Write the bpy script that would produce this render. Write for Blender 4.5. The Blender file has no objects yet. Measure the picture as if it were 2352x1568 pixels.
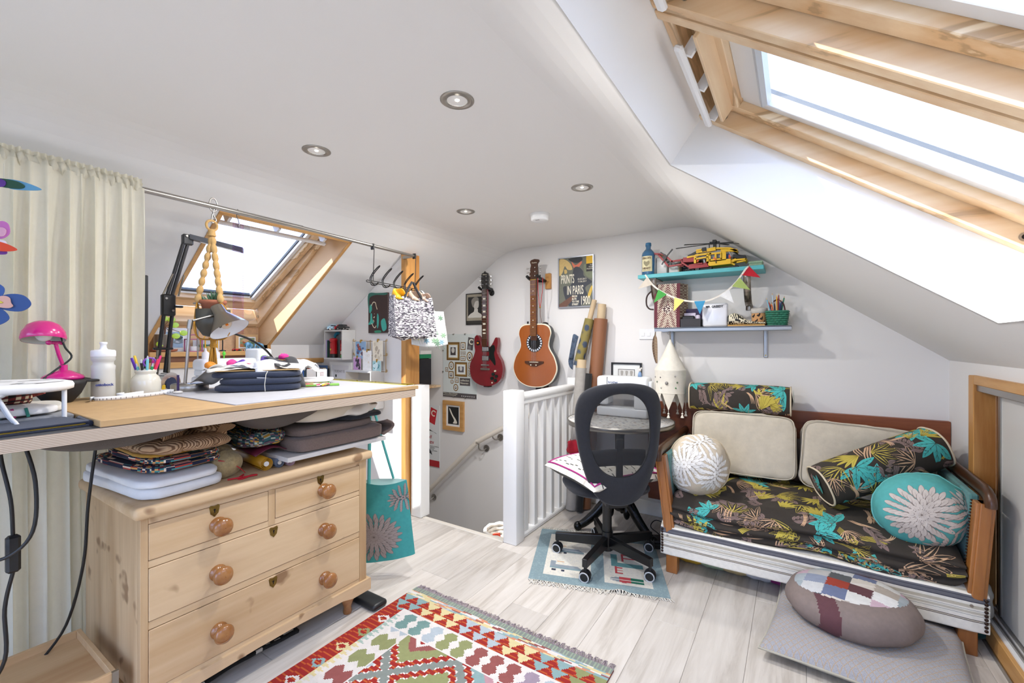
import bpy, bmesh, math, random
from mathutils import Vector as V, Matrix as MX
random.seed(7)
PI = math.pi
C = bpy.context.scene.collection
SC = bpy.context.scene
# ---------------------------------------------------------------- camera, sky, sun, exposure
cam = bpy.data.cameras.new('camera'); co = bpy.data.objects.new('camera', cam); C.objects.link(co)
cam.sensor_width = 36; cam.lens = 1006/2352*36; cam.shift_y = 4/2352; cam.clip_start = 0.02; cam.clip_end = 300
co.location = (0, 0, 1.22); co.rotation_euler = (PI/2, 0, math.radians(32.9)); SC.camera = co
SC.view_settings.view_transform = 'Standard'; SC.view_settings.look = 'None'
SC.view_settings.gamma = 1; SC.view_settings.use_curve_mapping = False
SC.view_settings.exposure = 0.84
SKY = 2.8; SUN = 7.5; LAMP = 5.0; LW = 7.2
w = bpy.data.worlds.new('world'); SC.world = w; w.use_nodes = True
nt = w.node_tree; nt.nodes.clear()
def N(nt, t, **k):
    n = nt.nodes.new(t)
    for a, b in k.items():
        if a.startswith('i_'):
            s = n.inputs[a[2:].replace('_', ' ')] if not a[2:].isdigit() else n.inputs[int(a[2:])]
            s.default_value = b
        else: setattr(n, a, b)
    return n
tc = N(nt, 'ShaderNodeTexCoord'); mp = N(nt, 'ShaderNodeMapping'); mp.inputs['Scale'].default_value = (1, 1, 2.2)
no = N(nt, 'ShaderNodeTexNoise', i_Scale=2.3, i_Detail=6.0, i_Roughness=.55)
rp = N(nt, 'ShaderNodeValToRGB'); rp.color_ramp.elements[0].position = .47; rp.color_ramp.elements[1].position = .78
rp.color_ramp.elements[0].color = (.47, .64, 1, 1); rp.color_ramp.elements[1].color = (1, 1, 1, 1)
sx = N(nt, 'ShaderNodeSeparateXYZ'); r2 = N(nt, 'ShaderNodeValToRGB')
r2.color_ramp.elements[0].position = .47; r2.color_ramp.elements[1].position = .5
r2.color_ramp.elements[0].color = (.16, .19, .14, 1); r2.color_ramp.elements[1].color = (1, 1, 1, 1)
ma = N(nt, 'ShaderNodeMath', operation='MULTIPLY_ADD', i_1=.5, i_2=.5)
mu = N(nt, 'ShaderNodeMixRGB', blend_type='MULTIPLY'); mu.inputs[0].default_value = 1
bg = N(nt, 'ShaderNodeBackground', i_Strength=SKY); ou = N(nt, 'ShaderNodeOutputWorld')
lk = nt.links.new
lk(tc.outputs['Generated'], mp.inputs[0]); lk(mp.outputs[0], no.inputs['Vector']); lk(no.outputs[0], rp.inputs[0])
lk(tc.outputs['Generated'], sx.inputs[0]); lk(sx.outputs[2], ma.inputs[0]); lk(ma.outputs[0], r2.inputs[0])
lk(rp.outputs[0], mu.inputs[1]); lk(r2.outputs[0], mu.inputs[2]); lk(mu.outputs[0], bg.inputs[0]); lk(bg.outputs[0], ou.inputs[0])
sl = bpy.data.lights.new('sun', 'SUN'); sl.energy = SUN; sl.angle = math.radians(.6); sl.color = (1, .95, .87)
so = bpy.data.objects.new('sun', sl); C.objects.link(so); so.location = (-6, -4, 9)
so.rotation_euler = V((.78, 1.0, -1.5)).to_track_quat('-Z', 'Y').to_euler()
# ---------------------------------------------------------------- helpers
def h(s):
    r = []
    for i in (0, 2, 4):
        c = int(s[i:i+2], 16)/255
        r.append(c/12.92 if c <= .04045 else ((c+.055)/1.055)**2.4)
    return (r[0], r[1], r[2], 1)
MATS = {}
def base(name):
    m = bpy.data.materials.new(name); m.use_nodes = True
    b = m.node_tree.nodes['Principled BSDF']; MATS[name] = m
    return m, m.node_tree, b
def coords(nt, scale=(1, 1, 1), rnd=False):
    tc = N(nt, 'ShaderNodeTexCoord'); mp = N(nt, 'ShaderNodeMapping'); mp.inputs['Scale'].default_value = scale
    nt.links.new(tc.outputs['Object'], mp.inputs[0])
    if rnd:
        oi = N(nt, 'ShaderNodeObjectInfo'); mm = N(nt, 'ShaderNodeMath', operation='MULTIPLY', i_1=37.)
        nt.links.new(oi.outputs['Random'], mm.inputs[0]); nt.links.new(mm.outputs[0], mp.inputs['Location'])
    return mp.outputs[0]
def bumpin(nt, b, src, st, dist=.002):
    bp = N(nt, 'ShaderNodeBump', i_Strength=st, i_Distance=dist)
    nt.links.new(src, bp.inputs['Height']); nt.links.new(bp.outputs[0], b.inputs['Normal'])
def mat(name, col, rough=.5, metal=0, var=0, vs=12, bump=0, bs=150, coat=0, sheen=0, trans=0, sub=0, emis=None, stretch=(1, 1, 1)):
    if name in MATS: return MATS[name]
    m, nt, b = base(name); c = h(col) if isinstance(col, str) else col
    b.inputs['Base Color'].default_value = c; b.inputs['Roughness'].default_value = rough; b.inputs['Metallic'].default_value = metal
    if coat: b.inputs['Coat Weight'].default_value = coat; b.inputs['Coat Roughness'].default_value = .08
    if sheen: b.inputs['Sheen Weight'].default_value = sheen
    if trans: b.inputs['Transmission Weight'].default_value = trans
    if emis: b.inputs['Emission Color'].default_value = c; b.inputs['Emission Strength'].default_value = emis
    cc = coords(nt, stretch, True)
    if var:
        n = N(nt, 'ShaderNodeTexNoise', i_Scale=vs, i_Detail=5.)
        r = N(nt, 'ShaderNodeValToRGB'); e = r.color_ramp.elements
        e[0].position = .3; e[1].position = .7
        e[0].color = tuple(x*(1-var) for x in c[:3])+(1,); e[1].color = tuple(min(1, x*(1+var*.5)) for x in c[:3])+(1,)
        nt.links.new(cc, n.inputs['Vector']); nt.links.new(n.outputs[0], r.inputs[0]); nt.links.new(r.outputs[0], b.inputs['Base Color'])
    if bump:
        n = N(nt, 'ShaderNodeTexNoise', i_Scale=bs, i_Detail=3.); nt.links.new(cc, n.inputs['Vector']); bumpin(nt, b, n.outputs[0], bump)
    return m
def wood(name, c1, c2, axis=2, scale=6, rough=.45, ring=3.0, coat=0, dark=None, lines=0):
    """grain stretched along axis"""
    if name in MATS: return MATS[name]
    m, nt, b = base(name); s = [scale]*3; s[axis] = scale*.09
    cc = coords(nt, s, True)
    n = N(nt, 'ShaderNodeTexNoise', i_Scale=1.2, i_Detail=2.5, i_Distortion=.4)
    mm = N(nt, 'ShaderNodeMath', operation='MULTIPLY', i_1=ring*6); si = N(nt, 'ShaderNodeMath', operation='SINE')
    n2 = N(nt, 'ShaderNodeTexNoise', i_Scale=9., i_Detail=6.)
    ad = N(nt, 'ShaderNodeMath', operation='MULTIPLY_ADD', i_1=.3, i_2=.5); a2 = N(nt, 'ShaderNodeMath', operation='MULTIPLY_ADD', i_1=.5)
    r = N(nt, 'ShaderNodeValToRGB'); e = r.color_ramp.elements
    e[0].position = .25; e[1].position = 1.; e[0].color = h(c1); e[1].color = h(c2)
    if lines:
        e[1].position = .8; x = r.color_ramp.elements.new(.86); x.color = tuple(v*(1-lines) for v in h(c2)[:3])+(1,); x = r.color_ramp.elements.new(.93); x.color = tuple(v*(1-lines*.8) for v in h(c2)[:3])+(1,); x = r.color_ramp.elements.new(.99); x.color = h(c1)
    L = nt.links.new
    L(cc, n.inputs['Vector']); L(cc, n2.inputs['Vector']); L(n.outputs[0], mm.inputs[0]); L(mm.outputs[0], si.inputs[0])
    L(si.outputs[0], ad.inputs[0]); L(n2.outputs[0], a2.inputs[0]); L(ad.outputs[0], a2.inputs[2]); L(a2.outputs[0], r.inputs[0])
    out = r.outputs[0]
    if dark:
        kn = N(nt, 'ShaderNodeTexNoise', i_Scale=dark, i_Detail=2.); c3 = coords(nt, (1, 1, 1), True)
        kr = N(nt, 'ShaderNodeValToRGB'); k = kr.color_ramp.elements; k[0].position = .27; k[1].position = .33
        k[0].color = (.35, .25, .18, 1); k[1].color = (1, 1, 1, 1)
        mx = N(nt, 'ShaderNodeMixRGB', blend_type='MULTIPLY'); mx.inputs[0].default_value = .8
        L(c3, kn.inputs['Vector']); L(kn.outputs[0], kr.inputs[0]); L(out, mx.inputs[1]); L(kr.outputs[0], mx.inputs[2]); out = mx.outputs[0]
    L(out, b.inputs['Base Color']); b.inputs['Roughness'].default_value = rough
    if coat: b.inputs['Coat Weight'].default_value = coat; b.inputs['Coat Roughness'].default_value = .1
    bumpin(nt, b, n2.outputs[0], .12, .001)
    return m
def fabric(name, col, scale=900, rough=.85, var=.12, bump=.25, vs=25):
    if name in MATS: return MATS[name]
    m, nt, b = base(name); c = h(col); cc = coords(nt, (1, 1, 1), True); L = nt.links.new
    n = N(nt, 'ShaderNodeTexNoise', i_Scale=vs, i_Detail=8., i_Roughness=.7)
    r = N(nt, 'ShaderNodeValToRGB'); e = r.color_ramp.elements; e[0].position = .3; e[1].position = .7
    e[0].color = tuple(x*(1-var) for x in c[:3])+(1,); e[1].color = tuple(min(1, x*(1+var*.6)) for x in c[:3])+(1,)
    v = N(nt, 'ShaderNodeTexVoronoi', i_Scale=scale)
    L(cc, n.inputs['Vector']); L(cc, v.inputs['Vector']); L(n.outputs[0], r.inputs[0]); L(r.outputs[0], b.inputs['Base Color'])
    b.inputs['Roughness'].default_value = rough; b.inputs['Sheen Weight'].default_value = .15
    bumpin(nt, b, v.outputs[0], bump, .0015)
    return m
def vcol(name='print', rough=.75, bump=.2, scale=700, coat=0, metal=0):
    if name in MATS: return MATS[name]
    m, nt, b = base(name); cc = coords(nt); L = nt.links.new
    a = N(nt, 'ShaderNodeAttribute', attribute_name='Col'); n = N(nt, 'ShaderNodeTexNoise', i_Scale=60., i_Detail=6.)
    hs = N(nt, 'ShaderNodeHueSaturation'); mm = N(nt, 'ShaderNodeMath', operation='MULTIPLY_ADD', i_1=.28, i_2=.86)
    L(cc, n.inputs['Vector']); L(n.outputs[0], mm.inputs[0]); L(mm.outputs[0], hs.inputs['Value']); L(a.outputs['Color'], hs.inputs['Color'])
    L(hs.outputs[0], b.inputs['Base Color']); b.inputs['Roughness'].default_value = rough; b.inputs['Metallic'].default_value = metal
    if coat: b.inputs['Coat Weight'].default_value = coat; b.inputs['Coat Roughness'].default_value = .05
    if bump:
        v = N(nt, 'ShaderNodeTexVoronoi', i_Scale=scale); L(cc, v.inputs['Vector']); bumpin(nt, b, v.outputs[0], bump, .001)
    return m
def glass(name, tint='ffffff', gloss=.08, rough=.0, dens=1.):
    """thin pane: clear with a weak mirror on top"""
    if name in MATS: return MATS[name]
    m, nt, b = base(name); nt.nodes.remove(b); L = nt.links.new
    t = N(nt, 'ShaderNodeBsdfTransparent'); t.inputs[0].default_value = h(tint)
    g = N(nt, 'ShaderNodeBsdfGlossy'); g.inputs['Roughness'].default_value = rough
    lf = N(nt, 'ShaderNodeLayerWeight', i_Blend=.5); lw = N(nt, 'ShaderNodeMath', operation='POWER', i_1=5.); L(lf.outputs['Facing'], lw.inputs[0]); mx = N(nt, 'ShaderNodeMixShader')
    o = [n for n in nt.nodes if n.type == 'OUTPUT_MATERIAL'][0]
    if gloss: L(lw.outputs[0], mx.inputs[0])
    else: mx.inputs[0].default_value = 0
    L(t.outputs[0], mx.inputs[1]); L(g.outputs[0], mx.inputs[2]); L(mx.outputs[0], o.inputs[0])
    return m
def lerp(a, b, t): return a+(b-a)*t
def spline(pts, n=8, closed=False):
    P = [V(p) for p in pts]; out = []
    k = len(P); rng = range(k if closed else k-1)
    for i in rng:
        if closed: a, b, c, d = P[i-1], P[i], P[(i+1) % k], P[(i+2) % k]
        else: a, b, c, d = P[max(i-1, 0)], P[i], P[i+1], P[min(i+2, k-1)]
        for j in range(n):
            t = j/n
            out.append(.5*((2*b)+(c-a)*t+(2*a-5*b+4*c-d)*t*t+(3*b-a-3*c+d)*t**3))
    if not closed: out.append(P[-1].copy())
    return out
class MB:
    def __init__(s, M=None): s.v = []; s.f = []; s.c = []; s.sm = []; s.M = M
    def add(s, vs, fs, col=None, smooth=False):
        o = len(s.v); s.v += [(s.M @ V(p)) if s.M else V(p) for p in vs]
        for i, f in enumerate(fs):
            s.f.append([o+k for k in f]); s.c.append(col[i] if isinstance(col, list) else col); s.sm.append(smooth)
        return s
    def bx(s, x0, x1, y0, y1, z0, z1, bev=0, col=None, R=None, seg=1):
        c = V(((x0+x1)/2, (y0+y1)/2, (z0+z1)/2)); d = (abs(x1-x0)/2, abs(y1-y0)/2, abs(z1-z0)/2)
        T = (R or MX.Identity(4))
        if not bev:
            vs = [c+(T @ V((d[0]*a, d[1]*b, d[2]*e))) for a in (-1, 1) for b in (-1, 1) for e in (-1, 1)]
            return s.add(vs, [(0, 1, 3, 2), (4, 6, 7, 5), (0, 4, 5, 1), (2, 3, 7, 6), (0, 2, 6, 4), (1, 5, 7, 3)], col)
        bm = bmesh.new(); bmesh.ops.create_cube(bm, size=2)
        for v in bm.verts: v.co = V((v.co.x*d[0], v.co.y*d[1], v.co.z*d[2]))
        bmesh.ops.bevel(bm, geom=bm.edges[:], offset=min(bev, min(d)*.95), segments=seg, affect='EDGES', profile=.5)
        bm.verts.index_update()
        s.add([c+(T @ v.co) for v in bm.verts], [[v.index for v in f.verts] for f in bm.faces], col, seg > 1); bm.free()
        return s
    def ring(s, rings, col=None, closed=False, caps=True, smooth=True):
        n = len(rings[0]); vs = [p for r in rings for p in r]; fs = []
        m = len(rings)
        for i in range(m if closed else m-1):
            j = (i+1) % m
            for k in range(n): fs.append((i*n+k, i*n+(k+1) % n, j*n+(k+1) % n, j*n+k))
        s.add(vs, fs, col, smooth)
        if caps and not closed:
            s.add(rings[0], [list(range(n))[::-1]], col if not isinstance(col, list) else None); s.add(rings[-1], [list(range(n))], col if not isinstance(col, list) else None)
        return s
    def tube(s, pts, r, n=8, col=None, closed=False, caps=True, flat=1.):
        P = [V(p) for p in pts]; m = len(P); R = []
        up = None
        for i, p in enumerate(P):
            if closed: t = P[(i+1) % m]-P[i-1]
            else: t = P[min(i+1, m-1)]-P[max(i-1, 0)]
            if t.length < 1e-9: t = V((0, 0, 1))
            t.normalize()
            if up is None: up = V((0, 0, 1)) if abs(t.z) < .9 else V((1, 0, 0))
            a = t.cross(up)
            if a.length < 1e-6: a = t.orthogonal()
            a.normalize(); b = t.cross(a).normalized(); up = -b if False else up-(t*up.dot(t))
            if up.length < .05: up = b
            up.normalize()
            rr = r[i] if isinstance(r, (list, tuple)) else r
            R.append([p+a*math.cos(2*PI*k/n)*rr+b*math.sin(2*PI*k/n)*rr*flat for k in range(n)])
        return s.ring(R, col, closed, caps)
    def cyl(s, p0, p1, r0, r1=None, n=16, col=None): return s.tube([p0, p1], [r0, r0 if r1 is None else r1], n, col)
    def lathe(s, prof, c=(0, 0, 0), n=24, M=None, col=None, caps=True, sc=(1, 1)):
        c = V(c); R = []
        for r, z in prof:
            R.append([c+((M @ V((r*math.cos(2*PI*k/n)*sc[0], r*math.sin(2*PI*k/n)*sc[1], z))) if M else V((r*math.cos(2*PI*k/n)*sc[0], r*math.sin(2*PI*k/n)*sc[1], z))) for k in range(n)])
        return s.ring(R, col, False, caps)
    def ell(s, c, r, M=None, n=16, m=10, col=None):
        return s.lathe([(max(1e-4, math.sin(PI*i/m)), -math.cos(PI*i/m)) for i in range(m+1)], (0, 0, 0), n, None, col, False) if False else \
            s.ring([[V(c)+((M or MX.Identity(4)) @ V((r[0]*max(1e-3, math.sin(PI*i/m))*math.cos(2*PI*k/n), r[1]*max(1e-3, math.sin(PI*i/m))*math.sin(2*PI*k/n), -r[2]*math.cos(PI*i/m)))) for k in range(n)] for i in range(m+1)], col, False, True)
    def prism(s, poly, o, ux, uy, d, col=None, bev=0):
        """polygon in plane (o,ux,uy), extruded by vector d"""
        o, ux, uy, d = V(o), V(ux), V(uy), V(d); n = len(poly)
        a = [o+ux*p[0]+uy*p[1] for p in poly]; b = [p+d for p in a]
        s.add(a, [list(range(n))[::-1]], col); s.add(b, [list(range(n))], col)
        return s.add(a+b, [(i, (i+1) % n, n+(i+1) % n, n+i) for i in range(n)], col, False)
    def quad(s, a, b, c, d, col=None): return s.add([a, b, c, d], [(0, 1, 2, 3)], col)
    def surf(s, P, nu, nv, col=None, cu=False, cv=False, smooth=True):
        vs = [P(i/(nu if cu else nu), j/(nv if cv else nv)) for i in range(nu+(0 if cu else 1)) for j in range(nv+(0 if cv else 1))]
        a = nu if cu else nu+1; b = nv if cv else nv+1; fs = []; cl = []
        for i in range(nu):
            for j in range(nv):
                fs.append((i*b+j, ((i+1) % a)*b+j, ((i+1) % a)*b+(j+1) % b, i*b+(j+1) % b))
                if callable(col): cl.append(col((i+.5)/nu, (j+.5)/nv))
        return s.add(vs, fs, cl if callable(col) else col, smooth)
    def strip(s, P, pts, wd, col, eps, seg=None):
        """flat printed shape on the surface P(u,v)->(pos,normal): centre line pts, half widths wd"""
        n = len(pts); vs = []
        for i, (u, v) in enumerate(pts):
            a = pts[max(i-1, 0)]; b = pts[min(i+1, n-1)]; dx, dy = b[0]-a[0], b[1]-a[1]; L = math.hypot(dx, dy) or 1
            nx, ny = -dy/L*wd[i], dx/L*wd[i]
            for q in (-1, 0, 1):
                p, nn = P(u+nx*q, v+ny*q); vs.append(p+nn*eps)
        fs = []
        for i in range(n-1):
            for q in (0, 1): fs.append((i*3+q, i*3+q+1, i*3+q+4, i*3+q+3))
        return s.add(vs, fs, col, True)
    def build(s, name, m, parent=None, solid=0, sub=0, bev=0):
        me = bpy.data.meshes.new(name)
        lo = V([min(p[i] for p in s.v) for i in range(3)]); hi = V([max(p[i] for p in s.v) for i in range(3)])
        c = V(((lo.x+hi.x)/2, (lo.y+hi.y)/2, lo.z))
        me.from_pydata([tuple(p-c) for p in s.v], [], s.f); me.update()
        me.polygons.foreach_set('use_smooth', s.sm)
        if any(x is not None for x in s.c):
            at = me.attributes.new('Col', 'FLOAT_COLOR', 'FACE')
            buf = []
            for x in s.c: buf += list(x if x is not None else (.8, .8, .8, 1))
            at.data.foreach_set('color', buf)
        if m: me.materials.append(m)
        o = bpy.data.objects.new(name, me); C.objects.link(o)
        if parent: o.parent = parent; o.location = c-wloc(parent)
        else: o.location = c
        if sub: x = o.modifiers.new('subdivision', 'SUBSURF'); x.levels = x.render_levels = sub
        if solid: x = o.modifiers.new('solidify', 'SOLIDIFY'); x.thickness = solid; x.offset = 0
        if bev: x = o.modifiers.new('bevel', 'BEVEL'); x.width = bev; x.segments = 2; x.limit_method = 'ANGLE'
        return o
def wloc(o):
    l = o.location.copy()
    while o.parent: o = o.parent; l += o.location
    return l
def thing(name, label, cat, loc=(0, 0, 0), group=None):
    o = bpy.data.objects.new(name, None); C.objects.link(o); o.location = loc; o.empty_display_size = .05
    return tag(o, label, cat, group)
def tag(o, label, cat, group=None):
    o['label'] = label; o['category'] = cat
    if group: o['group'] = group
    return o
def struct(o, label, cat):
    o['kind'] = 'structure'; o['label'] = label; o['category'] = cat
    return o
def frame(o, x, y):
    """matrix from origin and x,y axes"""
    x = V(x).normalized(); y = V(y); z = x.cross(y).normalized(); y = z.cross(x)
    m = MX((x, y, z)).transposed().to_4x4(); m.translation = V(o)
    return m
def text(s, size, o, x, y, m, parent, name='lettering', align='CENTER', ext=.0004, sx=1., bold=0):
    cu = bpy.data.curves.new('t', 'FONT'); cu.body = s; cu.size = size; cu.align_x = align; cu.align_y = 'CENTER'; cu.extrude = ext; cu.resolution_u = 3; cu.offset = bold
    ob = bpy.data.objects.new('t', cu); C.objects.link(ob)
    dg = bpy.context.evaluated_depsgraph_get(); me = bpy.data.meshes.new_from_object(ob.evaluated_get(dg))
    bpy.data.objects.remove(ob); bpy.data.curves.remove(cu)
    M = frame((0, 0, 0), x, y) @ MX.Diagonal((sx, 1, 1, 1)); me.transform(M); me.materials.clear(); me.materials.append(m); me.name = name
    q = bpy.data.objects.new(name, me); C.objects.link(q); q.parent = parent; q.location = V(o)-wloc(parent)
    return q
def rz(a): return MX.Rotation(a, 4, 'Z')
def copytree(o, parent=None, off=(0, 0, 0)):
    c = o.copy(); C.objects.link(c); c.parent = parent
    if parent is None: c.location = o.location+V(off)
    for ch in o.children: copytree(ch, c)
    return c
# ---------------------------------------------------------------- shared materials
WALL = mat('white_wall_paint', 'e9e6e3', .9, bump=.04, bs=400)
CEIL = mat('white_ceiling_paint', 'eae8e5', .95, bump=.03, bs=300)
WHITE = mat('white_gloss_paint', 'f0efec', .35, bump=.03, bs=200)
PINE = wood('pine_frame_x', 'f0d8b4', 'dbb486', 0, 6, .4, 1.9, lines=.3)
PINEY = wood('pine_frame_y', 'f0d8b4', 'dbb486', 1, 6, .4, 1.9, lines=.3)
OAK = wood('oak_trim_y', 'd6a668', 'b98344', 1, 14, .45, 1.2)
OAKZ = wood('oak_trim_z', 'cf9a58', 'a86f34', 2, 14, .45, 1.2)
OAKX = wood('oak_trim_x', 'd6a668', 'b98344', 0, 14, .45, 1.2)
STEEL = mat('brushed_steel', 'a8a49e', .32, 1, bump=.05, bs=300)
CHROME = mat('chrome', 'dcdcdc', .12, 1)
BLACK = mat('black_metal', '1b1b1c', .4, .0, bump=.03)
BLKP = mat('black_plastic', '161617', .45)
WPL = mat('white_plastic', 'eeeeee', .3)
DARK = mat('dark_gap', '17120e', .9)
PANE = glass('window_glass', 'f4f8ff')
# ---------------------------------------------------------------- the room
KL, KR, GB, RB, ZC = -3.297, .674, 3.156, -1.6, 2.02      # knee walls, gable, rear wall, flat ceiling
def zl(x): return 1.207+.679*(x-KL)
def zr(x): return 1.13+.721*(KR-x)
FLOORM = None
def plank_mat():
    m, nt, b = base('grey_oak_plank'); L = nt.links.new
    cc = coords(nt, (9, .75, 9), True); c2 = coords(nt, (2.2, .5, 2), True)
    n = N(nt, 'ShaderNodeTexNoise', i_Scale=2.2, i_Detail=8., i_Roughness=.65, i_Distortion=.6)
    n2 = N(nt, 'ShaderNodeTexNoise', i_Scale=2., i_Detail=3., i_Distortion=1.2)
    r = N(nt, 'ShaderNodeValToRGB'); e = r.color_ramp.elements; e[0].position = .3; e[1].position = .75
    e[0].color = h('b3a99d'); e[1].color = h('ded7ce'); x = r.color_ramp.elements.new(.5); x.color = h('cfc7bd')
    r2 = N(nt, 'ShaderNodeValToRGB'); e = r2.color_ramp.elements; e[0].position = .2; e[1].position = .36
    e[0].color = (.6, .56, .52, 1); e[1].color = (1, 1, 1, 1)
    oi = N(nt, 'ShaderNodeObjectInfo'); mm = N(nt, 'ShaderNodeMath', operation='MULTIPLY_ADD', i_1=.16, i_2=.92)
    hs = N(nt, 'ShaderNodeHueSaturation'); mx = N(nt, 'ShaderNodeMixRGB', blend_type='MULTIPLY'); mx.inputs[0].default_value = .7
    L(cc, n.inputs['Vector']); L(c2, n2.inputs['Vector']); L(n.outputs[0], r.inputs[0]); L(n2.outputs[0], r2.inputs[0])
    L(r.outputs[0], mx.inputs[1]); L(r2.outputs[0], mx.inputs[2]); L(mx.outputs[0], hs.inputs['Color'])
    L(oi.outputs['Random'], mm.inputs[0]); L(mm.outputs[0], hs.inputs['Value']); L(hs.outputs[0], b.inputs['Base Color'])
    b.inputs['Roughness'].default_value = .5; bumpin(nt, b, n.outputs[0], .12, .001)
    return m
def make_floor():
    f = MB(); f.bx(KL-.2, KR+.6, RB, 2.225, -.16, -.013); f.bx(-1.50, KR+.6, 2.225, GB, -.16, -.013)
    fl = struct(f.build('floor', mat('floor_base', '6e655b', .9)), 'pale grey oak plank floor of the loft room', 'floor')
    pm = plank_mat(); wdt = .192; x = -1.502-wdt*10; k = 0
    while x < KR+.3:
        x1 = min(x+wdt, KR+.3); end = GB if x > -1.505 else 2.225
        a, b = x, x1
        y = RB-random.uniform(0, 1.2)
        while y < end:
            y1 = min(y+1.28, end); y0 = max(y, RB)
            if y1-y0 > .02: MB().bx(a+.0004, b-.0004, y0+.0004, y1-.0004, -.012, 0, .0012).build('plank', pm, fl)
            y += 1.28
        x += wdt; k += 1
    n = MB().bx(-2.188, -1.507, 2.2255, 2.26, -.03, .004, .004).build('stair_nosing', mat('pale_nosing', 'ded6c8', .4), fl)
make_floor()
def make_ceiling():
    pr = []
    def arc(x0, zf0, zf1, d, n=6):
        out = []
        for i in range(n+1):
            t = i/n; x = x0-d+2*d*t
            a = zf0(x0-d); b = zf1(x0+d); zm = zf0(x0)
            out.append((x, (1-t)**2*a+2*t*(1-t)*zm+t*t*b))
        return out
    xl = KL+(ZC-1.207)/.679; xr = KR-(ZC-1.13)/.721
    HL = [(1.03, 1.745), (-1.4, -.75)]; HR = [(.47, 1.75), (-1.2, -.1)]
    flat = lambda x: ZC
    pr = [(KL, 1.207), (-2.35, zl(-2.35))]+arc(xl, zl, flat, .14)+arc(xr, flat, zr, .13)
    pr += [(-.403, zr(-.403)), (.472, zr(.472)), (KR, 1.13)]
    ys = sorted(set([RB, GB]+[v for p in HL+HR for v in p])); m = MB()
    for i in range(len(pr)-1):
        for j in range(len(ys)-1):
            ym = (ys[j]+ys[j+1])/2
            if i == 0 and any(a < ym < b for a, b in HL): continue
            if i == len(pr)-3 and any(a < ym < b for a, b in HR): continue
            m.add([(pr[i][0], ys[j], pr[i][1]), (pr[i+1][0], ys[j], pr[i+1][1]), (pr[i+1][0], ys[j+1], pr[i+1][1]), (pr[i][0], ys[j+1], pr[i][1])], [(0, 3, 2, 1)], None, 2 <= i < len(pr)-3)
    struct(m.build('ceiling', CEIL), 'white plaster loft ceiling, flat in the middle with two slopes', 'ceiling')
make_ceiling()
def wbox(name, lab, *b, m=None):
    o = MB()
    for q in b: o.bx(*q)
    return struct(o.build(name, m or WALL), lab, 'wall')
wbox('wall_back', 'white gable end wall behind the guitars and the daybed', (KL-.2, KR+.7, GB, GB+.12, -2.5, 2.06))
wbox('wall_left', 'low white knee wall under the left roof window', (KL-.12, KL, RB, 1.03, -.2, 1.207), (KL-.12, KL, 1.03, 1.745, -.2, 1.10), (KL-.12, KL, 1.745, GB, -2.5, 1.207))
m = MB(); P = [(KL, 0), (-2.345, 0), (-2.345, zl(-2.345)-.002), (KL, 1.205)]
m.prism([(a, b) for a, b in P], (0, 2.2, 0), (1, 0, 0), (0, 0, 1), (0, .1, 0))
struct(m.build('wall_partition', WALL), 'white partition wall beside the stair, with grey crates on it', 'wall')
wbox('wall_right', 'low white knee wall above the sliding cupboard door', (KR, KR+.1, 2.76, GB, 0, 1.13), (KR, KR+.1, RB, 2.76, 1.075, 1.13))
wbox('wall_stairwell', 'white stairwell walls below the floor edge', (KL, -1.50, 2.13, 2.2245, -2.5, -.165), (KL-.1, -1.2, 2.13, GB, -2.6, -2.5), (-1.49, -1.4, 2.23, GB, -2.5, -.165))
# rear wall behind the viewer, with an unseen glazed door added to let in daylight
wbox('wall_rear', 'white rear wall around the added glazed door', (KL-.2, -2.35, RB-.1, RB, -.1, 2.1), (-.25, KR+.7, RB-.1, RB, -.1, 2.1), (-2.35, -.25, RB-.1, RB, 1.93, 2.1))
d = MB(); d.bx(-2.35, -2.27, RB-.07, RB-.02, 0, 1.93); d.bx(-.33, -.25, RB-.07, RB-.02, 0, 1.93); d.bx(-1.34, -1.26, RB-.07, RB-.02, 0, 1.93); d.bx(-2.27, -.33, RB-.07, RB-.02, 1.85, 1.93); d.bx(-2.27, -.33, RB-.07, RB-.02, 0, .1)
dd = struct(d.build('added_door_2', WHITE), 'unseen wide glazed door added behind the viewer for daylight', 'door')
MB().bx(-2.27, -1.34, RB-.05, RB-.045, .1, 1.85).build('pane', PANE, dd); MB().bx(-1.26, -.33, RB-.05, RB-.045, .1, 1.85).build('pane', PANE, dd)
# skirting
struct(MB().bx(-1.36, KR, GB-.016, GB-.001, 0, .1, .004).build('baseboard_back', WHITE), 'white skirting board along the gable wall', 'baseboard')
# timber post and stair newels
struct(MB().bx(-2.345, -2.297, 2.178, 2.312, 0, 1.855, .003).build('trim_1', OAKZ), 'tall bare timber post at the end of the partition', 'post')
nl = MB(); nl.bx(-2.288, -2.190, 2.215, 2.305, 0, .925, .004)
struct(nl.build('trim_2', WHITE), 'white square newel post beside the desk end and timber post', 'post')
# stair flight
st = MB()
for k in range(1, 9): st.bx(-1.50-.225*(k), -1.50-.225*(k-1), 2.235, GB-.002, -.19*k-.19, -.19*k)
struct(st.build('trim_3', mat('stair_tread', 'cbc3b8', .6)), 'pale stair treads going down beside the gable wall', 'stairs')
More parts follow.
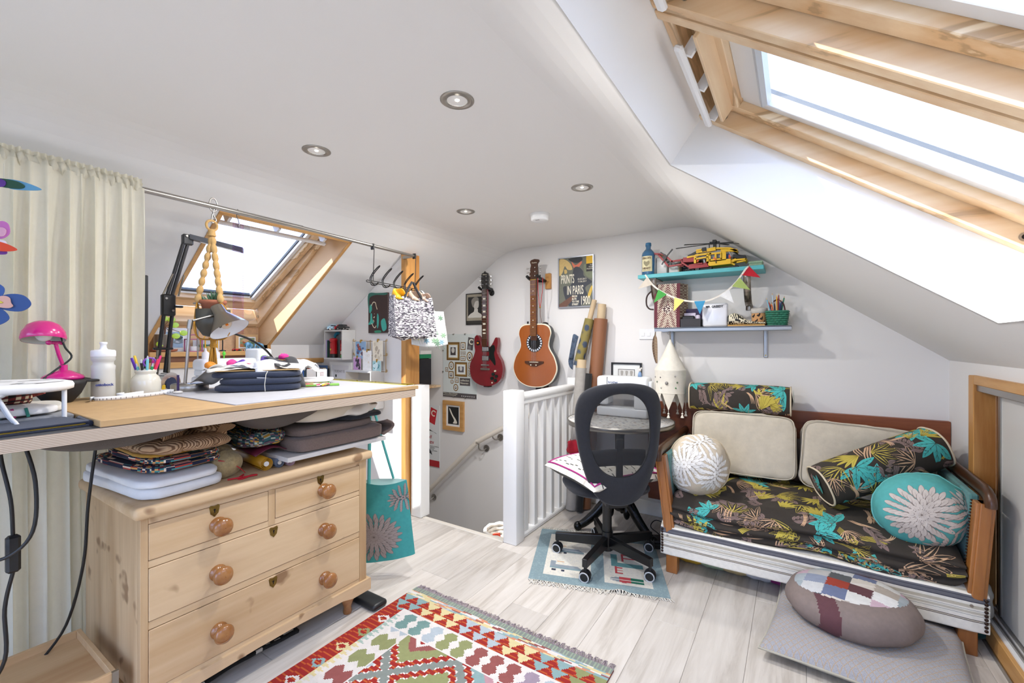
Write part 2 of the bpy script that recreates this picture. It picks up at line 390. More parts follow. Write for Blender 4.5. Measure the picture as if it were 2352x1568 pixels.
# ---- balustrade
bal = thing('stair_balustrade', 'white painted balustrade with newel post between stairwell and office chair', 'balustrade', (-1.41, 2.6, 0))
nw = MB(); nw.bx(-1.505, -1.408, 2.222, 2.32, 0, .93, .006, seg=2); nw.build('newel_post', WHITE, bal)
nw = MB(); nw.bx(-1.485, -1.41, 3.08, 3.154, 0, .955, .006, seg=2); nw.build('end_post', WHITE, bal)
r = MB(); r.surf(lambda u, v: V((-1.455+.036*math.cos(2*PI*v), lerp(2.315, 3.085, u), .883+(.03+.006*math.cos(4*PI*v))*math.sin(2*PI*v))), 1, 14, cv=True); r.bx(-1.482, -1.428, 2.315, 3.085, .835, .865, .006); r.build('hand_rail', WHITE, bal)
MB().bx(-1.487, -1.423, 2.315, 3.085, 0, .028, .006).build('base_rail', WHITE, bal)
for k in range(6):
    y = 2.372+k*.119; MB().bx(-1.477, -1.435, y, y+.042, .026, .837, .002).build('baluster', WHITE, bal)
# ---- wall hand rail
hr = thing('stair_handrail', 'pale wooden handrail descending along the gable wall on metal brackets', 'handrail', (-2.4, 3.09, 0))
P = [(-1.53, 3.086, .775), (-1.75, 3.086, .67), (-2.09, 3.086, .495), (-2.34, 3.086, .36), (-2.42, 3.086, .295), (-2.97, 3.086, -.21), (-3.25, 3.086, -.46)]
MB().tube(spline(P, 4), .022, 12).build('rail', mat('cream_rail', 'e6ddd0', .4), hr)
for p in ((-2.16, .40), (-2.31, .285), (-2.94, -.27)):
    b = MB(); b.cyl((p[0], 3.156, p[1]), (p[0], 3.148, p[1]), .03, n=20); b.tube(spline([(p[0], 3.15, p[1]), (p[0]-.015, 3.11, p[1]-.015), (p[0]-.035, 3.088, p[1]+.005), (p[0]-.035, 3.086, p[1]+.055)], 5), .006, 8); b.build('bracket', STEEL, hr)
# ---------------------------------------------------------------- right roof windows
TH = math.atan(.721)
def rw(s, y, o): return V((-.403+math.cos(TH)*s+math.sin(TH)*o, y, zr(-.403)-math.sin(TH)*s+math.cos(TH)*o))
RM = MX((V((math.cos(TH), 0, -math.sin(TH))), V((0, 1, 0)), V((math.sin(TH), 0, math.cos(TH))))).transposed().to_4x4()
RM.translation = V((-.403, 0, zr(-.403)))
LR = (.472+.403)/math.cos(TH)
def rpart(name, par, m, *b, bev=.002):
    q = MB(RM)
    for x in b: q.bx(*x, bev)
    return q.build(name, m, par)
OUTER = mat('grey_window_cladding', '55585a', .5, .6)
ALU = mat('white_aluminium_strip', 'e4e4e3', .3, .1)
def roof_window_right(i, y0, y1, lab, last):
    w_ = bpy.data.objects.new('window_%d' % i, None); C.objects.link(w_); w_.location = rw(.5, (y0+y1)/2, .2)
    w_['kind'] = 'structure'; w_['label'] = lab; w_['category'] = 'window'
    F = .18
    rpart('frame_side', w_, PINE, (0, LR, y1-.032, y1, F, F+.13)); rpart('frame_side', w_, PINE, (0, LR, y0, y0+.032, F, F+.13))
    rpart('frame_top', w_, PINEY, (0, .04, y0+.032, y1-.032, F+.01, F+.13)); rpart('frame_bottom', w_, PINEY, (LR-.04, LR, y0+.032, y1-.032, F+.01, F+.13))
    a, b = y0+.036, y1-.036
    rpart('sash_side', w_, PINE, (.045, LR-.045, b-.05, b, F+.05, F+.115)); rpart('sash_side', w_, PINE, (.045, LR-.045, a, a+.05, F+.05, F+.115))
    rpart('sash_top', w_, PINEY, (.045, .13, a+.05, b-.05, F+.05, F+.115)); rpart('sash_bottom', w_, PINEY, (LR-.12, LR-.045, a+.05, b-.05, F+.05, F+.115))
    rpart('glazing_strip', w_, ALU, (.13, LR-.12, b-.085, b-.05, F+.075, F+.11)); rpart('glazing_strip', w_, ALU, (.13, LR-.12, a+.05, a+.085, F+.075, F+.11))
    rpart('glazing_strip', w_, ALU, (.13, .2, a+.085, b-.085, F+.07, F+.11)); rpart('glazing_strip', w_, ALU, (LR-.15, LR-.12, a+.085, b-.085, F+.075, F+.11))
    rpart('blind_tube', w_, mat('grey_blind_tube', 'b9bcbf', .4), (.2, .225, a+.09, b-.09, F+.06, F+.1), bev=.01)
    MB(RM).quad((.2, a+.08, F+.1), (LR-.15, a+.08, F+.1), (LR-.15, b-.08, F+.1), (.2, b-.08, F+.1)).build('glass', PANE, w_)
    rpart('vent_flap', w_, PINEY, (.095, .107, a+.03, b-.03, F+.0, F+.06))
    q = MB(RM); q.bx(.05, .076, a+.05, b-.02, F-.03, F-.012, .006); 
    for yy in (a+.09, (a+b)/2, b-.07): q.bx(.06, .09, yy, yy+.012, F-.016, F+.03)
    q.build('vent_bar', WPL, w_)
    for ss in (.085, LR-.1):
        q = MB(RM); q.cyl((ss, y1-.0325, F+.028), (ss, y1-.0345, F+.028), .012, n=16); e = q.build('bolt_ring', STEEL, w_)
        MB(RM).cyl((ss, y1-.0344, F+.028), (ss, y1-.0348, F+.028), .007, n=12).build('bolt_hole', DARK, e)
    rpart('cladding', w_, OUTER, (-.02, .06, y0-.01, y1+.01, F+.131, F+.15), (LR-.06, LR+.03, y0-.01, y1+.01, F+.131, F+.15), (.06, LR-.06, y0-.01, y0+.05, F+.131, F+.15), (.06, LR-.06, y1-.05, y1+.01, F+.131, F+.15))
    return w_
W1 = roof_window_right(1, 1.116, 1.75, 'pine roof window nearest the gable in the right slope', True)
roof_window_right(2, .47, 1.104, 'pine roof window nearest the viewer in the right slope', False)
rpart('mullion_cover', W1, ALU, (0, LR, 1.104, 1.116, .2, .33))
rv = MB(RM); rv.bx(-.0, LR, 1.75, 1.77, 0, .32); rv.bx(-.02, 0, .45, 1.77, 0, .32); rv.bx(LR, LR+.02, .45, 1.77, 0, .32); rv.bx(0, LR, .45, .47, 0, .32)
struct(rv.build('trim_4', mat('bright_white_reveal', 'f2f1ef', .9)), 'white plastered reveal around the right roof windows', 'trim')
for (ya, yb, k) in ((-1.2, -.1, 5),):
    rv = MB(RM); rv.bx(0, LR, yb, yb+.02, 0, .3); rv.bx(-.02, 0, ya-.02, yb+.02, 0, .3); rv.bx(LR, LR+.02, ya-.02, yb+.02, 0, .3); rv.bx(0, LR, ya-.02, ya, 0, .3)
    o = struct(rv.build('window_5', WALL), 'unseen right roof window added behind the viewer for daylight', 'window')  # unseen skylight, added to bring more sky light indoors
    rpart('glass', o, PANE, (0, LR, ya, yb, .25, .256), bev=0)
# ---------------------------------------------------------------- left roof window
PH = math.atan(.679)
LM = MX((V((-math.cos(PH), 0, -math.sin(PH))), V((0, -1, 0)), V((-math.sin(PH), 0, math.cos(PH))))).transposed().to_4x4()
LM.translation = V((-2.35, 0, zl(-2.35)))
LM = LM @ MX.Diagonal((1, -1, 1, 1))      # local y = room y
LL = (-2.35-KL)/math.cos(PH)
OSB = wood('osb_lining', 'f0d3a8', 'd9b080', 0, 30, .6, .6)
PLY = mat('plywood_lining', 'dbb48a', .6, var=.12, vs=60, bump=.05)
w3 = bpy.data.objects.new('window_3', None); C.objects.link(w3); w3.location = (-3, 1.39, 1.5)
w3['kind'] = 'structure'; w3['label'] = 'open pine roof window above the sill in the left slope'; w3['category'] = 'window'
def lpart(name, m, *b, bev=.002, par=None, M=None):
    q = MB(M or LM)
    for x in b: q.bx(*x, bev)
    return q.build(name, m, par or w3)
Y0, Y1, F = 1.03, 1.745, .17
for (ya, yb) in ((Y1, Y1+.018), (Y0-.018, Y0)):
    q = MB(); poly = [(-2.35, zl(-2.35)), (KL, 1.207), (KL, 1.12), (-3.46, 1.12)]
    for s_, o_ in ((LL+.06, F+.16), (0, F+.16)):
        p = LM @ V((s_, 0, o_)); poly.append((p.x, p.z))
    q.prism(poly, (0, ya, 0), (1, 0, 0), (0, 0, 1), (0, yb-ya, 0)); q.build('reveal_lining', OSB, w3)
lpart('top_lining', PINEY, (-.018, 0, Y0, Y1, 0, F+.16))
lpart('edge_strip', OAKX, (-.012, LL+.02, Y1, Y1+.022, -.006, 0)); lpart('edge_strip', OAKX, (-.012, LL+.02, Y0-.022, Y0, -.006, 0)); lpart('edge_strip', OAK, (-.02, 0, Y0-.022, Y1+.022, -.006, 0))
MB().bx(KL-.006, KL+.012, Y1, Y1+.02, 1.11, 1.207).build('edge_strip', OAKZ, w3); MB().bx(KL-.006, KL+.012, Y0-.02, Y0, 1.11, 1.207).build('edge_strip', OAKZ, w3)
# fixed frame
lpart('frame_side', PINE, (0, LL+.02, Y1-.03, Y1, F, F+.13)); lpart('frame_side', PINE, (0, LL+.02, Y0, Y0+.03, F, F+.13))
lpart('frame_top', PINEY, (0, .06, Y0+.03, Y1-.03, F-.02, F+.13)); lpart('frame_bottom', PINEY, (LL-.03, LL+.02, Y0+.03, Y1-.03, F, F+.13))
q = MB(LM); q.cyl((LL-.06, Y1-.0305, F+.045), (LL-.06, Y1-.033, F+.045), .011, n=14); q.build('bolt_ring', STEEL, w3)
# sash, tipped open about its middle
PV = LM @ MX.Translation((LL/2, 0, F+.09)) @ MX.Rotation(math.radians(-5.5), 4, 'Y') @ MX.Translation((-LL/2, 0, -F-.09))
a, b = Y0+.034, Y1-.034; E_ = LL-.07
SP = dict(M=PV)
lpart('sash_side', PINE, (.06, E_, b-.045, b, F+.05, F+.12), **SP); lpart('sash_side', PINE, (.06, E_, a, a+.045, F+.05, F+.12), **SP)
lpart('sash_bottom', PINEY, (E_-.1, E_, a+.045, b-.045, F+.05, F+.12), **SP); lpart('sash_top', PINEY, (.06, .16, a+.045, b-.045, F+.05, F+.12), **SP)
lpart('glazing_strip', ALU, (.16, E_-.1, b-.07, b-.045, F+.07, F+.11), **SP); lpart('glazing_strip', ALU, (.16, E_-.1, a+.045, a+.07, F+.07, F+.11), **SP)
lpart('glazing_strip', mat('dark_gasket', '3a3a3a', .5), (.2, E_-.1, b-.075, b-.07, F+.09, F+.11), **SP)
lpart('glazing_strip', ALU, (E_-.115, E_-.1, a+.07, b-.085, F+.08, F+.11), **SP); lpart('glazing_strip', mat('dark_gasket', '', 0), (E_-.13, E_-.115, a+.07, b-.085, F+.09, F+.11), **SP)
lpart('glass', PANE, (.16, E_-.1, a+.06, b-.066, F+.1, F+.106), bev=0, **SP)
lpart('cladding', OUTER, (.04, .1, a-.02, b+.02, F+.13, F+.15), (E_-.05, E_+.03, a-.02, b+.02, F+.13, F+.15), (.1, E_-.05, a-.02, a+.04, F+.13, F+.15), (.1, E_-.05, b-.04, b+.02, F+.13, F+.15), **SP)
q = MB(PV); q.bx(.125, .15, a+.02, b-.0, F-.03, F-.01, .005)
for yy in (a+.06, (a+b)/2, b-.03): q.bx(.09, .14, yy, yy+.014, F-.02, F+.05)
q.build('vent_bar', WPL, w3)
p0 = LM @ V((LL+.02, 0, F))
MB().bx(p0.x-.03, p0.x-.012, Y0, Y1, 1.155, p0.z+.01).build('back_panel', PLY, w3)
MB().bx(p0.x-.03, KL+.03, Y0, Y1, 1.135, 1.165, .003).build('sill_board', OAK, w3)
MB().bx(KL-.01, KL+.004, Y0+.0, Y1-.03, 1.098, 1.136).build('recess_board', wood('sapele_y', '9d6f52', '7d5138', 1, 14, .5, 1.), w3)
tr = struct(MB().bx(KL, KL+.022, -.4, 2.198, 1.062, 1.1, .003).build('trim_5', OAK), 'long oak batten along the left knee wall under the window', 'trim')
rv = MB(LM); ya, yb = -1.4, -.75
rv.bx(0, LL, yb, yb+.02, 0, .3); rv.bx(-.02, 0, ya-.02, yb+.02, 0, .3); rv.bx(LL, LL+.02, ya-.02, yb+.02, 0, .3); rv.bx(0, LL, ya-.02, ya, 0, .3)
o = struct(rv.build('window_4', WALL), 'unseen left roof window added behind the viewer for daylight', 'window'); lpart('glass', PANE, (0, LL, ya, yb, .25, .256), bev=0, par=o)  # unseen opening added in the left slope to brighten the room
# ---------------------------------------------------------------- cupboard with sliding door in the right knee wall
d1 = bpy.data.objects.new('door_1', None); C.objects.link(d1); d1.location = (.69, 1.6, 0); d1['kind'] = 'structure'; d1['label'] = 'low sliding cupboard door in an oak frame beside the daybed'; d1['category'] = 'door'
MB().bx(KR-.022, KR+.05, 2.70, 2.765, .0, 1.078, .003).build('frame_side', OAKZ, d1)
MB().bx(KR-.022, KR+.05, RB, 2.70, 1.04, 1.078, .003).build('frame_top', OAK, d1)
MB().bx(KR-.012, KR+.05, RB, 2.70, 1.012, 1.04, .002).build('top_track', STEEL, d1)
MB().bx(KR+.048, KR+.07, 2.58, 2.70, .1, 1.012).build('inner_jamb', wood('dark_oak_jamb', '8d6238', '6b4525', 2, 14, .5, 1.), d1)
sd = MB().bx(KR+.03, KR+.046, RB, 2.575, .106, 1.012).build('sliding_panel', mat('grey_white_panel', 'd2cfc9', .3), d1)
MB().bx(KR+.025, KR+.05, 2.575, 2.60, .106, 1.012, .002).build('panel_edge', STEEL, d1)
MB().bx(KR-.025, KR-.01, RB, 2.70, 0, .085, .002).build('plinth_board', OAK, d1)
MB().bx(KR-.03, KR-.025, RB, 2.70, 0, .02).build('plinth_strip', STEEL, d1)
MB().bx(KR-.01, KR+.09, RB, 2.70, .0, .092).build('sill_board', WHITE, d1)
for k in range(3): MB().bx(KR+.002+k*.022, KR+.01+k*.022, RB, 2.70, .092, .103).build('bottom_track', STEEL, d1)
# ---------------------------------------------------------------- ceiling fittings
LG = mat('lamp_reflector', 'f2f0ea', .2, .3)
def spot(x, y, lab, k=1.):
    t = thing('ceiling_spotlight', lab, 'spotlight', (x, y, ZC), 'recessed ceiling spotlights')
    q = MB(); q.lathe([(.034, .0), (.034, -.003), (.052, -.004), (.056, -.002), (.056, .0)], (x, y, ZC), 32, caps=False); q.build('rim', STEEL, t)
    q = MB(); q.lathe([(.0342, -.002), (.03, .012), (.018, .03), (.001, .034)], (x, y, ZC-.001), 24, caps=False); 
    q.build('reflector', LG, t)
    li = bpy.data.lights.new('spot_lamp', 'AREA'); li.shape = 'DISK'; li.size = .06; li.energy = LW*k; li.color = (1, .985, .97); lo = bpy.data.objects.new('spot_lamp', li); C.objects.link(lo); lo.location = (0, 0, -.006); lo.parent = t
    q = MB(); q.ell((x, y, ZC+.008), (.011, .011, .012), n=12, m=6); q.build('bulb', mat('lamp_bulb', 'fff6e6', .3, emis=LAMP), t)
spot(-.935, 1.113, 'recessed ceiling spotlight nearest the right roof window reveal, largest of the four'); spot(-1.671, 1.087, 'recessed ceiling spotlight above the desk and denim pile', .45)
spot(-.92, 2.085, 'recessed ceiling spotlight above the office chair, right of the smoke alarm'); spot(-1.68, 2.08, 'recessed ceiling spotlight left of the smoke alarm')
t = thing('smoke_alarm', 'round white smoke alarm on the ceiling between two spotlights', 'smoke alarm', (-1.332, 2.377, 1.98))
q = MB(); q.lathe([(.062, 0), (.062, -.01), (.056, -.012), (.056, -.017), (.054, -.036), (.045, -.042), (.001, -.043)], (-1.332, 2.377, ZC), 36, caps=False); q.build('body', WPL, t)
q = MB(); q.bx(-1.345, -1.319, 2.34, 2.352, ZC-.0435, ZC-.042); q.build('vent_slot', mat('grey_slot', '9a9a9a', .6), t)
# ---------------------------------------------------------------- things on the gable wall
XW, ZW = V((1, 0, 0)), V((0, 0, 1))
def plate(name, pts, y, th, m, par, bev=0, sm=True, n=6, col=None):
    P = [(p.x, p.y) for p in spline([(a, b, 0) for a, b in pts], n, True)] if sm else pts
    q = MB(); q.prism(P, (0, y, 0), XW, ZW, (0, th, 0), col)
    return q.build(name, m, par, bev=bev)
def beam(q, p, r, w, y0, y1, col=None):
    p, r = V((p[0], 0, p[1])), V((r[0], 0, r[1])); d = (r-p); L = d.length or 1e-4; d /= L; nn = V((-d.z, 0, d.x))*w/2
    a = [p-nn, r-nn, r+nn, p+nn]; q.prism([(v.x, v.z) for v in a], (0, y0, 0), XW, ZW, (0, y1-y0, 0), col)
def disc(n, x, z, r, y0, y1, m, par, k=20): return MB().cyl((x, y0, z), (x, y1, z), r, n=k).build(n, m, par)
REDG = mat('cherry_lacquer', '7a0f1c', .12, coat=1., var=.15, vs=8)
ORNG = wood('amber_lacquer', 'b8682e', '9a5222', 2, 9, .15, .5, coat=1.)
ROSE = wood('rosewood', '5a3420', '3f2416', 2, 20, .35, 1.)
IVORY = mat('ivory', 'e9e2cb', .4)
def electric():
    x0 = -2.262; t = thing('electric_guitar', 'cherry red double horn electric guitar hanging on the gable wall', 'guitar', (x0, 3.08, .845))
    o = [(0, .847), (.08, .86), (.15, .905), (.178, .985), (.166, 1.06), (.132, 1.115), (.117, 1.15), (.125, 1.2), (.128, 1.24), (.12, 1.268), (.1, 1.264), (.078, 1.226), (.055, 1.196), (.03, 1.186), (-.03, 1.186), (-.046, 1.2), (-.062, 1.246), (-.082, 1.284), (-.102, 1.290), (-.124, 1.262), (-.124, 1.2), (-.117, 1.15), (-.135, 1.1), (-.165, 1.05), (-.174, .985), (-.15, .905), (-.08, .86)]
    b = plate('body', [(x0+a, z) for a, z in o], 3.075, .04, REDG, t, bev=.007)
    g = [(.045, 1.18), (.085, 1.205), (.1, 1.17), (.09, 1.13), (.105, 1.06), (.1, 1.03), (.07, 1.06), (.04, 1.1)]
    plate('pick_guard', [(x0+a, z) for a, z in g], 3.0725, .003, mat('dark_guard', '0e1614', .25), b)
    q = MB(); q.bx(x0-.026, x0+.026, 3.058, 3.085, 1.19, 1.69, .004); n_ = q.build('neck', mat('cherry_neck', '6b1320', .25, coat=.6), t)
    MB().bx(x0-.0265, x0+.0265, 3.053, 3.058, 1.19, 1.688).build('fret_board', ROSE, n_)
    f = MB(); z = 1.685; L = .62
    for i in range(20):
        z = 1.688-L*(1-2**(-(i+1)/12)); 
        if z < 1.195: break
        f.bx(x0-.026, x0+.026, 3.0515, 3.053, z-.001, z+.001)
    f.build('fret_wire', CHROME, n_)
    for i in (3, 5, 7, 9, 12, 15, 17):
        za = 1.688-L*(1-2**(-(i-.5)/12)); MB().bx(x0-.014, x0+.014, 3.0522, 3.0532, za-.007, za+.007).build('inlay', IVORY, n_)
    hs = plate('headstock', [(x0-.025, 1.69), (x0-.036, 1.72), (x0-.04, 1.80), (x0-.03, 1.828), (x0-.012, 1.832), (x0, 1.845), (x0+.012, 1.832), (x0+.03, 1.828), (x0+.04, 1.80), (x0+.036, 1.72), (x0+.025, 1.69)], 3.06, .016, mat('black_lacquer', '141214', .2, coat=1.), t, sm=False)
    text('Gibson', .016, (x0, 3.0595, 1.815), XW, ZW, IVORY, hs)
    for s in (-1, 1):
        for k in range(3):
            q = MB(); zz = 1.73+k*.033; q.cyl((x0+s*.026, 3.06, zz), (x0+s*.026, 3.045, zz), .0045, n=10); q.cyl((x0+s*.036, 3.068, zz), (x0+s*.052, 3.068, zz), .003, n=8); q.bx(x0+s*.05, x0+s*.064, 3.064, 3.072, zz-.006, zz+.006, .002); q.build('tuning_peg', CHROME, hs)
    for z in (1.17, 1.09):
        p = MB().bx(x0-.036, x0+.04, 3.066, 3.076, z-.022, z+.022, .003).build('pickup_ring', BLKP, b); MB().bx(x0-.031, x0+.035, 3.060, 3.068, z-.018, z+.018, .003).build('pickup_cover', CHROME, p)
    MB().bx(x0-.045, x0+.043, 3.062, 3.072, 1.025, 1.036, .003).build('bridge', CHROME, b); MB().bx(x0-.05, x0+.048, 3.06, 3.074, .987, 1.004, .005).build('tailpiece', STEEL, b)
    q = MB()
    for k in range(6): q.cyl((x0-.02+k*.008, 3.060, 1.0), (x0-.016+k*.0066, 3.050, 1.69), .0006, n=5)
    q.build('strings', CHROME, t)
    for a, z in ((.085, .955), (.118, .938), (.073, .918), (.107, .902)): disc('control_knob', x0+a, z, .0135, 3.06, 3.076, mat('green_black_knob', '122420', .25), b)
    disc('jack_socket', x0+.07, .88, .006, 3.07, 3.076, IVORY, b); disc('switch_tip', x0+.105, .982, .007, 3.062, 3.076, IVORY, b)
    disc('poker_chip_switch', x0-.083, 1.222, .022, 3.0735, 3.076, BLKP, b); MB().ell((x0-.083, 3.07, 1.222), (.012, .006, .008)).build('amber_toggle', mat('amber', 'e88a22', .3), b)
    MB().bx(x0-.03, x0+.03, 3.08, 3.13, .838, .85, .004).build('strap_button', BLKP, b)
    hg = thing('guitar_hanger', 'black padded wall hanger holding the red electric guitar', 'hanger', (x0+.05, 3.12, 1.65), 'guitar hangers on the gable wall')
    q = MB()
    for s in (-1, 1): q.tube(spline([(x0+.0, 3.125, 1.685), (x0+s*.04, 3.115, 1.688), (x0+s*.046, 3.07, 1.692), (x0+s*.045, 3.035, 1.705)], 5), .011, 10)
    q.build('yoke', BLKP, hg)
    q = MB(); q.cyl((x0, 3.12, 1.685), (x0+.01, 3.15, 1.67), .012, n=12); q.lathe([(.004, -.01), (.028, 0), (.012, .008)], (x0+.012, 3.15, 1.665), 16, MX.Rotation(PI/2, 4, 'X')); q.build('wall_plate', BLKP, hg)
electric()
def acoustic():
    x0 = -1.743; t = thing('acoustic_guitar', 'amber round-back acoustic guitar hanging on the gable wall', 'guitar', (x0, 3.08, .872))
    half = [(0, .872), (.08, .882), (.15, .92), (.19, .985), (.197, 1.04), (.175, 1.11), (.14, 1.165), (.126, 1.205), (.135, 1.26), (.145, 1.3), (.13, 1.345), (.09, 1.367), (.03, 1.37)]
    o = half+[(-a, z) for a, z in half[::-1] if a]
    P = [(p.x, p.y) for p in spline([(a, b, 0) for a, b in o], 5, True)]
    c = (0, 1.09)
    def rg(s, y): return [V((x0+a*s, y, c[1]+(z-c[1])*s)) for a, z in P]
    q = MB(); q.ring([rg(1, 3.022), rg(1, 3.03)], None); q.build('top_board', ORNG, t)
    q = MB(); q.ring([rg(1.004, 3.0205), rg(1.02, 3.022), rg(1.02, 3.033), rg(1.0, 3.035)], None, caps=False); q.ring([rg(.985, 3.0212), rg(1.004, 3.0205)], None, caps=False); q.build('binding', IVORY, t)
    q = MB(); q.ring([rg(1.01, 3.03), rg(1.02, 3.05), rg(1.0, 3.085), rg(.92, 3.118), rg(.75, 3.14), rg(.4, 3.15)], None); q.build('round_back', mat('black_bowl_back', '1d1f22', .35), t)
    hz = 1.223
    q = MB(); q.lathe([(.05, -.0012), (.072, -.0012), (.075, .001)], (x0, 3.021, hz), 40, MX.Rotation(-PI/2, 4, 'X') @ MX.Rotation(PI, 4, 'X'), caps=False)
    q = MB()
    for k in range(40):
        a, b = 2*PI*k/40, 2*PI*(k+1)/40
        for r0, r1, cc in ((.05, .054, '16181c'), (.054, .069, 'dfe3ea' if k % 2 else '2b3340'), (.069, .074, '16181c')):
            q.add([(x0+r*math.cos(g), 3.0208, hz+r*math.sin(g)) for r, g in ((r0, a), (r1, a), (r1, b), (r0, b))], [(0, 1, 2, 3)], h(cc))
    q.build('rosette', vcol('print_gloss', .3, 0, coat=.6), t)
    disc('sound_hole', x0, hz, .05, 3.0213, 3.0205, mat('hole_black', '0b0706', .9), t, 32)
    q = MB(); q.bx(x0-.026, x0+.026, 3.006, 3.035, 1.24, 1.72, .004); n_ = q.build('neck', ROSE, t)
    MB().bx(x0-.0265, x0+.0265, 3.0, 3.006, 1.275, 1.72).build('fret_board', mat('fret_brown', '6d4127', .4, var=.2, vs=40), n_)
    f = MB()
    for i in range(20):
        z = 1.722-.66*(1-2**(-(i+1)/12)); 
        if z > 1.28: f.bx(x0-.026, x0+.026, 2.9985, 3.0, z-.001, z+.001)
    f.build('fret_wire', mat('brass_fret', 'c6a253', .3, 1), n_)
    for i in (3, 5, 7, 9, 12, 15):
        za = 1.722-.66*(1-2**(-(i-.5)/12)); disc('inlay_dot', x0, za, .004, 2.9992, 3.0002, IVORY, n_, 10)
    MB().bx(x0-.027, x0+.027, 2.998, 3.01, 1.72, 1.726).build('nut', mat('brass_fret', '', 0), n_)
    hd = plate('headstock', [(x0-.022, 1.722), (x0-.038, 1.75), (x0-.03, 1.80), (x0-.022, 1.84), (x0-.032, 1.868), (x0-.02, 1.88), (x0+.01, 1.886), (x0+.045, 1.88), (x0+.05, 1.868), (x0+.034, 1.845), (x0+.038, 1.80), (x0+.04, 1.75), (x0+.026, 1.722)], 3.005, .016, ROSE, t, sm=False)
    text('Ovation', .014, (x0+.008, 3.0045, 1.857), XW, ZW, IVORY, hd)
    for s in (-1, 1):
        for k in range(3):
            q = MB(); zz = 1.752+k*.032; xx = x0+s*(.022); q.cyl((xx, 3.006, zz), (xx, 2.99, zz), .0045, n=10); q.cyl((xx+s*.014, 3.013, zz), (xx+s*.032, 3.013, zz), .003, n=8); q.bx(xx+s*.03, xx+s*.046, 3.009, 3.018, zz-.007, zz+.007, .002); q.build('tuning_peg', CHROME, hd)
    b = plate('bridge', [(x0-.085, 1.078), (x0-.085, 1.062), (x0-.05, 1.05), (x0-.02, 1.036), (x0+.02, 1.036), (x0+.05, 1.05), (x0+.085, 1.062), (x0+.085, 1.078)], 3.014, .008, ROSE, t, sm=False)
    MB().bx(x0-.04, x0+.04, 3.011, 3.015, 1.068, 1.072).build('saddle', IVORY, b)
    for a in (-.028, .02): disc('bridge_pin', x0+a, 1.047, .005, 3.012, 3.015, IVORY, b, 10)
    q = MB()
    for k in range(6): q.cyl((x0-.02+k*.008, 3.011, 1.07), (x0-.017+k*.0068, 2.998, 1.72), .0006, n=5)
    q.build('strings', CHROME, t)
    q = MB(); q.bx(x0-.085, x0-.075, 3.05, 3.06, 1.365, 1.392); q.ell((x0-.08, 3.055, 1.392), (.009, .006, .006)); q.build('strap_peg', BLKP, t)
    q = MB(); q.ell((x0+.06, 3.09, 1.37), (.03, .02, .02)); q.build('heel', BLKP, t)
    hg = thing('guitar_hanger', 'black padded wall hanger with wooden block holding the amber acoustic guitar', 'hanger', (x0+.05, 3.12, 1.7), 'guitar hangers on the gable wall')
    MB().bx(x0+.035, x0+.085, 3.135, 3.155, 1.66, 1.785, .003).build('wooden_block', OAKZ, hg)
    q = MB()
    for s in (-1, 1): q.tube(spline([(x0+.04, 3.13, 1.725), (x0+s*.04, 3.10, 1.728), (x0+s*.048, 3.03, 1.735), (x0+s*.046, 2.985, 1.75)], 5), .012, 10)
    q.build('yoke', BLKP, hg)
    s_ = thing('guitar_strap_cord', 'red and steel cord hanging from the acoustic guitar hanger', 'cord', (x0+.06, 3.1, 1.4))
    q = MB(); q.tube(spline([(x0+.045, 3.0, 1.735), (x0+.047, 3.0, 1.62), (x0+.052, 3.01, 1.53), (x0+.053, 3.02, 1.505)], 4), .0022, 6); q.tube(spline([(x0+.082, 3.01, 1.735), (x0+.08, 3.01, 1.64), (x0+.066, 3.02, 1.58), (x0+.055, 3.02, 1.51)], 4), .0022, 6); q.build('red_cord', mat('red_cord', 'c01f28', .6), s_)
    q = MB(); q.tube(spline([(x0+.055, 3.02, 1.5), (x0+.05, 3.03, 1.44), (x0+.045, 3.06, 1.38)], 4), .002, 6); q.build('steel_cord', mat('brown_cord', '7a4a38', .6), s_); MB().ell((x0+.054, 3.018, 1.503), (.008, .006, .008)).build('clasp', mat('brass', 'b8923f', .3, 1), s_)
    q = thing('hanging_strap_end', 'black strap ends dangling below the acoustic guitar', 'strap', (x0, 3.1, .85)); MB().bx(x0-.03, x0+.02, 3.09, 3.1, .80, .885, .01).build('black_pad', BLKP, q); MB().bx(x0+.045, x0+.09, 3.09, 3.096, .78, .885).build('leather_tab', mat('dark_leather', '3b2a22', .5, var=.3), q)
acoustic()
# ---- posters and pictures
PR = vcol('print_paper', .55, 0)
def rect(q, x0, x1, z0, z1, y, c): q.add([(x0, y, z0), (x1, y, z0), (x1, y, z1), (x0, y, z1)], [(0, 1, 2, 3)], h(c))
def blob(q, pts, y, c, n=5):
    P = [V((p.x, y, p.y)) for p in spline([(a, b, 0) for a, b in pts], n, True)]; q.add(P, [list(range(len(P)))], h(c))
def framed(name, lab, x0, x1, z0, z1, fw, fm, y=GB, th=.02, sheet='ffffff', cat='picture', group=None, glas=True):
    t = thing(name, lab, cat, ((x0+x1)/2, y, z0), group)
    if fw:
        q = MB(); poly = [(x0, z0), (x1, z0), (x1, z1), (x0, z1)]; inn = [(x0+fw, z0+fw), (x1-fw, z0+fw), (x1-fw, z1-fw), (x0+fw, z1-fw)]
        for i in range(4):
            k = (i+1) % 4; q.prism([poly[i], poly[k], inn[k], inn[i]], (0, y-.001, 0), XW, ZW, (0, -th, 0))
        q.build('frame', fm, t)
    s = MB(); s.bx(x0+fw*.9, x1-fw*.9, y-th*.55-.001, y-.001, z0+fw*.9, z1-fw*.9); sh = s.build('backing_sheet', mat('paper_'+sheet, sheet, .6), t)
    return t, sh, y-th*.55-.0015
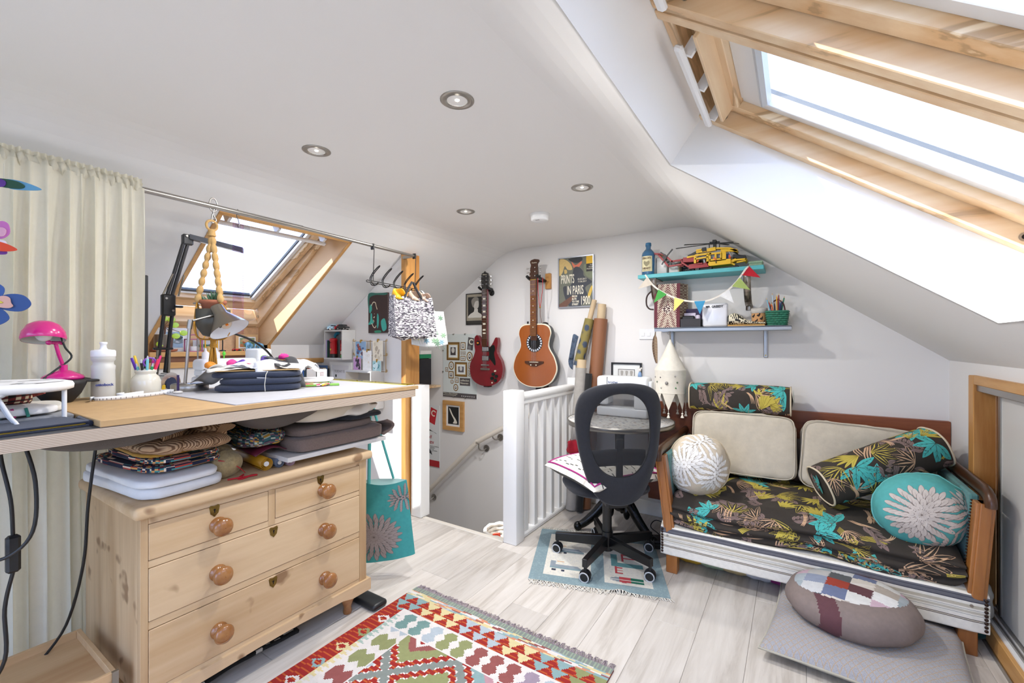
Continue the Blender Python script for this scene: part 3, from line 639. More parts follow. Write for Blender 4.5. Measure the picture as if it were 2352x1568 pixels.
t, sh, yy = framed('framed_poster', 'exhibition poster lettered PRINTS IN PARIS 1900 in a thin silver frame', -1.591, -1.289, 1.50, 1.898, .008, mat('silver_frame', 'b4b8c2', .3, .9), cat='poster')
q = MB(); rect(q, -1.583, -1.297, 1.508, 1.89, yy, '6f7164')
blob(q, [(-1.583, 1.88), (-1.54, 1.885), (-1.49, 1.85), (-1.47, 1.80), (-1.51, 1.80), (-1.535, 1.83), (-1.555, 1.78), (-1.583, 1.76)], yy-.0004, 'd6b878')
blob(q, [(-1.54, 1.80), (-1.52, 1.80), (-1.515, 1.775), (-1.535, 1.77)], yy-.0006, 'cdb06c')
blob(q, [(-1.50, 1.885), (-1.40, 1.888), (-1.385, 1.865), (-1.43, 1.845), (-1.48, 1.862)], yy-.0006, '2f3136')
blob(q, [(-1.475, 1.86), (-1.44, 1.83), (-1.395, 1.855), (-1.39, 1.84), (-1.43, 1.80), (-1.46, 1.815)], yy-.0008, 'd8775a')
blob(q, [(-1.46, 1.80), (-1.42, 1.815), (-1.38, 1.78), (-1.37, 1.74), (-1.305, 1.69), (-1.36, 1.65), (-1.34, 1.58), (-1.40, 1.51), (-1.50, 1.515), (-1.55, 1.66), (-1.48, 1.68)], yy-.0009, '3d4048')
blob(q, [(-1.37, 1.83), (-1.30, 1.80), (-1.30, 1.72), (-1.36, 1.75)], yy-.0010, '7d8468')
blob(q, [(-1.31, 1.66), (-1.30, 1.64), (-1.325, 1.57), (-1.34, 1.59)], yy-.0011, 'd9b64e')
q.add([(-1.583, yy-.0011, 1.508), (-1.52, yy-.0011, 1.508), (-1.44, yy-.0011, 1.585), (-1.46, yy-.0011, 1.60), (-1.583, yy-.0011, 1.53)], [(0, 1, 2, 3, 4)], h('6b4a3c'))
rect(q, -1.352, -1.297, 1.832, 1.89, yy-.0012, 'edbb2d'); rect(q, -1.352, -1.297, 1.772, 1.832, yy-.0012, '33302f'); q.build('artwork_print', PR, sh)
cr = mat('cream_ink', 'f3ecd8', .6)
text('PRINTS', .098, (-1.51, yy-.0022, 1.722), XW, ZW, cr, sh, sx=.37, bold=.0008); text('IN PARIS', .098, (-1.445, yy-.0022, 1.632), XW, ZW, cr, sh, sx=.38, bold=.0008); text('1900', .095, (-1.36, yy-.0022, 1.548), XW, ZW, cr, sh, sx=.44, bold=.0008)
text('FROM\nELITE\nTO THE\nSTREET', .021, (-1.472, yy-.0022, 1.555), XW, ZW, cr, sh, align='LEFT', sx=.8, bold=.0005); text('03.03.2017-\n11.06.2017', .019, (-1.385, yy-.0022, 1.708), XW, ZW, cr, sh, sx=.85); text('Van\nGogh\nMuseum', .014, (-1.30, yy-.0022, 1.806), XW, ZW, cr, sh, align='RIGHT')
t, sh, yy = framed('framed_photo', 'black and white photo of a curly haired statue bust beside the red guitar', -2.538, -2.335, 1.388, 1.672, .004, BLACK, th=.012, sheet='3a3734')
q = MB(); rect(q, -2.532, -2.341, 1.425, 1.664, yy, 'a59c8a'); rect(q, -2.516, -2.36, 1.452, 1.64, yy-.0003, '2d2b2a')
blob(q, [(-2.516, 1.453), (-2.44, 1.452), (-2.362, 1.453), (-2.365, 1.48), (-2.40, 1.50), (-2.405, 1.53), (-2.44, 1.53), (-2.45, 1.505), (-2.49, 1.485)], yy-.0006, 'd9d5cc'); blob(q, [(-2.44, 1.53), (-2.40, 1.54), (-2.392, 1.575), (-2.40, 1.61), (-2.43, 1.615), (-2.45, 1.58)], yy-.0008, 'cdc8be'); blob(q, [(-2.47, 1.57), (-2.455, 1.545), (-2.44, 1.58), (-2.425, 1.60), (-2.395, 1.605), (-2.40, 1.63), (-2.44, 1.637), (-2.475, 1.61)], yy-.0009, '8b867d'); q.build('photo_print', PR, sh)
# clip framed museum poster with printed picture frames
t, sh, yy = framed('museum_poster', 'clip framed museum poster printed with many small gilt picture frames', -2.82, -2.418, .715, 1.305, 0, None, th=.012, sheet='dfe2df', cat='poster')
q = MB(); rect(q, -2.82, -2.418, .715, .757, yy, '574f50')
gx = lambda u: -2.82+(u-58)/610*.402
gz = lambda v: 1.305-(v-205)/1145*.59
def pframe(u0, u1, v0, v1, oval=False, k=0):
    x0, x1, z0, z1 = gx(u0), gx(u1), gz(v1), gz(v0); w_ = min(x1-x0, z1-z0)
    for d, c, e in ((0, '7d5a2c', .0003), (.1, 'b08a4c', .0005), (.16, 'efeeea', .0007), (.3, ['4b4244', '8b8580', '6b6468'][k % 3], .0009)):
        a = d*w_
        if oval: q.add([(lerp(x0, x1, .5)+(x1-x0-2*a)/2*math.cos(i*PI/10), yy-e, lerp(z0, z1, .5)+(z1-z0-2*a)/2*math.sin(i*PI/10)) for i in range(20)], [list(range(20))], h(c))
        else: rect(q, x0+a, x1-a, z0+a, z1-a, yy-e, c)
    xm, zm, s_ = (x0+x1)/2, (z0+z1)/2, w_
    q.add([(xm+s_*.13*math.cos(i*PI/5), yy-.0011, zm+s_*(.06+.17*math.sin(i*PI/5))) for i in range(10)], [list(range(10))], h('d9d2cb'))
for i, a in enumerate([(128, 370, 350, 680), (385, 475, 352, 492), (383, 422, 515, 575), (432, 475, 515, 578), (385, 473, 598, 685), (282, 505, 710, 970), (525, 597, 712, 820), (522, 580, 840, 955), (102, 157, 815, 890), (163, 260, 880, 1012), (282, 352, 988, 1083)]): pframe(*a, k=i)
for i, a in enumerate([(495, 600, 520, 690), (165, 268, 700, 855), (198, 260, 1033, 1110), (253, 343, 1107, 1237)]): pframe(*a, oval=True, k=i)
rect(q, gx(372), gx(557), gz(1128), gz(993), yy-.0004, '574f50')
q.add([(gx(525), yy-.0004, gz(262)), (gx(627), yy-.0004, gz(282)), (gx(600), yy-.0004, gz(500)), (gx(502), yy-.0004, gz(478))], [(0, 1, 2, 3)], h('574f50'))
for k in range(7): rect(q, gx(400+k*36), gx(418+k*36), gz(1325), gz(1308), yy-.0003, 'd8d4d2')
for k in range(4): rect(q, gx(520), gx(570), gz(425+k*18), gz(420+k*18), yy-.0006, 'c8c4c2')
q.build('poster_print', PR, sh)
text('collection\nNoureev', .026, (gx(385), yy-.0015, gz(1060)), XW, ZW, cr, sh, align='LEFT'); text('C', .07, (gx(572), yy-.0015, gz(350)), V((1, 0, -.15)), V((.12, 0, 1)), cr, sh, bold=.002); text('Moulins en Allier en Auvergne', .014, (gx(70), yy-.0015, gz(1285)), XW, ZW, cr, sh, align='LEFT'); text('www.cncs.fr / 04 70 20 76 20', .013, (gx(70), yy-.0015, gz(1315)), XW, ZW, cr, sh, align='LEFT')
q = MB(); q.quad((-2.82, yy-.004, .715), (-2.418, yy-.004, .715), (-2.418, yy-.004, 1.305), (-2.82, yy-.004, 1.305)); q.build('glass', glass('clear_glass', 'fbfdfd'), t)
for x, z in ((-2.69, 1.303), (-2.55, 1.303), (-2.818, 1.15), (-2.818, .95), (-2.69, .717), (-2.55, .717)): MB().bx(x-.006, x+.006, yy-.006, GB-.002, z-.006, z+.006).build('clip', STEEL, t)
t, sh, yy = framed('framed_print', 'small picture of a white sculpted figure in a wide oak frame by the stairs', -2.81, -2.562, .405, .68, .038, OAKX, th=.025, sheet='efeeec')
q = MB(); rect(q, -2.75, -2.62, .462, .625, yy-.0002, '17181a'); blob(q, [(-2.735, .61), (-2.72, .60), (-2.69, .55), (-2.655, .51), (-2.64, .475), (-2.69, .472), (-2.675, .50), (-2.705, .545), (-2.725, .58)], yy-.0005, 'e6e1d2'); q.build('photo_print', PR, sh)
t, sh, yy = framed('dance_poster', 'clip framed poster with red label and red band behind the newel post', -3.19, -2.865, .027, .622, 0, None, th=.012, sheet='e4e6e6', cat='poster')
q = MB(); rect(q, -3.19, -2.865, .027, .088, yy, 'b3202a')
q.add([(-2.975, yy-.0003, .60), (-2.895, yy-.0003, .575), (-2.925, yy-.0003, .43), (-3.0, yy-.0003, .455)], [(0, 1, 2, 3)], h('c3212c'))
blob(q, [(-3.15, .36), (-3.05, .395), (-2.96, .37), (-2.90, .345), (-2.93, .36), (-3.02, .37)], yy-.0004, '26272b'); blob(q, [(-3.08, .22), (-3.0, .20), (-2.96, .14), (-2.985, .15), (-3.03, .16)], yy-.0004, '26272b'); q.build('poster_print', PR, sh)
red = mat('red_ink', 'b3303a', .6); text('Rudolf', .045, (-2.965, yy-.0012, .31), XW, ZW, red, sh, align='RIGHT'); text('Noureev', .06, (-2.935, yy-.0012, .262), XW, ZW, red, sh, align='RIGHT'); text('C', .08, (-2.945, yy-.0012, .54), V((1, 0, -.3)), V((.2, 0, 1)), cr, sh, bold=.002); text('photos et costumes\nexposition\ndu 7 mai\nau 11 novembre\n2017', .014, (-2.985, yy-.0012, .195), XW, ZW, mat('grey_ink', '5a5a5c', .6), sh, align='LEFT')
# ---- small black framed picture above the sewing table, light switch
t, sh, yy = framed('framed_drawing', 'small line drawing in a black frame above the sewing machine', -1.15, -.925, .93, 1.078, .012, BLACK, th=.02, sheet='edeeea')
q = MB(); rect(q, -1.10, -.975, .95, 1.03, yy-.0003, '4a4a4a'); rect(q, -1.096, -.979, .954, 1.026, yy-.0005, 'dcdad5'); 
for k in range(3): blob(q, [(-1.08+k*.035, 1.015), (-1.06+k*.035, 1.015), (-1.065+k*.035, .985), (-1.072+k*.035, .97)], yy-.0007, 'a9a49c')
q.build('drawing_print', PR, sh)
t = thing('light_switch', 'white double light switch plate left of the steel shelf', 'switch', (-.895, GB, 1.245)); MB().bx(-.945, -.83, GB-.009, GB-.0005, 1.247, 1.322, .003).build('plate', WPL, t)
for a in (-.918, -.876): MB().bx(a-.012, a+.012, GB-.013, GB-.008, 1.27, 1.298, .002).build('rocker', mat('rocker_white', 'f6f6f4', .3), t)
# ---------------------------------------------------------------- wall shelves at the gable
TURQ = mat('turquoise_paint', '58b6bd', .45, var=.06, vs=20)
t = thing('wall_shelf', 'turquoise painted wall shelf carrying the toy helicopter', 'shelf', (-.525, 3.05, 1.65))
MB().bx(-.895, -.155, 2.95, GB-.001, 1.655, 1.680, .002).build('board', TURQ, t)
def arcbracket(x, par, z1, z0):
    q = MB(); P = [V((x, 2.985, z1))]+[V((x, GB-.006-.165*math.cos(a)**1.0, z1-.004-(z1-z0-.03)*math.sin(a))) for a in [i*PI/2/10 for i in range(11)]]+[V((x, GB-.004, z0))]
    for a, b in zip(P[:-1], P[1:]):
        d = (b-a).normalized(); n = d.cross(V((1, 0, 0))).normalized()*.0025
        q.add([a-n-V((.02, 0, 0)), b-n-V((.02, 0, 0)), b-n+V((.02, 0, 0)), a-n+V((.02, 0, 0)), a+n-V((.02, 0, 0)), b+n-V((.02, 0, 0)), b+n+V((.02, 0, 0)), a+n+V((.02, 0, 0))], [(0, 1, 2, 3), (7, 6, 5, 4), (0, 4, 5, 1), (3, 2, 6, 7)], None, True)
    q.bx(x-.02, x+.02, 2.97, GB-.002, z1-.004, z1); q.build('curved_bracket', mat('worn_steel', 'a89f95', .3, 1, var=.25, vs=30), par)
arcbracket(-.80, t, 1.654, 1.445); arcbracket(-.245, t, 1.654, 1.43)
t = thing('steel_wall_shelf', 'brushed steel wall shelf below the turquoise one', 'shelf', (-.4, 3.05, 1.13))
q = MB(); q.bx(-.785, -.018, 2.95, GB-.001, 1.316, 1.322); q.bx(-.785, -.018, 2.95, 2.955, 1.298, 1.32); q.bx(-.785, -.018, 3.145, GB-.001, 1.298, 1.32); q.build('tray', STEEL, t)
for x in (-.713, -.155):
    q = MB(); q.bx(x-.012, x+.012, GB-.008, GB-.001, 1.13, 1.315, .003); q.bx(x-.012, x+.012, 2.98, GB-.008, 1.307, 1.3155); q.bx(x-.004, x+.004, GB-.02, GB-.008, 1.15, 1.31); b = q.build('bracket', STEEL, t)
    for z in (1.145, 1.28): disc('screw', x, z, .004, GB-.0105, GB-.008, mat('brass', '', 0), b, 8)
# ---- blue bottle
t = thing('gin_bottle', 'blue glass spirit bottle with a cream label on the turquoise shelf', 'bottle', (-.838, 3.0, 1.68))
m_, nt_, b_ = base('blue_glass'); b_.inputs['Base Color'].default_value = h('3f7fae'); b_.inputs['Roughness'].default_value = .05; b_.inputs['Transmission Weight'].default_value = .45; b_.inputs['Coat Weight'].default_value = 1
q = MB(); q.lathe([(.001, .0), (.04, .0), (.044, .006), (.044, .135), (.04, .152), (.026, .17), (.017, .178), (.0165, .195), (.02, .197), (.02, .203)], (-.838, 3.0, 1.6802), 28); q.build('glass_body', m_, t)
MB().lathe([(.019, 0), (.019, .012), (.017, .016)], (-.838, 3.0, 1.8835), 20).build('stopper', mat('blue_cap', '2f6d96', .3), t)
q = MB()
for k in range(12):
    a, b = [PI*1.5-.85+1.7*i/12 for i in (k, k+1)]
    q.add([(-.838+.0445*math.cos(g), 3.0+.0445*math.sin(g), 1.6802+z) for g, z in ((a, .022), (b, .022), (b, .125), (a, .125))], [(0, 1, 2, 3)], h('e3d9ae'), True)
l_ = q.build('paper_label', PR, t)
br = mat('brown_ink', '5a3a22', .6)
text("ZEALOT'S", .0175, (-.838, 2.9545, 1.790), XW, ZW, br, l_, sx=.75, bold=.0004); text('HEART', .0185, (-.838, 2.9545, 1.722), XW, ZW, br, l_, sx=.9, bold=.0004); text('HANDCRAFTED GIN', .005, (-.838, 2.9545, 1.709), XW, ZW, br, l_)
q = MB(); blob(q, [(-.838, 1.735), (-.82, 1.755), (-.823, 1.772), (-.838, 1.766), (-.853, 1.772), (-.856, 1.755)], 2.9547, '8f8766'); q.build('heart_print', PR, l_)
# ---- white wooden jar blocks, cork, dark photo card, green box
t = thing('corked_jar', 'tall white square jar with a cork behind the blue bottle', 'jar', (-.765, 3.07, 1.68)); q = MB(); q.bx(-.80, -.725, 3.035, 3.11, 1.6802, 1.80, .006, seg=2); q.build('body', mat('milky_jar', 'e4e0da', .3, var=.1), t); MB().cyl((-.762, 3.07, 1.80), (-.762, 3.07, 1.822), .013, .015).build('cork', mat('cork', 'b98f5e', .8, var=.2, vs=90), t)
t = thing('white_block', 'short white wooden block beside the corked jar', 'block', (-.69, 3.07, 1.68)); MB().bx(-.715, -.655, 3.05, 3.11, 1.6802, 1.765, .003).build('body', mat('chalk_white', 'e8e4de', .7), t); MB().bx(-.655+.001, -.648, 3.05, 3.11, 1.6802, 1.765).build('edge', mat('raw_ply', 'cbb594', .7), t)
q = MB(); q.bx(-.645, -.50, 3.1, 3.104, 1.6802, 1.765); rect(q, -.645, -.50, 1.6802, 1.765, 3.0995, '2b2d2f')
for k in range(60):
    a, b = random.uniform(-.64, -.51), random.uniform(1.685, 1.757); rect(q, a, a+random.uniform(.003, .02), b, b+random.uniform(.001, .006), 3.099-.00001*k, random.choice(['555a5e', '8b8f92', '1a1b1c', 'b5b8ba']))
tag(q.build('photo_card', PR), 'dark black and white photo card propped under the helicopter tail', 'photo')
t = thing('green_box', 'small pale green woven box with lid at the end of the turquoise shelf', 'box', (-.19, 3.04, 1.68)); GB_ = fabric('green_weave', 'a7c1a2', 400, .8, .3, .5, 90)
q = MB(); q.bx(-.235, -.165, 3.0, 3.08, 1.6802, 1.70, .003); q.build('base', GB_, t); q = MB(); q.bx(-.238, -.162, 2.997, 3.083, 1.70, 1.714, .004); q.build('lid', GB_, t)
# ---- toy helicopter
def hp(zx, zy): return (-.785+(zx-367)*.000355, 1.684+((655-.071*(zx-200))-zy)*.000355)
YEL, RED, DGR, LGR, ORA, BLU = [mat('brick_'+n, c, .45) for n, c in (('yellow', 'f0bf12'), ('red', 'a01018'), ('dark', '1d1f20'), ('grey', '9ba3aa'), ('orange', 'e8601a'), ('blue', '1f4f94'))]
he = thing('toy_helicopter', 'yellow and red construction toy rescue helicopter on the turquoise shelf', 'toy helicopter', (-.45, 3.03, 1.68))
def hb(name, m, segs, par=None):
    q = MB()
    for a in segs: beam(q, hp(*a[0]), hp(*a[1]), a[2]*.000355, a[3], a[4])
    return q.build(name, m, par or he)
yf, yb = 2.985, 3.075
hb('cabin_lower', YEL, [((1270, 475), (1640, 440), 90, yf, yb), ((1640, 440), (1720, 410), 45, yf+.01, yb-.01)])
hb('cabin_front_panel', YEL, [((1300, 330), (1300, 420), 40, yf, yf+.01), ((1530, 270), (1530, 420), 70, yf, yf+.012), ((1300, 420), (1500, 405), 45, yf, yf+.01), ((1300, 300), (1500, 288), 30, yf, yf+.01), ((1400, 310), (1400, 400), 30, yf, yf+.01), ((1490, 300), (1490, 400), 30, yf, yf+.01)])
hb('side_frame', YEL, [((1060, 340), (1060, 460), 36, yf, yf+.012), ((1270, 300), (1270, 470), 36, yf, yf+.012), ((1060, 320), (1330, 290), 32, yf, yf+.012), ((1060, 385), (1270, 355), 26, yf, yf+.012)]); hb('side_frame', YEL, [((1060, 320), (1330, 290), 32, yb-.012, yb), ((1060, 320), (1060, 460), 36, yb-.012, yb)])
hb('roof_beam', YEL, [((920, 348), (1060, 325), 30, yf+.005, yf+.02), ((1080, 265), (1250, 245), 34, yf, yf+.02), ((1080, 230), (1170, 218), 28, yf, yf+.02), ((1260, 235), (1400, 212), 60, yf, yf+.05), ((1410, 205), (1620, 215), 26, yf, yf+.04), ((1480, 250), (1740, 255), 40, yf, yf+.02), ((1620, 215), (1740, 270), 34, yf, yf+.07)])
hb('engine_core', LGR, [((1100, 300), (1480, 268), 60, yf+.015, yb-.015), ((1200, 380), (1210, 450), 30, yf+.02, yb-.02), ((1110, 360), (1250, 350), 60, yf+.02, yb-.02), ((1320, 350), (1480, 330), 70, yf+.02, yb-.02)])
hb('engine_pod', DGR, [((1180, 225), (1245, 215), 70, yf-.004, yf+.02), ((930, 325), (1080, 250), 40, yf+.02, yf+.035), ((1120, 250), (1140, 300), 30, yf+.01, yf+.03)])
hb('crane_hook', ORA, [((1370, 370), (1410, 420), 22, yf-.006, yf), ((1090, 430), (1115, 400), 26, yf+.01, yf+.02)]); hb('hook_tip', DGR, [((1405, 420), (1410, 470), 12, yf-.006, yf)])
hb('cockpit_seat', BLU, [((1590, 300), (1590, 390), 50, yf+.02, yb-.02)]); hb('pilot', ORA, [((1620, 320), (1620, 380), 36, yf+.015, yf+.035)])
hb('windscreen', glass('smoky_screen', '8a9096'), [((1650, 250), (1770, 340), 8, yf+.005, yb-.005)]); hb('dashboard', DGR, [((1670, 345), (1860, 375), 60, yf+.01, yb-.01)]); hb('windscreen_strut', LGR, [((1610, 270), (1650, 360), 14, yf, yf+.006)])
hb('nose', YEL, [((1690, 420), (1880, 410), 26, yf, yf+.014), ((1690, 420), (1880, 410), 26, yb-.014, yb), ((1730, 465), (1850, 440), 22, yf, yf+.014), ((1850, 450), (1878, 400), 22, yf, yb), ((1640, 470), (1700, 500), 26, yf+.01, yb-.01)])
hb('tail_cone', RED, [((850, 390), (1045, 385), 85, yf+.012, yb-.012)])
hb('lower_frame', RED, [((940, 520), (1270, 500), 34, yf-.004, yf+.014), ((960, 550), (1290, 520), 28, yf-.006, yf+.012), ((1250, 440), (1270, 520), 32, yf, yf+.014), ((830, 440), (945, 520), 26, yf, yf+.012), ((950, 490), (1180, 460), 22, yf+.01, yf+.02), ((940, 520), (1270, 500), 34, yb-.014, yb), ((1040, 470), (1260, 470), 40, yf+.02, yb-.02)])
hb('tail_boom', RED, [((640, 410), (840, 380), 28, yf+.012, yf+.024), ((580, 500), (830, 470), 28, yf+.012, yf+.024), ((830, 380), (830, 470), 22, yf+.012, yf+.024), ((640, 410), (840, 380), 28, yb-.024, yb-.012), ((580, 500), (830, 470), 28, yb-.024, yb-.012), ((400, 270), (590, 500), 32, yf+.012, yf+.024), ((510, 275), (660, 420), 32, yf+.012, yf+.024), ((330, 255), (430, 265), 34, yf+.012, yf+.024), ((440, 260), (530, 285), 26, yf+.012, yf+.024)])
hb('tail_gear', DGR, [((480, 300), (590, 420), 40, yf+.024, yf+.04), ((560, 430), (640, 440), 50, yf+.024, yf+.04), ((330, 250), (440, 270), 20, yf+.03, yf+.045), ((690, 450), (800, 420), 18, yf+.02, yf+.04)])
hb('tail_rotor', DGR, [((450, 235), (560, 310), 22, yf+.004, yf+.009), ((560, 320), (670, 185), 24, yf+.004, yf+.009), ((555, 320), (475, 470), 22, yf+.004, yf+.009)])
hb('undercarriage', DGR, [((1060, 560), (1330, 545), 34, yf+.01, yb-.01), ((1000, 565), (1040, 565), 26, yf+.01, yb-.01)])
q = MB()
for zx, zy in ((1710, 525), (1720, 525)): p = hp(zx, zy); q.cyl((p[0], yf+.02+(zx-1710)*.004, p[1]), (p[0], yf+.03+(zx-1710)*.004, p[1]), .0125, n=14)
for yy_ in (yf-.004, yb-.008): p = hp(1100, 566); q.cyl((p[0], yy_, p[1]), (p[0], yy_+.012, p[1]), .012, n=14)
q.build('wheel', BLKP, he)
hb('rotor_mast', DGR, [((1290, 100), (1290, 190), 16, yf+.02, yf+.026), ((1455, 100), (1455, 190), 16, yf+.02, yf+.026), ((1340, 70), (1400, 70), 50, yf+.02, yb-.02), ((1290, 90), (1450, 85), 36, yf+.03, yb-.03), ((1370, 100), (1370, 200), 50, yf+.035, yb-.035)])
hx, hz = hp(1370, 95)
for ang, L_ in ((183, .235), (232, .19), (20, .16), (65, .10), (318, .22)):
    a = math.radians(ang); d = V((math.cos(a), math.sin(a)*.45, -.03 if ang != 318 else -.16)); d.normalize(); n_ = V((-d.y, d.x, 0)).normalized()*.0085
    p, r_ = V((hx, 3.03, hz))+d*.018, V((hx, 3.03, hz))+d*L_; q = MB(); u = V((0, 0, .0015))
    q.add([p-n_*.6-u, r_-n_-u, r_+n_-u, p+n_*.6-u, p-n_*.6+u, r_-n_+u, r_+n_+u, p+n_*.6+u], [(0, 1, 2, 3), (7, 6, 5, 4), (0, 4, 5, 1), (1, 5, 6, 2), (2, 6, 7, 3), (3, 7, 4, 0)]); q.build('rotor_blade', DGR, he)
# ---- things on the steel shelf
ZS = 1.3225
t = thing('woven_bag', 'tall plum and cream woven straw bag at the left end of the steel shelf', 'bag', (-.72, 3.05, ZS))
q = MB(); x0, x1, y0, y1, H = -.80, -.635, 3.0, 3.1, .29
def wv(u, v):
    # front face pattern
    X, Z = u, v
    if u < .11 or u > .84: return h('5a1d2c') if (int(v*60)+int(u*60)) % 2 else h('6d2b38')
    cx, cz = u-.48, v-.42
    if abs(cx)*.55+abs(cz-.0) < .12 and v < .6: return h('e8dfcf') if (int((cx+cz)*40)+int((cx-cz)*40)) % 2 else h('451722')
    k = int((v*26+abs(u-.5)*16)*1.0*1.6)
    return h('dcd0bb') if k % 2 else h('6b2f35')
q.surf(lambda u, v: V((lerp(x0, x1, u)+.006*math.sin(u*3), y0+.012*(1-v)*0+.01*v, ZS+.002+H*v)), 34, 60, wv)
q.surf(lambda u, v: V((lerp(x1, x1+.03, u), lerp(y0, y1, u)+.01*v, ZS+.002+H*v)), 6, 40, lambda u, v: h('b7a58e') if (int(v*50)+int(u*8)) % 2 else h('7c5a4e'))
q.surf(lambda u, v: V((lerp(x1+.03, x0, u), y1, ZS+.002+H*v)), 4, 4, lambda u, v: h('b7a58e')); q.surf(lambda u, v: V((x0, lerp(y1, y0, u)+.01*v, ZS+.002+H*v)), 4, 30, lambda u, v: h('6b2f35') if int(v*60) % 2 else h('dcd0bb'))
q.quad((x0, y0, ZS+.001), (x1, y0, ZS+.001), (x1+.03, y1, ZS+.001), (x0, y1, ZS+.001), h('6b2f35'))
q.build('woven_body', vcol('straw', .7, .3, 400), t)
q = MB(); q.tube(spline([(-.80, 3.01, ZS+.265), (-.845, 3.0, ZS+.22), (-.85, 3.0, ZS+.16), (-.83, 3.0, ZS+.13), (-.803, 3.005, ZS+.125)], 6), .005, 8); q.build('rope_handle', mat('dark_rope', '3b2a28', .8, bump=.6), t)
t = thing('card_box', 'open charcoal box with purple lid holding papers on the steel shelf', 'box', (-.565, 3.03, ZS))
cb = mat('charcoal_card', '3a383d', .7)
q = MB(); q.bx(-.632, -.502, 2.99, 2.994, ZS+.001, ZS+.055); q.bx(-.632, -.502, 3.076, 3.08, ZS+.001, ZS+.055); q.bx(-.632, -.628, 2.99, 3.08, ZS+.001, ZS+.055); q.bx(-.506, -.502, 2.99, 3.08, ZS+.001, ZS+.055); q.bx(-.632, -.502, 2.99, 3.08, ZS+.001, ZS+.004); q.build('box_body', cb, t)
MB().bx(-.62, -.505, 3.082, 3.09, ZS+.001, ZS+.125).build('purple_lid', mat('purple_card', '33214a', .6), t)
q = MB(); q.bx(-.615, -.545, 3.04, 3.05, ZS+.02, ZS+.095); q.build('papers', mat('mauve_paper', 'd9cfe0', .7), t); MB().bx(-.622, -.545, 3.0, 3.03, ZS+.05, ZS+.075, .006).build('glasses_case', BLKP, t); MB().bx(-.54, -.515, 3.01, 3.04, ZS+.03, ZS+.08, .006).build('crumpled_paper', mat('mauve_paper', '', 0), t)
t = thing('storage_tin', 'white rounded tin lettered in black on the steel shelf under the bunting', 'tin', (-.427, 3.03, ZS)); b = MB().bx(-.50, -.352, 3.0, 3.045, ZS+.001, ZS+.15, .014, seg=3).build('tin_body', mat('white_tin', 'e9e9ee', .25, .1), t)
text('MR. GREEDY', .0195, (-.427, 2.9995, ZS+.127), XW, ZW, BLKP, b, bold=.0008, sx=.92)
t = thing('patterned_pouch', 'black and cream patterned pouch lying on a notebook', 'pouch', (-.26, 3.03, ZS)); MB().bx(-.35, -.15, 2.985, 3.05, ZS+.001, ZS+.011, .002).build('notebook', mat('ochre_card', 'c79a55', .6), t)
def pz(u): return .012+.045*math.exp(-((u-.18)/.25)**2)*(1 if u < 1 else 1)+.018*(1-u)
q = MB(); q.surf(lambda u, v: V((lerp(-.35, -.148, u), 3.02+.032*math.cos(2*PI*v), ZS+.012+pz(u)*(.5+.5*math.sin(2*PI*v)))), 40, 16, lambda u, v: h('1f1c1a') if (math.sin(u*55+3*math.sin(v*25))*math.sin(v*37+2*math.sin(u*40))) > .08 else h('e6dcc0'), cv=True)
q.build('pouch', PR, t)
t = thing('fabric_pot', 'tan fabric pot printed with dark rabbits and a grey turned cuff', 'pot', (-.185, 3.06, ZS)); tan = fabric('tan_canvas', 'cf9a66', 500)
q = MB(); q.lathe([(.001, 0), (.038, 0), (.042, .02), (.042, .08)], (-.185, 3.06, ZS+.001), 20, caps=False); b = q.build('body', tan, t); q = MB(); q.lathe([(.043, .078), (.046, .08), (.046, .105), (.042, .11), (.036, .1)], (-.185, 3.06, ZS+.001), 20, caps=False); q.build('cuff', fabric('grey_cuff', 'c9c3bb'), t)
q = MB()
for (a, z) in ((-1.9, .03), (-1.25, .045), (-1.6, .065), (-2.3, .06), (-1.0, .02)):
    for da, dz, r_ in ((0, 0, .007), (.12, .006, .0045), (.16, .012, .003), (-.12, .0, .004)): q.ell((-.185+.042*math.cos(a+da), 3.06+.042*math.sin(a+da), ZS+z+dz), (r_, r_*.4, r_), n=8, m=6)
q.build('rabbit_print', mat('dark_print', '2f2622', .8), b)
bk = thing('pencil_basket', 'green woven basket full of coloured pencils on the steel shelf', 'basket', (-.09, 3.03, ZS)); GRN = mat('green_wicker', '2f7a60', .6, var=.3, vs=60)
q = MB()
for k in range(7):
    z = ZS+.002+k*.0125; r_ = .046+k*.0016
    def sq(a, r_=r_, z=z, k=k): c, s = math.cos(a), math.sin(a); f = 1/max(abs(c), abs(s))**.75; w_ = .0018*math.sin(a*18+k*PI); return V((-.09+(r_+w_)*c*f, 3.03+(r_*.85+w_)*s*f, z+.006))
    q.tube([sq(2*PI*i/72) for i in range(72)], .0066, 6, closed=True)
q.bx(-.128, -.052, 2.998, 3.062, ZS+.001, ZS+.004); q.build('woven_body', GRN, bk)
q = MB(); q.tube(spline([(-.13, 3.03, ZS+.085), (-.12, 3.03, ZS+.13), (-.09, 3.03, ZS+.155), (-.06, 3.03, ZS+.13), (-.05, 3.03, ZS+.085)], 6), .004, 8); q.build('handle', mat('maroon_handle', '5b2a26', .5), bk)
PCN = ['blue', 'red', 'amber', 'green', 'sky blue', 'navy', 'cream', 'orange', 'violet', 'brown', 'pale blue', 'black green', 'grey', 'maroon']
PC = ['2f6db0', 'c9352c', 'e0a22b', '2a8a63', '83bcd3', '1d2c55', 'd9d4c8', 'e06a2a', '7b4fa0', '4a2f22', 'a3c1d6', '263a33', 'b9c9d3', '8f2f2f']
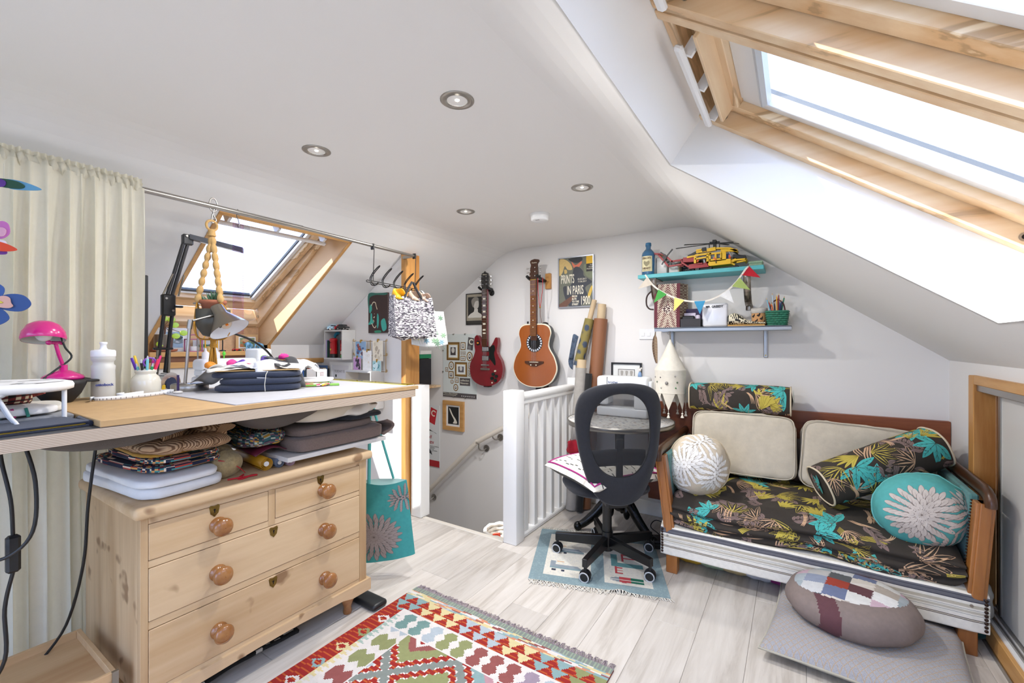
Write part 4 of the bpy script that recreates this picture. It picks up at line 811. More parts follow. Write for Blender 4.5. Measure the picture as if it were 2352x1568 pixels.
for k in range(14):
    a = 2*PI*k*.382; r_ = random.uniform(.0, .034); b0 = V((-.09+r_*math.cos(a)*.6, 3.03+r_*math.sin(a)*.6, ZS+.02)); tp = V((-.09+r_*1.6*math.cos(a)+random.uniform(-.01, .01), 3.03+r_*1.1*math.sin(a), ZS+random.uniform(.125, .185)))
    d = (tp-b0).normalized(); q = MB(); q.cyl(b0, tp, .0038, n=6); pt = tag(q.build('pencil', mat('pencil_'+PC[k % 14], PC[k % 14], .35)), PCN[k]+' pencil standing in the green woven basket', 'pencil', 'pencils in the green basket')
    MB().cyl(tp, tp+d*.012, .0038, .0006, n=6).build('pencil_tip', mat('pencil_wood', 'd9b98b', .7), pt)
# ---- bunting
bt = thing('bunting', 'string of seven felt flags hanging from the turquoise shelf', 'bunting', (-.54, 2.94, 1.45))
BP = spline([(-.843, 2.943, 1.678), (-.79, 2.94, 1.603), (-.707, 2.938, 1.54), (-.594, 2.936, 1.492), (-.47, 2.936, 1.482), (-.372, 2.938, 1.52), (-.3, 2.94, 1.585), (-.243, 2.942, 1.667), (-.215, 2.97, 1.684)], 8)
q = MB()
for a, b in zip(BP[:-1], BP[1:]):
    u = V((0, 0, .006)); y_ = V((0, .001, 0)); d = (b-a).normalized(); n_ = d.cross(V((0, 1, 0)))*.005; q.add([a-n_-y_, b-n_-y_, b+n_-y_, a+n_-y_, a-n_+y_, b-n_+y_, b+n_+y_, a+n_+y_], [(0, 1, 2, 3), (7, 6, 5, 4), (0, 4, 5, 1), (2, 6, 7, 3)])
q.build('tape', fabric('cream_tape', 'efe8dc'), bt)
for k, (i, c, lean) in enumerate(((5, 'd8cdbd', -.45), (14, '49a54a', -.38), (22, 'f1e27f', -.28), (30, '3f97c4', .0), (41, 'eeeeee', .22), (48, 'a9bd6c', .42), (55, 'c2182c', .5))):
    a, b = BP[i-3], BP[min(i+3, len(BP)-1)]; d = (b-a).normalized(); mid = (a+b)/2; a = mid-d*.033; b = mid+d*.033; dn = V((d.z, 0, -d.x)); dn = dn if dn.z < 0 else -dn
    tip = mid+dn*.082+V((lean*.03, 0, 0)); q = MB(); y_ = V((0, -.0012, 0)); q.add([a, b, tip, a+y_, b+y_, tip+y_], [(0, 1, 2), (5, 4, 3), (0, 3, 4, 1), (1, 4, 5, 2), (2, 5, 3, 0)]); q.build('flag', fabric('felt_'+c, c, 600), bt)
# ---- cloth lantern and feather hanging from the steel shelf
ln = thing('cloth_lantern', 'cream embroidered cloth lantern with tassels hanging from the steel shelf', 'lantern', (-.69, 2.98, .75)); CR = fabric('cream_cotton', 'e6dfd0', 700, .85, .1)
lc = (-.69, 2.98)
q = MB(); q.lathe([(.004, 1.245), (.012, 1.225), (.055, 1.13), (.097, 1.05)], (*lc, 0), 28, caps=False); q.build('cone', CR, ln)
q = MB(); q.lathe([(.097, 1.05), (.099, 1.047), (.097, 1.04), (.097, .905), (.099, .897)], (*lc, 0), 28, caps=False); bd = q.build('drum', CR, ln)
for a0 in (-2.35, -1.45, -.5, .4, 1.3, 2.2, 3.0):
    q = MB(); n_ = 8
    for i in range(n_):
        u0, u1 = i/n_, (i+1)/n_
        def pt(u, v): a = a0-.42*(1-v)+.84*(1-v)*u if False else a0+(u-.5)*.85*(1-v); return (lc[0]+.097*math.cos(a), lc[1]+.097*math.sin(a), .9-.11*v)
        for j in range(5): q.add([pt(u0, j/5), pt(u1, j/5), pt(u1, (j+1)/5), pt(u0, (j+1)/5)], [(0, 1, 2, 3)])
    q.build('pointed_flap', CR, ln)
    e = (lc[0]+.097*math.cos(a0), lc[1]+.097*math.sin(a0)); q = MB(); q.tube([(*e, .79), (*e, .775)], .0015, 6); q.ell((*e, .77), (.007, .007, .006), n=8, m=6); q.lathe([(.003, .765), (.011, .745)], (*e, 0), 10); q.build('tassel', mat('cream_thread', 'e9e2d4', .9, bump=.6), ln)
for a, z, c, r_ in ((-1.57, .965, '8e8a86', .011), (-2.3, .97, '6f7a6a', .006), (-.9, .97, '5a6a52', .006), (-2.0, 1.0, '3b3540', .004), (-1.05, 1.01, 'a8a49e', .006), (-1.95, .935, 'c9c4ba', .006), (-1.0, .935, '3f7a4a', .005), (-2.55, 1.0, '8e8a86', .005)):
    q = MB(); q.ell((lc[0]+.0975*math.cos(a), lc[1]+.0975*math.sin(a), z), (r_, r_, r_), n=10, m=6); q.build('sewn_mirror', mat('sewn_'+c, c, .25), bd)
q = MB(); q.tube(spline([(-.69, 2.98, 1.245), (-.692, 2.975, 1.275), (-.694, 2.966, 1.302)], 5), .003, 6); q.tube([V((-.694+.008*math.cos(a), 2.966, 1.285+.009*math.sin(a))) for a in [i*.6 for i in range(10)]], .0015, 6); q.build('hook', STEEL, ln)
fe = thing('feather', 'brown striped feather hanging from the left end of the steel shelf', 'feather', (-.785, 2.975, 1.09))
q = MB(); P = spline([(-.785, 2.972, 1.30), (-.79, 2.972, 1.22), (-.786, 2.972, 1.15), (-.776, 2.972, 1.09)], 8); n_ = len(P)-1
for i in range(n_):
    for s in (-1, 1):
        def wd(t_): return (.002 if t_ < .12 else .019*math.sin(PI*min(1, (t_-.12)/.9)**.6)**.6)*(1 if s > 0 else .75)+.001
        a, b = P[i], P[i+1]; w0, w1 = wd(i/n_), wd((i+1)/n_); c = h(['6d5643', '8a7258', '54402f', '937c62'][(i*2+(s > 0)) % 4])
        q.add([a+V((0, -.004, 0)), b+V((0, -.004, 0)), b+V((s*w1, 0, -.006)), a+V((s*w0, 0, -.006)), a+V((0, 0, 0)), b, b+V((s*w1, .001, -.006)), a+V((s*w0, .001, -.006))], [(0, 1, 2, 3), (7, 6, 5, 4)], c)
q.build('vane', PR, fe); MB().tube(P, .0014, 6).build('quill', IVORY, fe)
# ---------------------------------------------------------------- daybed and soft things
from mathutils import noise as NZ
def nz(x, y=0, z=0): return NZ.noise(V((x, y, z)))
def leaf(q, P, u, v, a, L, W, c, eps, bend=0., n=7, p=.85):
    pts = []; wd = []; x, y = u, v
    for i in range(n+1):
        t_ = i/n; pts.append((x, y)); wd.append(W*max(.02, math.sin(PI*min(1, t_*.96+.02)))**p); an = a+bend*t_
        x += math.cos(an)*L/n; y += math.sin(an)*L/n
    q.strip(P, pts, wd, h(c), eps); return x, y
def line(q, P, u, v, a, L, W, c, eps, bend=0., n=7):
    pts = []; x, y = u, v
    for i in range(n+1):
        pts.append((x, y)); an = a+bend*i/n; x += math.cos(an)*L/n; y += math.sin(an)*L/n
    q.strip(P, pts, [W*(1-.6*i/n) for i in range(n+1)], h(c), eps)
BG, TQ, YL, MV, PE = '373029', '4cb8b2', 'c9b64e', '86706a', 'd2ab88'
def m_turq(q, P, u, v, a, s, e=.0010):
    for k in range(5):
        b = a+(k-2)*.75; leaf(q, P, u, v, b, s, s*.17, TQ, e, .1); line(q, P, u, v, b, s*.9, .0009, BG, e+.0004, .1)
        for j in (.35, .55, .75):
            for g in (-.6, .6): line(q, P, u+math.cos(b)*s*j, v+math.sin(b)*s*j, b+g, s*.16, .0006, BG, e+.0004, 0, 2)
def m_blade(q, P, u, v, a, s, e=.0008):
    for k in range(6):
        b = a+(k-2.5)*.22; leaf(q, P, u, v, b, s*(1.1-.1*abs(k-2.5)), s*.075, YL, e+k*.00005, (k-2.5)*.16, 8, .6); line(q, P, u, v, b, s*.95, .0007, '8a7a2c', e+.0006, (k-2.5)*.16)
def m_sprig(q, P, u, v, a, s, c=MV, e=.0007):
    line(q, P, u, v, a, s, .0012, BG if c != BG else PE, e+.0003, .3)
    for k in range(4):
        x, y = u+math.cos(a+.1*k)*s*(.15+.22*k), v+math.sin(a+.1*k)*s*(.15+.22*k)
        for g in (-1, 1): leaf(q, P, x, y, a+g*.85, s*.42, s*.095, c, e, -g*.3); line(q, P, x, y, a+g*.85, s*.36, .0007, BG, e+.0004, -g*.3)
    leaf(q, P, u+math.cos(a+.3)*s*.95, v+math.sin(a+.3)*s*.95, a+.3, s*.4, s*.09, c, e)
def m_out(q, P, u, v, a, s, c=PE, e=.0006):
    for k in range(5):
        b = a+(k-2)*.5; leaf(q, P, u, v, b, s, s*.13, c, e, .15); leaf(q, P, u+math.cos(b)*.004, v+math.sin(b)*.004, b, s*.94, s*.105, BG, e+.0002, .15); line(q, P, u, v, b, s*.9, .0007, c, e+.0004, .15)
        for g in (-.5, .5): leaf(q, P, u, v, b+g*.12, s*.8, .0014, c, e+.0004, .15-g*.3)
def m_band(q, P, u, v, a, s, c=YL, e=.0005):
    for k in range(5): line(q, P, u+k*.006*math.sin(a), v-k*.006*math.cos(a), a, s, .0022, c, e+.0001*(k % 2), .5)
def m_grass(q, P, u, v, a, s, c=PE, e=.0009):
    for k in range(3): leaf(q, P, u+k*.008, v, a+k*.12, s, s*.03, c, e, .9-.2*k, 9, .5)
def scatter(q, P, u0, u1, v0, v1, n, seed, s0=.07, s1=.14):
    r = random.Random(seed); k = 0; fs = [m_sprig, m_turq, m_blade, m_out, m_grass, m_sprig, m_band, lambda *a: m_out(*a, c=YL), m_grass, m_blade, m_sprig]; pts = []
    tries = 0
    while k < n and tries < 4000:
        tries += 1; u, v = r.uniform(u0, u1), r.uniform(v0, v1)
        if any(math.hypot(u-a, v-b) < (u1-u0)*(v1-v0) and math.hypot(u-a, v-b) < .048 for a, b in pts): continue
        pts.append((u, v)); fs[k % len(fs)](q, P, u, v, r.uniform(0, 2*PI), r.uniform(s0, s1)); k += 1
def dahlia(q, P, u, v, s, c1='cfc4bb', c2='8d8078', e=.0008, n0=16, a0=0, spread=2*PI, rings=6):
    for k in range(rings):
        r0 = s*(.62, .49, .36, .24, .13, 0)[k]; L = s*(.40, .37, .33, .27, .2, .15)[k]; n = max(5, int((n0-2*k)*spread/(2*PI)))
        for i in range(n):
            a = a0+spread*(i+.5*(k % 2))/n; x, y = u+math.cos(a)*r0, v+math.sin(a)*r0
            if k == rings-1: x, y = u, v
            leaf(q, P, x, y, a, L, s*.085, c2, e+k*.0004, .1, 6, .5); leaf(q, P, x+math.cos(a)*.003, y+math.sin(a)*.003, a, L*.93, s*.07, c1, e+k*.0004+.00015, .1, 6, .5)
            line(q, P, x, y, a, L*.6, .0006, c2, e+k*.0004+.0003, .1, 3)
def nrm(Pf, u, v, d=.004):
    p = Pf(u, v); a = Pf(u+d, v)-Pf(u-d, v); b = Pf(u, v+d)-Pf(u, v-d); n = a.cross(b)
    return p, (n.normalized() if n.length > 1e-12 else V((0, 0, 1)))
FLO = vcol('printed_linen', .85, .35, 900)
# ---- sofa frame
WAL = wood('honey_wood', 'b9783a', '8d5424', 2, 10, .3, 1.2, coat=.4); WALD = wood('dark_arm_wood', '5e381d', '3a200d', 1, 10, .35, 1., coat=.15)
sf = thing('daybed_frame', 'wooden daybed frame with striped front rail and dark arm rests', 'daybed', (0, 2.7, 0))
ST = [('f1ece0', .03), ('cfc7b4', .012), ('f1ece0', .012), ('6b6a70', .006), ('4d4e57', .004), ('6b6a70', .012), ('4d4e57', .004), ('f1ece0', .011), ('c9c0ab', .012), ('f1ece0', .007), ('55565e', .0012), ('f1ece0', .004), ('cfc7b4', .009), ('f1ece0', .005), ('55565e', .0012), ('f1ece0', .015), ('4f4038', .0025), ('cfc7b4', .004), ('4f4038', .0025), ('f1ece0', .012)]
def stripe_rail():
    path = spline([(2.62, .262, 0), (2.52, .262, 0), (2.45, .258, 0), (2.416, .246, 0), (2.402, .225, 0), (2.402, .16, 0), (2.402, .115, 0), (2.404, .098, 0), (2.42, .093, 0), (2.5, .092, 0)], 6)
    tot = sum(s for _, s in ST); L = [0]
    for a, b in zip(path[:-1], path[1:]): L.append(L[-1]+(b-a).length)
    def at(s):
        s = max(0, min(L[-1], s))
        for i in range(len(L)-1):
            if s <= L[i+1]: return path[i].lerp(path[i+1], (s-L[i])/max(1e-9, L[i+1]-L[i]))
        return path[-1]
    edges = []; s = 0; rep = 0
    while s < L[-1]:
        for c, w_ in ST:
            if s >= L[-1]: break
            n = max(1, int(w_/.006)); 
            for k in range(n): edges.append((s+w_*k/n, min(L[-1], s+w_*(k+1)/n), c))
            s += w_
    q = MB(); nx = 24
    def pos(i, s):
        u = i/nx; p = at(s); return V((lerp(-.607, .628, u), p.x-.012*math.sin(PI*u)+(.006 if i in (0, nx) else 0), p.y+.010*math.sin(PI*u)*(1 if s > .2 else .2)+.004*nz(u*7, s*9)))
    for a, b, c in edges:
        for i in range(nx): q.add([pos(i, a), pos(i, b), pos(i+1, b), pos(i+1, a)], [(0, 1, 2, 3)], h(c), True)
    for i in (0, nx):
        P = [pos(i, L[-1]*k/30) for k in range(31)]; q.add(P+[V((P[0].x, 2.62, .092))], [list(range(32))], h('e6e0d2'))
    r = q.build('striped_rail', vcol('striped_linen', .85, .3, 800), sf)
    for x, z0, z1 in ((.617, .112, .24), (-.598, .112, .23)):
        k = 0; z = z0
        while z < z1: MB().ell((x, 2.4035, z), (.0065, .004, .0065), n=8, m=6).build('stud', mat('dark_stud', '3d2b22', .3, .7), r); z += .0145
    for x in (.575, -.57): disc('button', x, .20, .006, 2.3985, 2.404, STEEL, r, 12)
stripe_rail()
def post(x0, x1, z0, z1, name):   # leaning moulded post
    q = MB(); w_ = .028
    for dx, dd, yy_ in ((0, w_, 2.408), (-.0, w_*.62, 2.402)):
        q.add([V((x0-dd, yy_, z0)), V((x0+dd, yy_, z0)), V((x1+dd, yy_, z1)), V((x1-dd, yy_, z1)), V((x0-dd, 2.462, z0)), V((x0+dd, 2.462, z0)), V((x1+dd, 2.462, z1)), V((x1-dd, 2.462, z1))], [(0, 1, 2, 3), (7, 6, 5, 4), (0, 4, 5, 1), (2, 6, 7, 3), (0, 3, 7, 4), (1, 5, 6, 2)])
    return q.build(name, WAL, sf, bev=.004)
post(-.562, -.612, .215, .62, 'arm_post'); post(.592, .618, .225, .60, 'arm_post')
for x in (-.552, .568):
    q = MB(); q.bx(x-.028, x+.028, 2.412, 2.47, 0, .10, .003); q.build('leg', WAL, sf); MB().bx(x-.028, x+.028, 3.05, 3.10, 0, .10, .003).build('leg', WAL, sf)
for s, x in ((-1, -.618), (1, .628)):
    q = MB(); P = spline([(x, 2.405, .59), (x, 2.408, .615), (x, 2.43, .632), (x, 2.5, .638), (x, 2.8, .64), (x, 3.1, .64)], 5)
    q.tube(P, .03, 10, flat=.6); q.build('arm_rest', WALD, sf)
    q = MB(); q.bx(x-.014-s*.03, x+.014-s*.03, 2.46, 3.08, .24, .62, .006); pn = q.build('arm_panel', fabric('dark_arm_fabric', '4a4a45' if s > 0 else '5a8f8c', 700, .85, .4), sf)
    k = 0; z = .26
    while z < .6: MB().ell((lerp(-.560, -.600, (z-.2)/.4) if s < 0 else lerp(.560, .588, (z-.2)/.4), 2.455, z), (.004, .004, .004), n=6, m=4).build('stud', mat('dark_stud', '', 0), pn); z += .0125
q = MB(); q.bx(-.58, .59, 2.46, 3.08, .1, .235); q.build('base_platform', mat('base_cloth', 'c9c2b4', .9), sf); MB().bx(-.58, .59, 3.06, 3.1, .24, .66).build('back_rail', WALD, sf)
# ---- mattress
def mattress():
    path = spline([(3.04, .235, 0), (3.05, .30, 0), (3.04, .405, 0), (2.95, .425, 0), (2.75, .418, 0), (2.58, .404, 0), (2.48, .388, 0), (2.425, .362, 0), (2.412, .342, 0), (2.432, .328, 0), (2.405, .314, 0), (2.400, .297, 0), (2.424, .284, 0), (2.408, .272, 0), (2.415, .256, 0), (2.45, .246, 0), (2.6, .24, 0)], 8)
    L = [0]
    for a, b in zip(path[:-1], path[1:]): L.append(L[-1]+(b-a).length)
    import bisect
    def P(u, v):
        s = max(0, min(L[-1]-1e-6, v)); i = max(0, bisect.bisect_right(L, s)-1); i = min(i, len(path)-2); p = path[i].lerp(path[i+1], (s-L[i])/max(1e-9, L[i+1]-L[i]))
        e = max(0, (abs(u)-.5)/.065); e = min(1, e); k = .014*nz(u*6, v*7, 1)+.005*nz(u*19, v*15, 2)
        zc = .33; return V((u, p.x+.012*nz(u*5, p.y*12, 5)*(1 if v > .45 else .1), lerp(p.y, zc, .35*e**3)+k*(1 if .1 < v < .8 else .35)+(.012*math.sin(u*9+1) if v > .6 else 0)))
    q = MB(); q.surf(lambda a, b: P(lerp(-.565, .565, a), b*L[-1]), 70, 90, h(BG)); 
    for sx_ in (-.565, .565):
        R = [P(sx_, L[-1]*k/60) for k in range(61)]; q.add(R, [list(range(61))], h(BG))
    PP = lambda u, v: (lambda r: (r[0], r[1] if r[1].dot(V((0, -.5, 1))) > 0 else -r[1]))(nrm(P, max(-.56, min(.56, u)), v))
    scatter(q, PP, -.53, .53, .16, 1.12, 170, 3, .07, .13)
    t_ = tag(q.build('seat_mattress', FLO), 'folded floral mattress of brown, yellow and turquoise leaves on the daybed seat', 'mattress')
mattress()
def sbox(c, r, R=None, e=.4, wr=.004, f=4., col=None, n=40, m=20, tag_=None, q=None):
    """rounded cushion block"""
    q = q or MB(); R = R or MX.Identity(4); c = V(c)
    def sg(a, p): return math.copysign(abs(a)**p, a)
    def P(u, v):
        a = 2*PI*u; b = PI*(v-.5); p = V((r[0]*sg(math.cos(b), e)*sg(math.cos(a), e), r[1]*sg(math.cos(b), e)*sg(math.sin(a), e), r[2]*sg(math.sin(b), e)))
        k = wr*(nz(p.x*f*3, p.y*f*3, p.z*f*3+c.x)+.5*nz(p.x*f*9, p.y*f*9, p.z*f*9)); p = p*(1+k/max(.02, p.length))
        return c+R @ p
    q.surf(P, n, m, col, cu=True); return q
CRM = fabric('cream_linen', 'cfc4b0', 700, .9, .14, .3, 14)
def back_cushion(c, r, R, lab):
    t_ = thing('back_cushion', lab, 'cushion', (c[0], c[1], c[2]-r[2]), 'cream back cushions on the daybed')
    sbox(c, r, R, .28, .014, 3., n=64, m=32).build('cover', CRM, t_)
    q = MB()
    for yy_ in (-r[1]*.93,):
        P = [V(c)+R @ V((r[0]*1.0*math.copysign(abs(math.cos(a))**.22, math.cos(a))*.975, yy_, r[2]*.975*math.copysign(abs(math.sin(a))**.22, math.sin(a)))) for a in [2*PI*i/60 for i in range(60)]]
        q.tube(P, .003, 6, closed=True)
    q.build('piping', CRM, t_)
back_cushion((-.268, 2.93, .625), (.272, .06, .178), MX.Rotation(-.16, 4, 'X'), 'cream back cushion under the upright floral bolster')
back_cushion((.30, 2.935, .60), (.278, .06, .185), MX.Rotation(-.16, 4, 'X') @ MX.Rotation(.06, 4, 'Y'), 'cream back cushion behind the slanting floral bolster')
def bolster(A, B, rw_, rh, lab, seed, up=V((0, 0, 1)), sq=.55):
    A, B = V(A), V(B); d = (B-A); L = d.length; d.normalize(); s = d.cross(up).normalized(); u_ = s.cross(d).normalized()
    per = 2*PI*(rw_+rh)/2
    def P(u, v):
        a = v/per*2*PI; c, n_ = math.cos(a), math.sin(a); g = lambda x: math.copysign(abs(x)**sq, x); k = 1+.03*nz(u*8, a*1.5, seed)+.012*nz(u*25, a*5, seed); e = 1-.06*(abs(u/L-.5)*2)**8
        return A+d*u+(s*g(c)*rw_+u_*g(n_)*rh)*k*e
    q = MB(); q.surf(lambda a, b: P(a*L, b*per), 40, 48, h(BG), cv=True)
    ctr = lambda u: A+d*u
    def PP(u, v):
        u = max(.004, min(L-.004, u)); p, n_ = nrm(P, u, v); return p, (n_ if n_.dot(p-ctr(u)) > 0 else -n_)
    scatter(q, PP, .02, L-.02, 0, per, 64, seed, .06, .11)
    for e, sg in ((0, -1), (L, 1)):
        R_ = [P(e, per*i/48) for i in range(48)]; cc = A+d*e+d*sg*.012; q.add(R_+[cc], [(i, (i+1) % 48, 48) for i in range(48)], h(BG), True)
        PE_ = lambda x, y, cc=cc, sg=sg: (cc+s*x+u_*y-d*sg*.004*(x*x+y*y)/.005, d*sg)
        m_sprig(q, PE_, -.02, -.03, 1.2, .07, MV, .004); m_turq(q, PE_, .03, .02, 3, .05, .004)
    t_ = thing('bolster_cushion', lab, 'cushion', A.lerp(B, .5)-V((0, 0, rh)), 'floral bolsters on the daybed'); q.build('cover', FLO, t_)
    for e in (0, L): MB().tube([P(e, per*i/48)+(P(e, per*i/48)-ctr(e)).normalized()*.003 for i in range(48)], .0045, 6, closed=True).build('piping', mat('cream_piping', 'd9c9ac', .8), t_)
bolster((-.562, 3.0, .885), (-.022, 3.0, .885), .085, .082, 'floral bolster standing level on the left back cushion against the wall', 11)
bolster((.105, 2.64, .518), (.56, 2.85, .728), .095, .095, 'floral bolster slanting up across the seat to the right arm', 23, sq=.8)
def ball_pillow(c, r, R, base_c, lab, flowers, pip, name='round_pillow', seams=1):
    t_ = thing(name, lab, 'cushion', (c[0], c[1], c[2]-r[2]), 'round flower pillows on the daybed'); q = MB(); c = V(c)
    def S(d):
        d = d.normalized(); p = V((d.x*r[0], d.y*r[1], d.z*r[2])); p *= 1+.05*nz(d.x*2.2, d.y*2.2, d.z*2.2+c.x)+.018*nz(d.x*7, d.y*7, d.z*7); return c+R @ p
    q.surf(lambda u, v: S(V((math.cos(2*PI*u)*math.sin(PI*(v*.998+.001)), math.sin(2*PI*u)*math.sin(PI*(v*.998+.001)), -math.cos(PI*(v*.998+.001))))), 48, 32, h(base_c), cu=True)
    for (dr, s, a0, sp, n0) in flowers:
        n_ = (R.inverted() @ V(dr)).normalized(); t1 = n_.orthogonal().normalized(); t2 = n_.cross(t1); rr = sum(r)/3
        def PP(u, v, n_=n_, t1=t1, t2=t2):
            l = math.hypot(u, v); an = l/rr; dd = n_*math.cos(an)+((t1*u+t2*v)/l if l > 1e-9 else t1)*math.sin(an); p = S(dd); return p, (p-c).normalized()
        dahlia(q, PP, 0, 0, s, *({'e': ('efece6', 'b5aa9c'), 't': ('cfc4bb', '8d8078')}['e' if base_c[0] == 'd' else 't']), n0=n0, a0=a0, spread=sp)
    q.build('cover', FLO, t_)
    for ax in range(seams):
        P = []
        for i in range(60):
            a = 2*PI*i/60; d = V((math.cos(a), math.sin(a)*.25, math.sin(a))) if ax == 0 else V((math.cos(a)*.3, math.cos(a), math.sin(a))); P.append(S(d)+(S(d)-c).normalized()*.002)
        MB().tube(P, .0035, 6, closed=True).build('seam_piping', pip, t_)
ball_pillow((-.455, 2.60, .545), (.155, .125, .172), MX.Rotation(.35, 4, 'Y') @ rz(.1), 'd3c4ac', 'beige round pillow printed with white chrysanthemums beside the left arm', [((-.3, -1, .15), .11, 0, 2*PI, 18), ((.75, -.8, -.1), .1, 1, 2*PI, 16), ((.1, -.6, .9), .09, 0, 2*PI, 14), ((-.8, -.6, -.5), .1, 0, 2*PI, 16)], mat('cream_piping', '', 0))
ball_pillow((.455, 2.555, .50), (.165, .13, .148), MX.Rotation(-.5, 4, 'Y'), '58aeab', 'turquoise round pillow with a grey chrysanthemum beside the right arm', [((-.12, -1, .1), .125, 0, 2*PI, 20), ((.95, -.6, .2), .1, 1, 2*PI, 14), ((.6, -.4, -1), .09, 0, 2*PI, 14)], mat('turq_piping', '6fbdb9', .8))
# ---- mahogany panel behind the daybed
tag(MB().bx(-.872, .672, 3.118, GB-.0005, .13, .815, .002).build('wall_panel', wood('mahogany_panel', '9a5a38', '7a4028', 0, 12, .45, 1.)), 'long reddish mahogany board on the wall behind the daybed', 'panel')
# ---- things under and before the daybed
q = MB(); cols = ['c69a2c', '9fb08f', 'bfa878', 'bcbcc0', '8a2468']
for k in range(5):
    x0, x1 = -.535+k*.108, -.535+(k+1)*.108
    q.surf(lambda u, v: V((lerp(x0, x1, u), 2.60+.07*math.cos(2*PI*v)+.01*nz(u*3+k, v*4), .046+.044*math.sin(2*PI*v)*(1-.18*(2*u-1)**4)+.004*nz(u*6+k*3, v*6))), 8, 24, h(cols[k]), cv=True)
tag(q.build('patchwork_quilt', vcol('quilt', .85, .3, 500)), 'rolled patchwork quilt stuffed under the left of the daybed', 'quilt')
TEAL = fabric('teal_velvet', '0f5a5c', 600, .8, .3, .3, 10)
t_ = thing('teal_cushion', 'folded dark teal cushion stuffed under the right of the daybed', 'cushion', (.45, 2.62, 0)); sbox((.44, 2.66, .032), (.235, .16, .031), None, .5, .012).build('fold', TEAL, t_); sbox((.445, 2.67, .08), (.225, .15, .024), None, .5, .012).build('fold', TEAL, t_)
tag(sbox((.655, 2.56, .17), (.018, .05, .07), None, .7, .02).build('folded_rag', fabric('grey_rag', 'aaa79f')), 'frayed grey rag tucked behind the right end of the striped rail', 'cloth')
def fl_cushion():
    m_, nt_, b_ = base('grey_trellis_cloth'); L = nt_.links.new; cc = coords(nt_)
    rotm = N(nt_, 'ShaderNodeMapping'); L(cc, rotm.inputs[0]); outs = []
    for a in (.72, -.55):
        mp_ = N(nt_, 'ShaderNodeMapping'); mp_.inputs['Rotation'].default_value = (0, 0, a); L(cc, mp_.inputs[0])
        wv_ = N(nt_, 'ShaderNodeTexWave', i_Scale=17., i_Distortion=.6); L(mp_.outputs[0], wv_.inputs['Vector']); outs.append(wv_)
    mx_ = N(nt_, 'ShaderNodeMath', operation='MAXIMUM'); L(outs[0].outputs['Fac'], mx_.inputs[0]); L(outs[1].outputs['Fac'], mx_.inputs[1])
    r_ = N(nt_, 'ShaderNodeValToRGB'); e = r_.color_ramp.elements; e[0].position = .93; e[1].position = .985; e[0].color = h('a3a2a6'); e[1].color = h('b09c84')
    L(mx_.outputs[0], r_.inputs[0]); nn_ = N(nt_, 'ShaderNodeTexNoise', i_Scale=300., i_Detail=4.); L(cc, nn_.inputs['Vector']); mu_ = N(nt_, 'ShaderNodeMixRGB', blend_type='OVERLAY'); mu_.inputs[0].default_value = .35
    L(r_.outputs[0], mu_.inputs[1]); L(nn_.outputs[0], mu_.inputs[2]); L(mu_.outputs[0], b_.inputs['Base Color']); b_.inputs['Roughness'].default_value = .9; bumpin(nt_, b_, nn_.outputs[0], .3, .002)
    t_ = thing('floor_cushion', 'large flat grey floor cushion under the round pouf', 'cushion', (.22, 2.24, 0)); c = V((.225, 2.225, .042)); R = rz(-.1)
    def P(u, v, up):
        x, y = 2*u-1, 2*v-1; e = (1-abs(x)**3.5)*(1-abs(y)**3.5); pin = 1-.05*(1-x*x)*abs(y)**2; pn2 = 1-.05*(1-y*y)*abs(x)**2
        z = (.055 if up else -.041)*max(0, e)**.42+.006*nz(x*3, y*3, 4)*e-(0 if up else 0)
        return c+R @ V((x*.315*pn2, y*.315*pin, z))
    q = MB(); q.surf(lambda u, v: P(u, v, True), 40, 40); q.build('cover', m_, t_); q = MB(); q.surf(lambda u, v: P(v, u, False), 20, 20); q.build('underside', fabric('stone_underside', 'b9b3a2'), t_)
    E = [(i/20, 0) for i in range(20)]+[(1, i/20) for i in range(20)]+[(1-i/20, 1) for i in range(20)]+[(0, 1-i/20) for i in range(20)]
    MB().tube([P(u, v, True) for u, v in E], .004, 6, closed=True).build('piping', fabric('stone_underside', ''), t_)
fl_cushion()
def pouf():
    c = V((.188, 2.255, .152)); r = (.225, .205, .088); q = MB(); R = rz(.25); TA = '85766f'
    pal = ['e4e2df', '6a7390', 'b9b7b4', 'b0a498', '9a3a28', '9da7ab', 'd9d7d2', '55575a', 'a8b0b4', '5f3a3f', 'c9c9c9', 'c7aab5', 'cfc6bb', '8b93a6']
    def P(u, v):
        a = 2*PI*u; b = PI*(v-.5); k = 1+.012*math.sin(a*11)*max(0, math.cos(b))**2*(1 if b < .5 else .3); cb = math.cos(b)**.75 if math.cos(b) > 0 else 0
        return c+R @ V((r[0]*k*cb*math.cos(a), r[1]*k*cb*math.sin(a), r[2]*math.copysign(abs(math.sin(b))**.9, math.sin(b))+.004*nz(a, b)))
    def col(u, v):
        p = R.inverted() @ (P(u, v)-c); x, y = p.x, p.y
        if p.z < .0: return h('5f3a3f') if (-.15 < x < -.09 and y < 0) else h(TA)
        xr, yr = x*.9-y*.45, x*.45+y*.9
        if (x/.19)**2+((y-.015)/.15)**2 < 1:
            i, j = math.floor(xr/.075), math.floor(yr/.068); return h(pal[(i*5+j*3+40) % len(pal)])
        return h('5f3a3f') if (-.15 < x < -.09 and y < 0) else h(TA)
    q.surf(P, 180, 90, col, cu=True)
    t_ = thing('round_pouf', 'round taupe pouf cushion with a patchwork top on the grey floor cushion', 'pouf', (c.x, c.y, .07)); q.build('cover', vcol('pouf_cloth', .85, .25, 700), t_)
pouf()
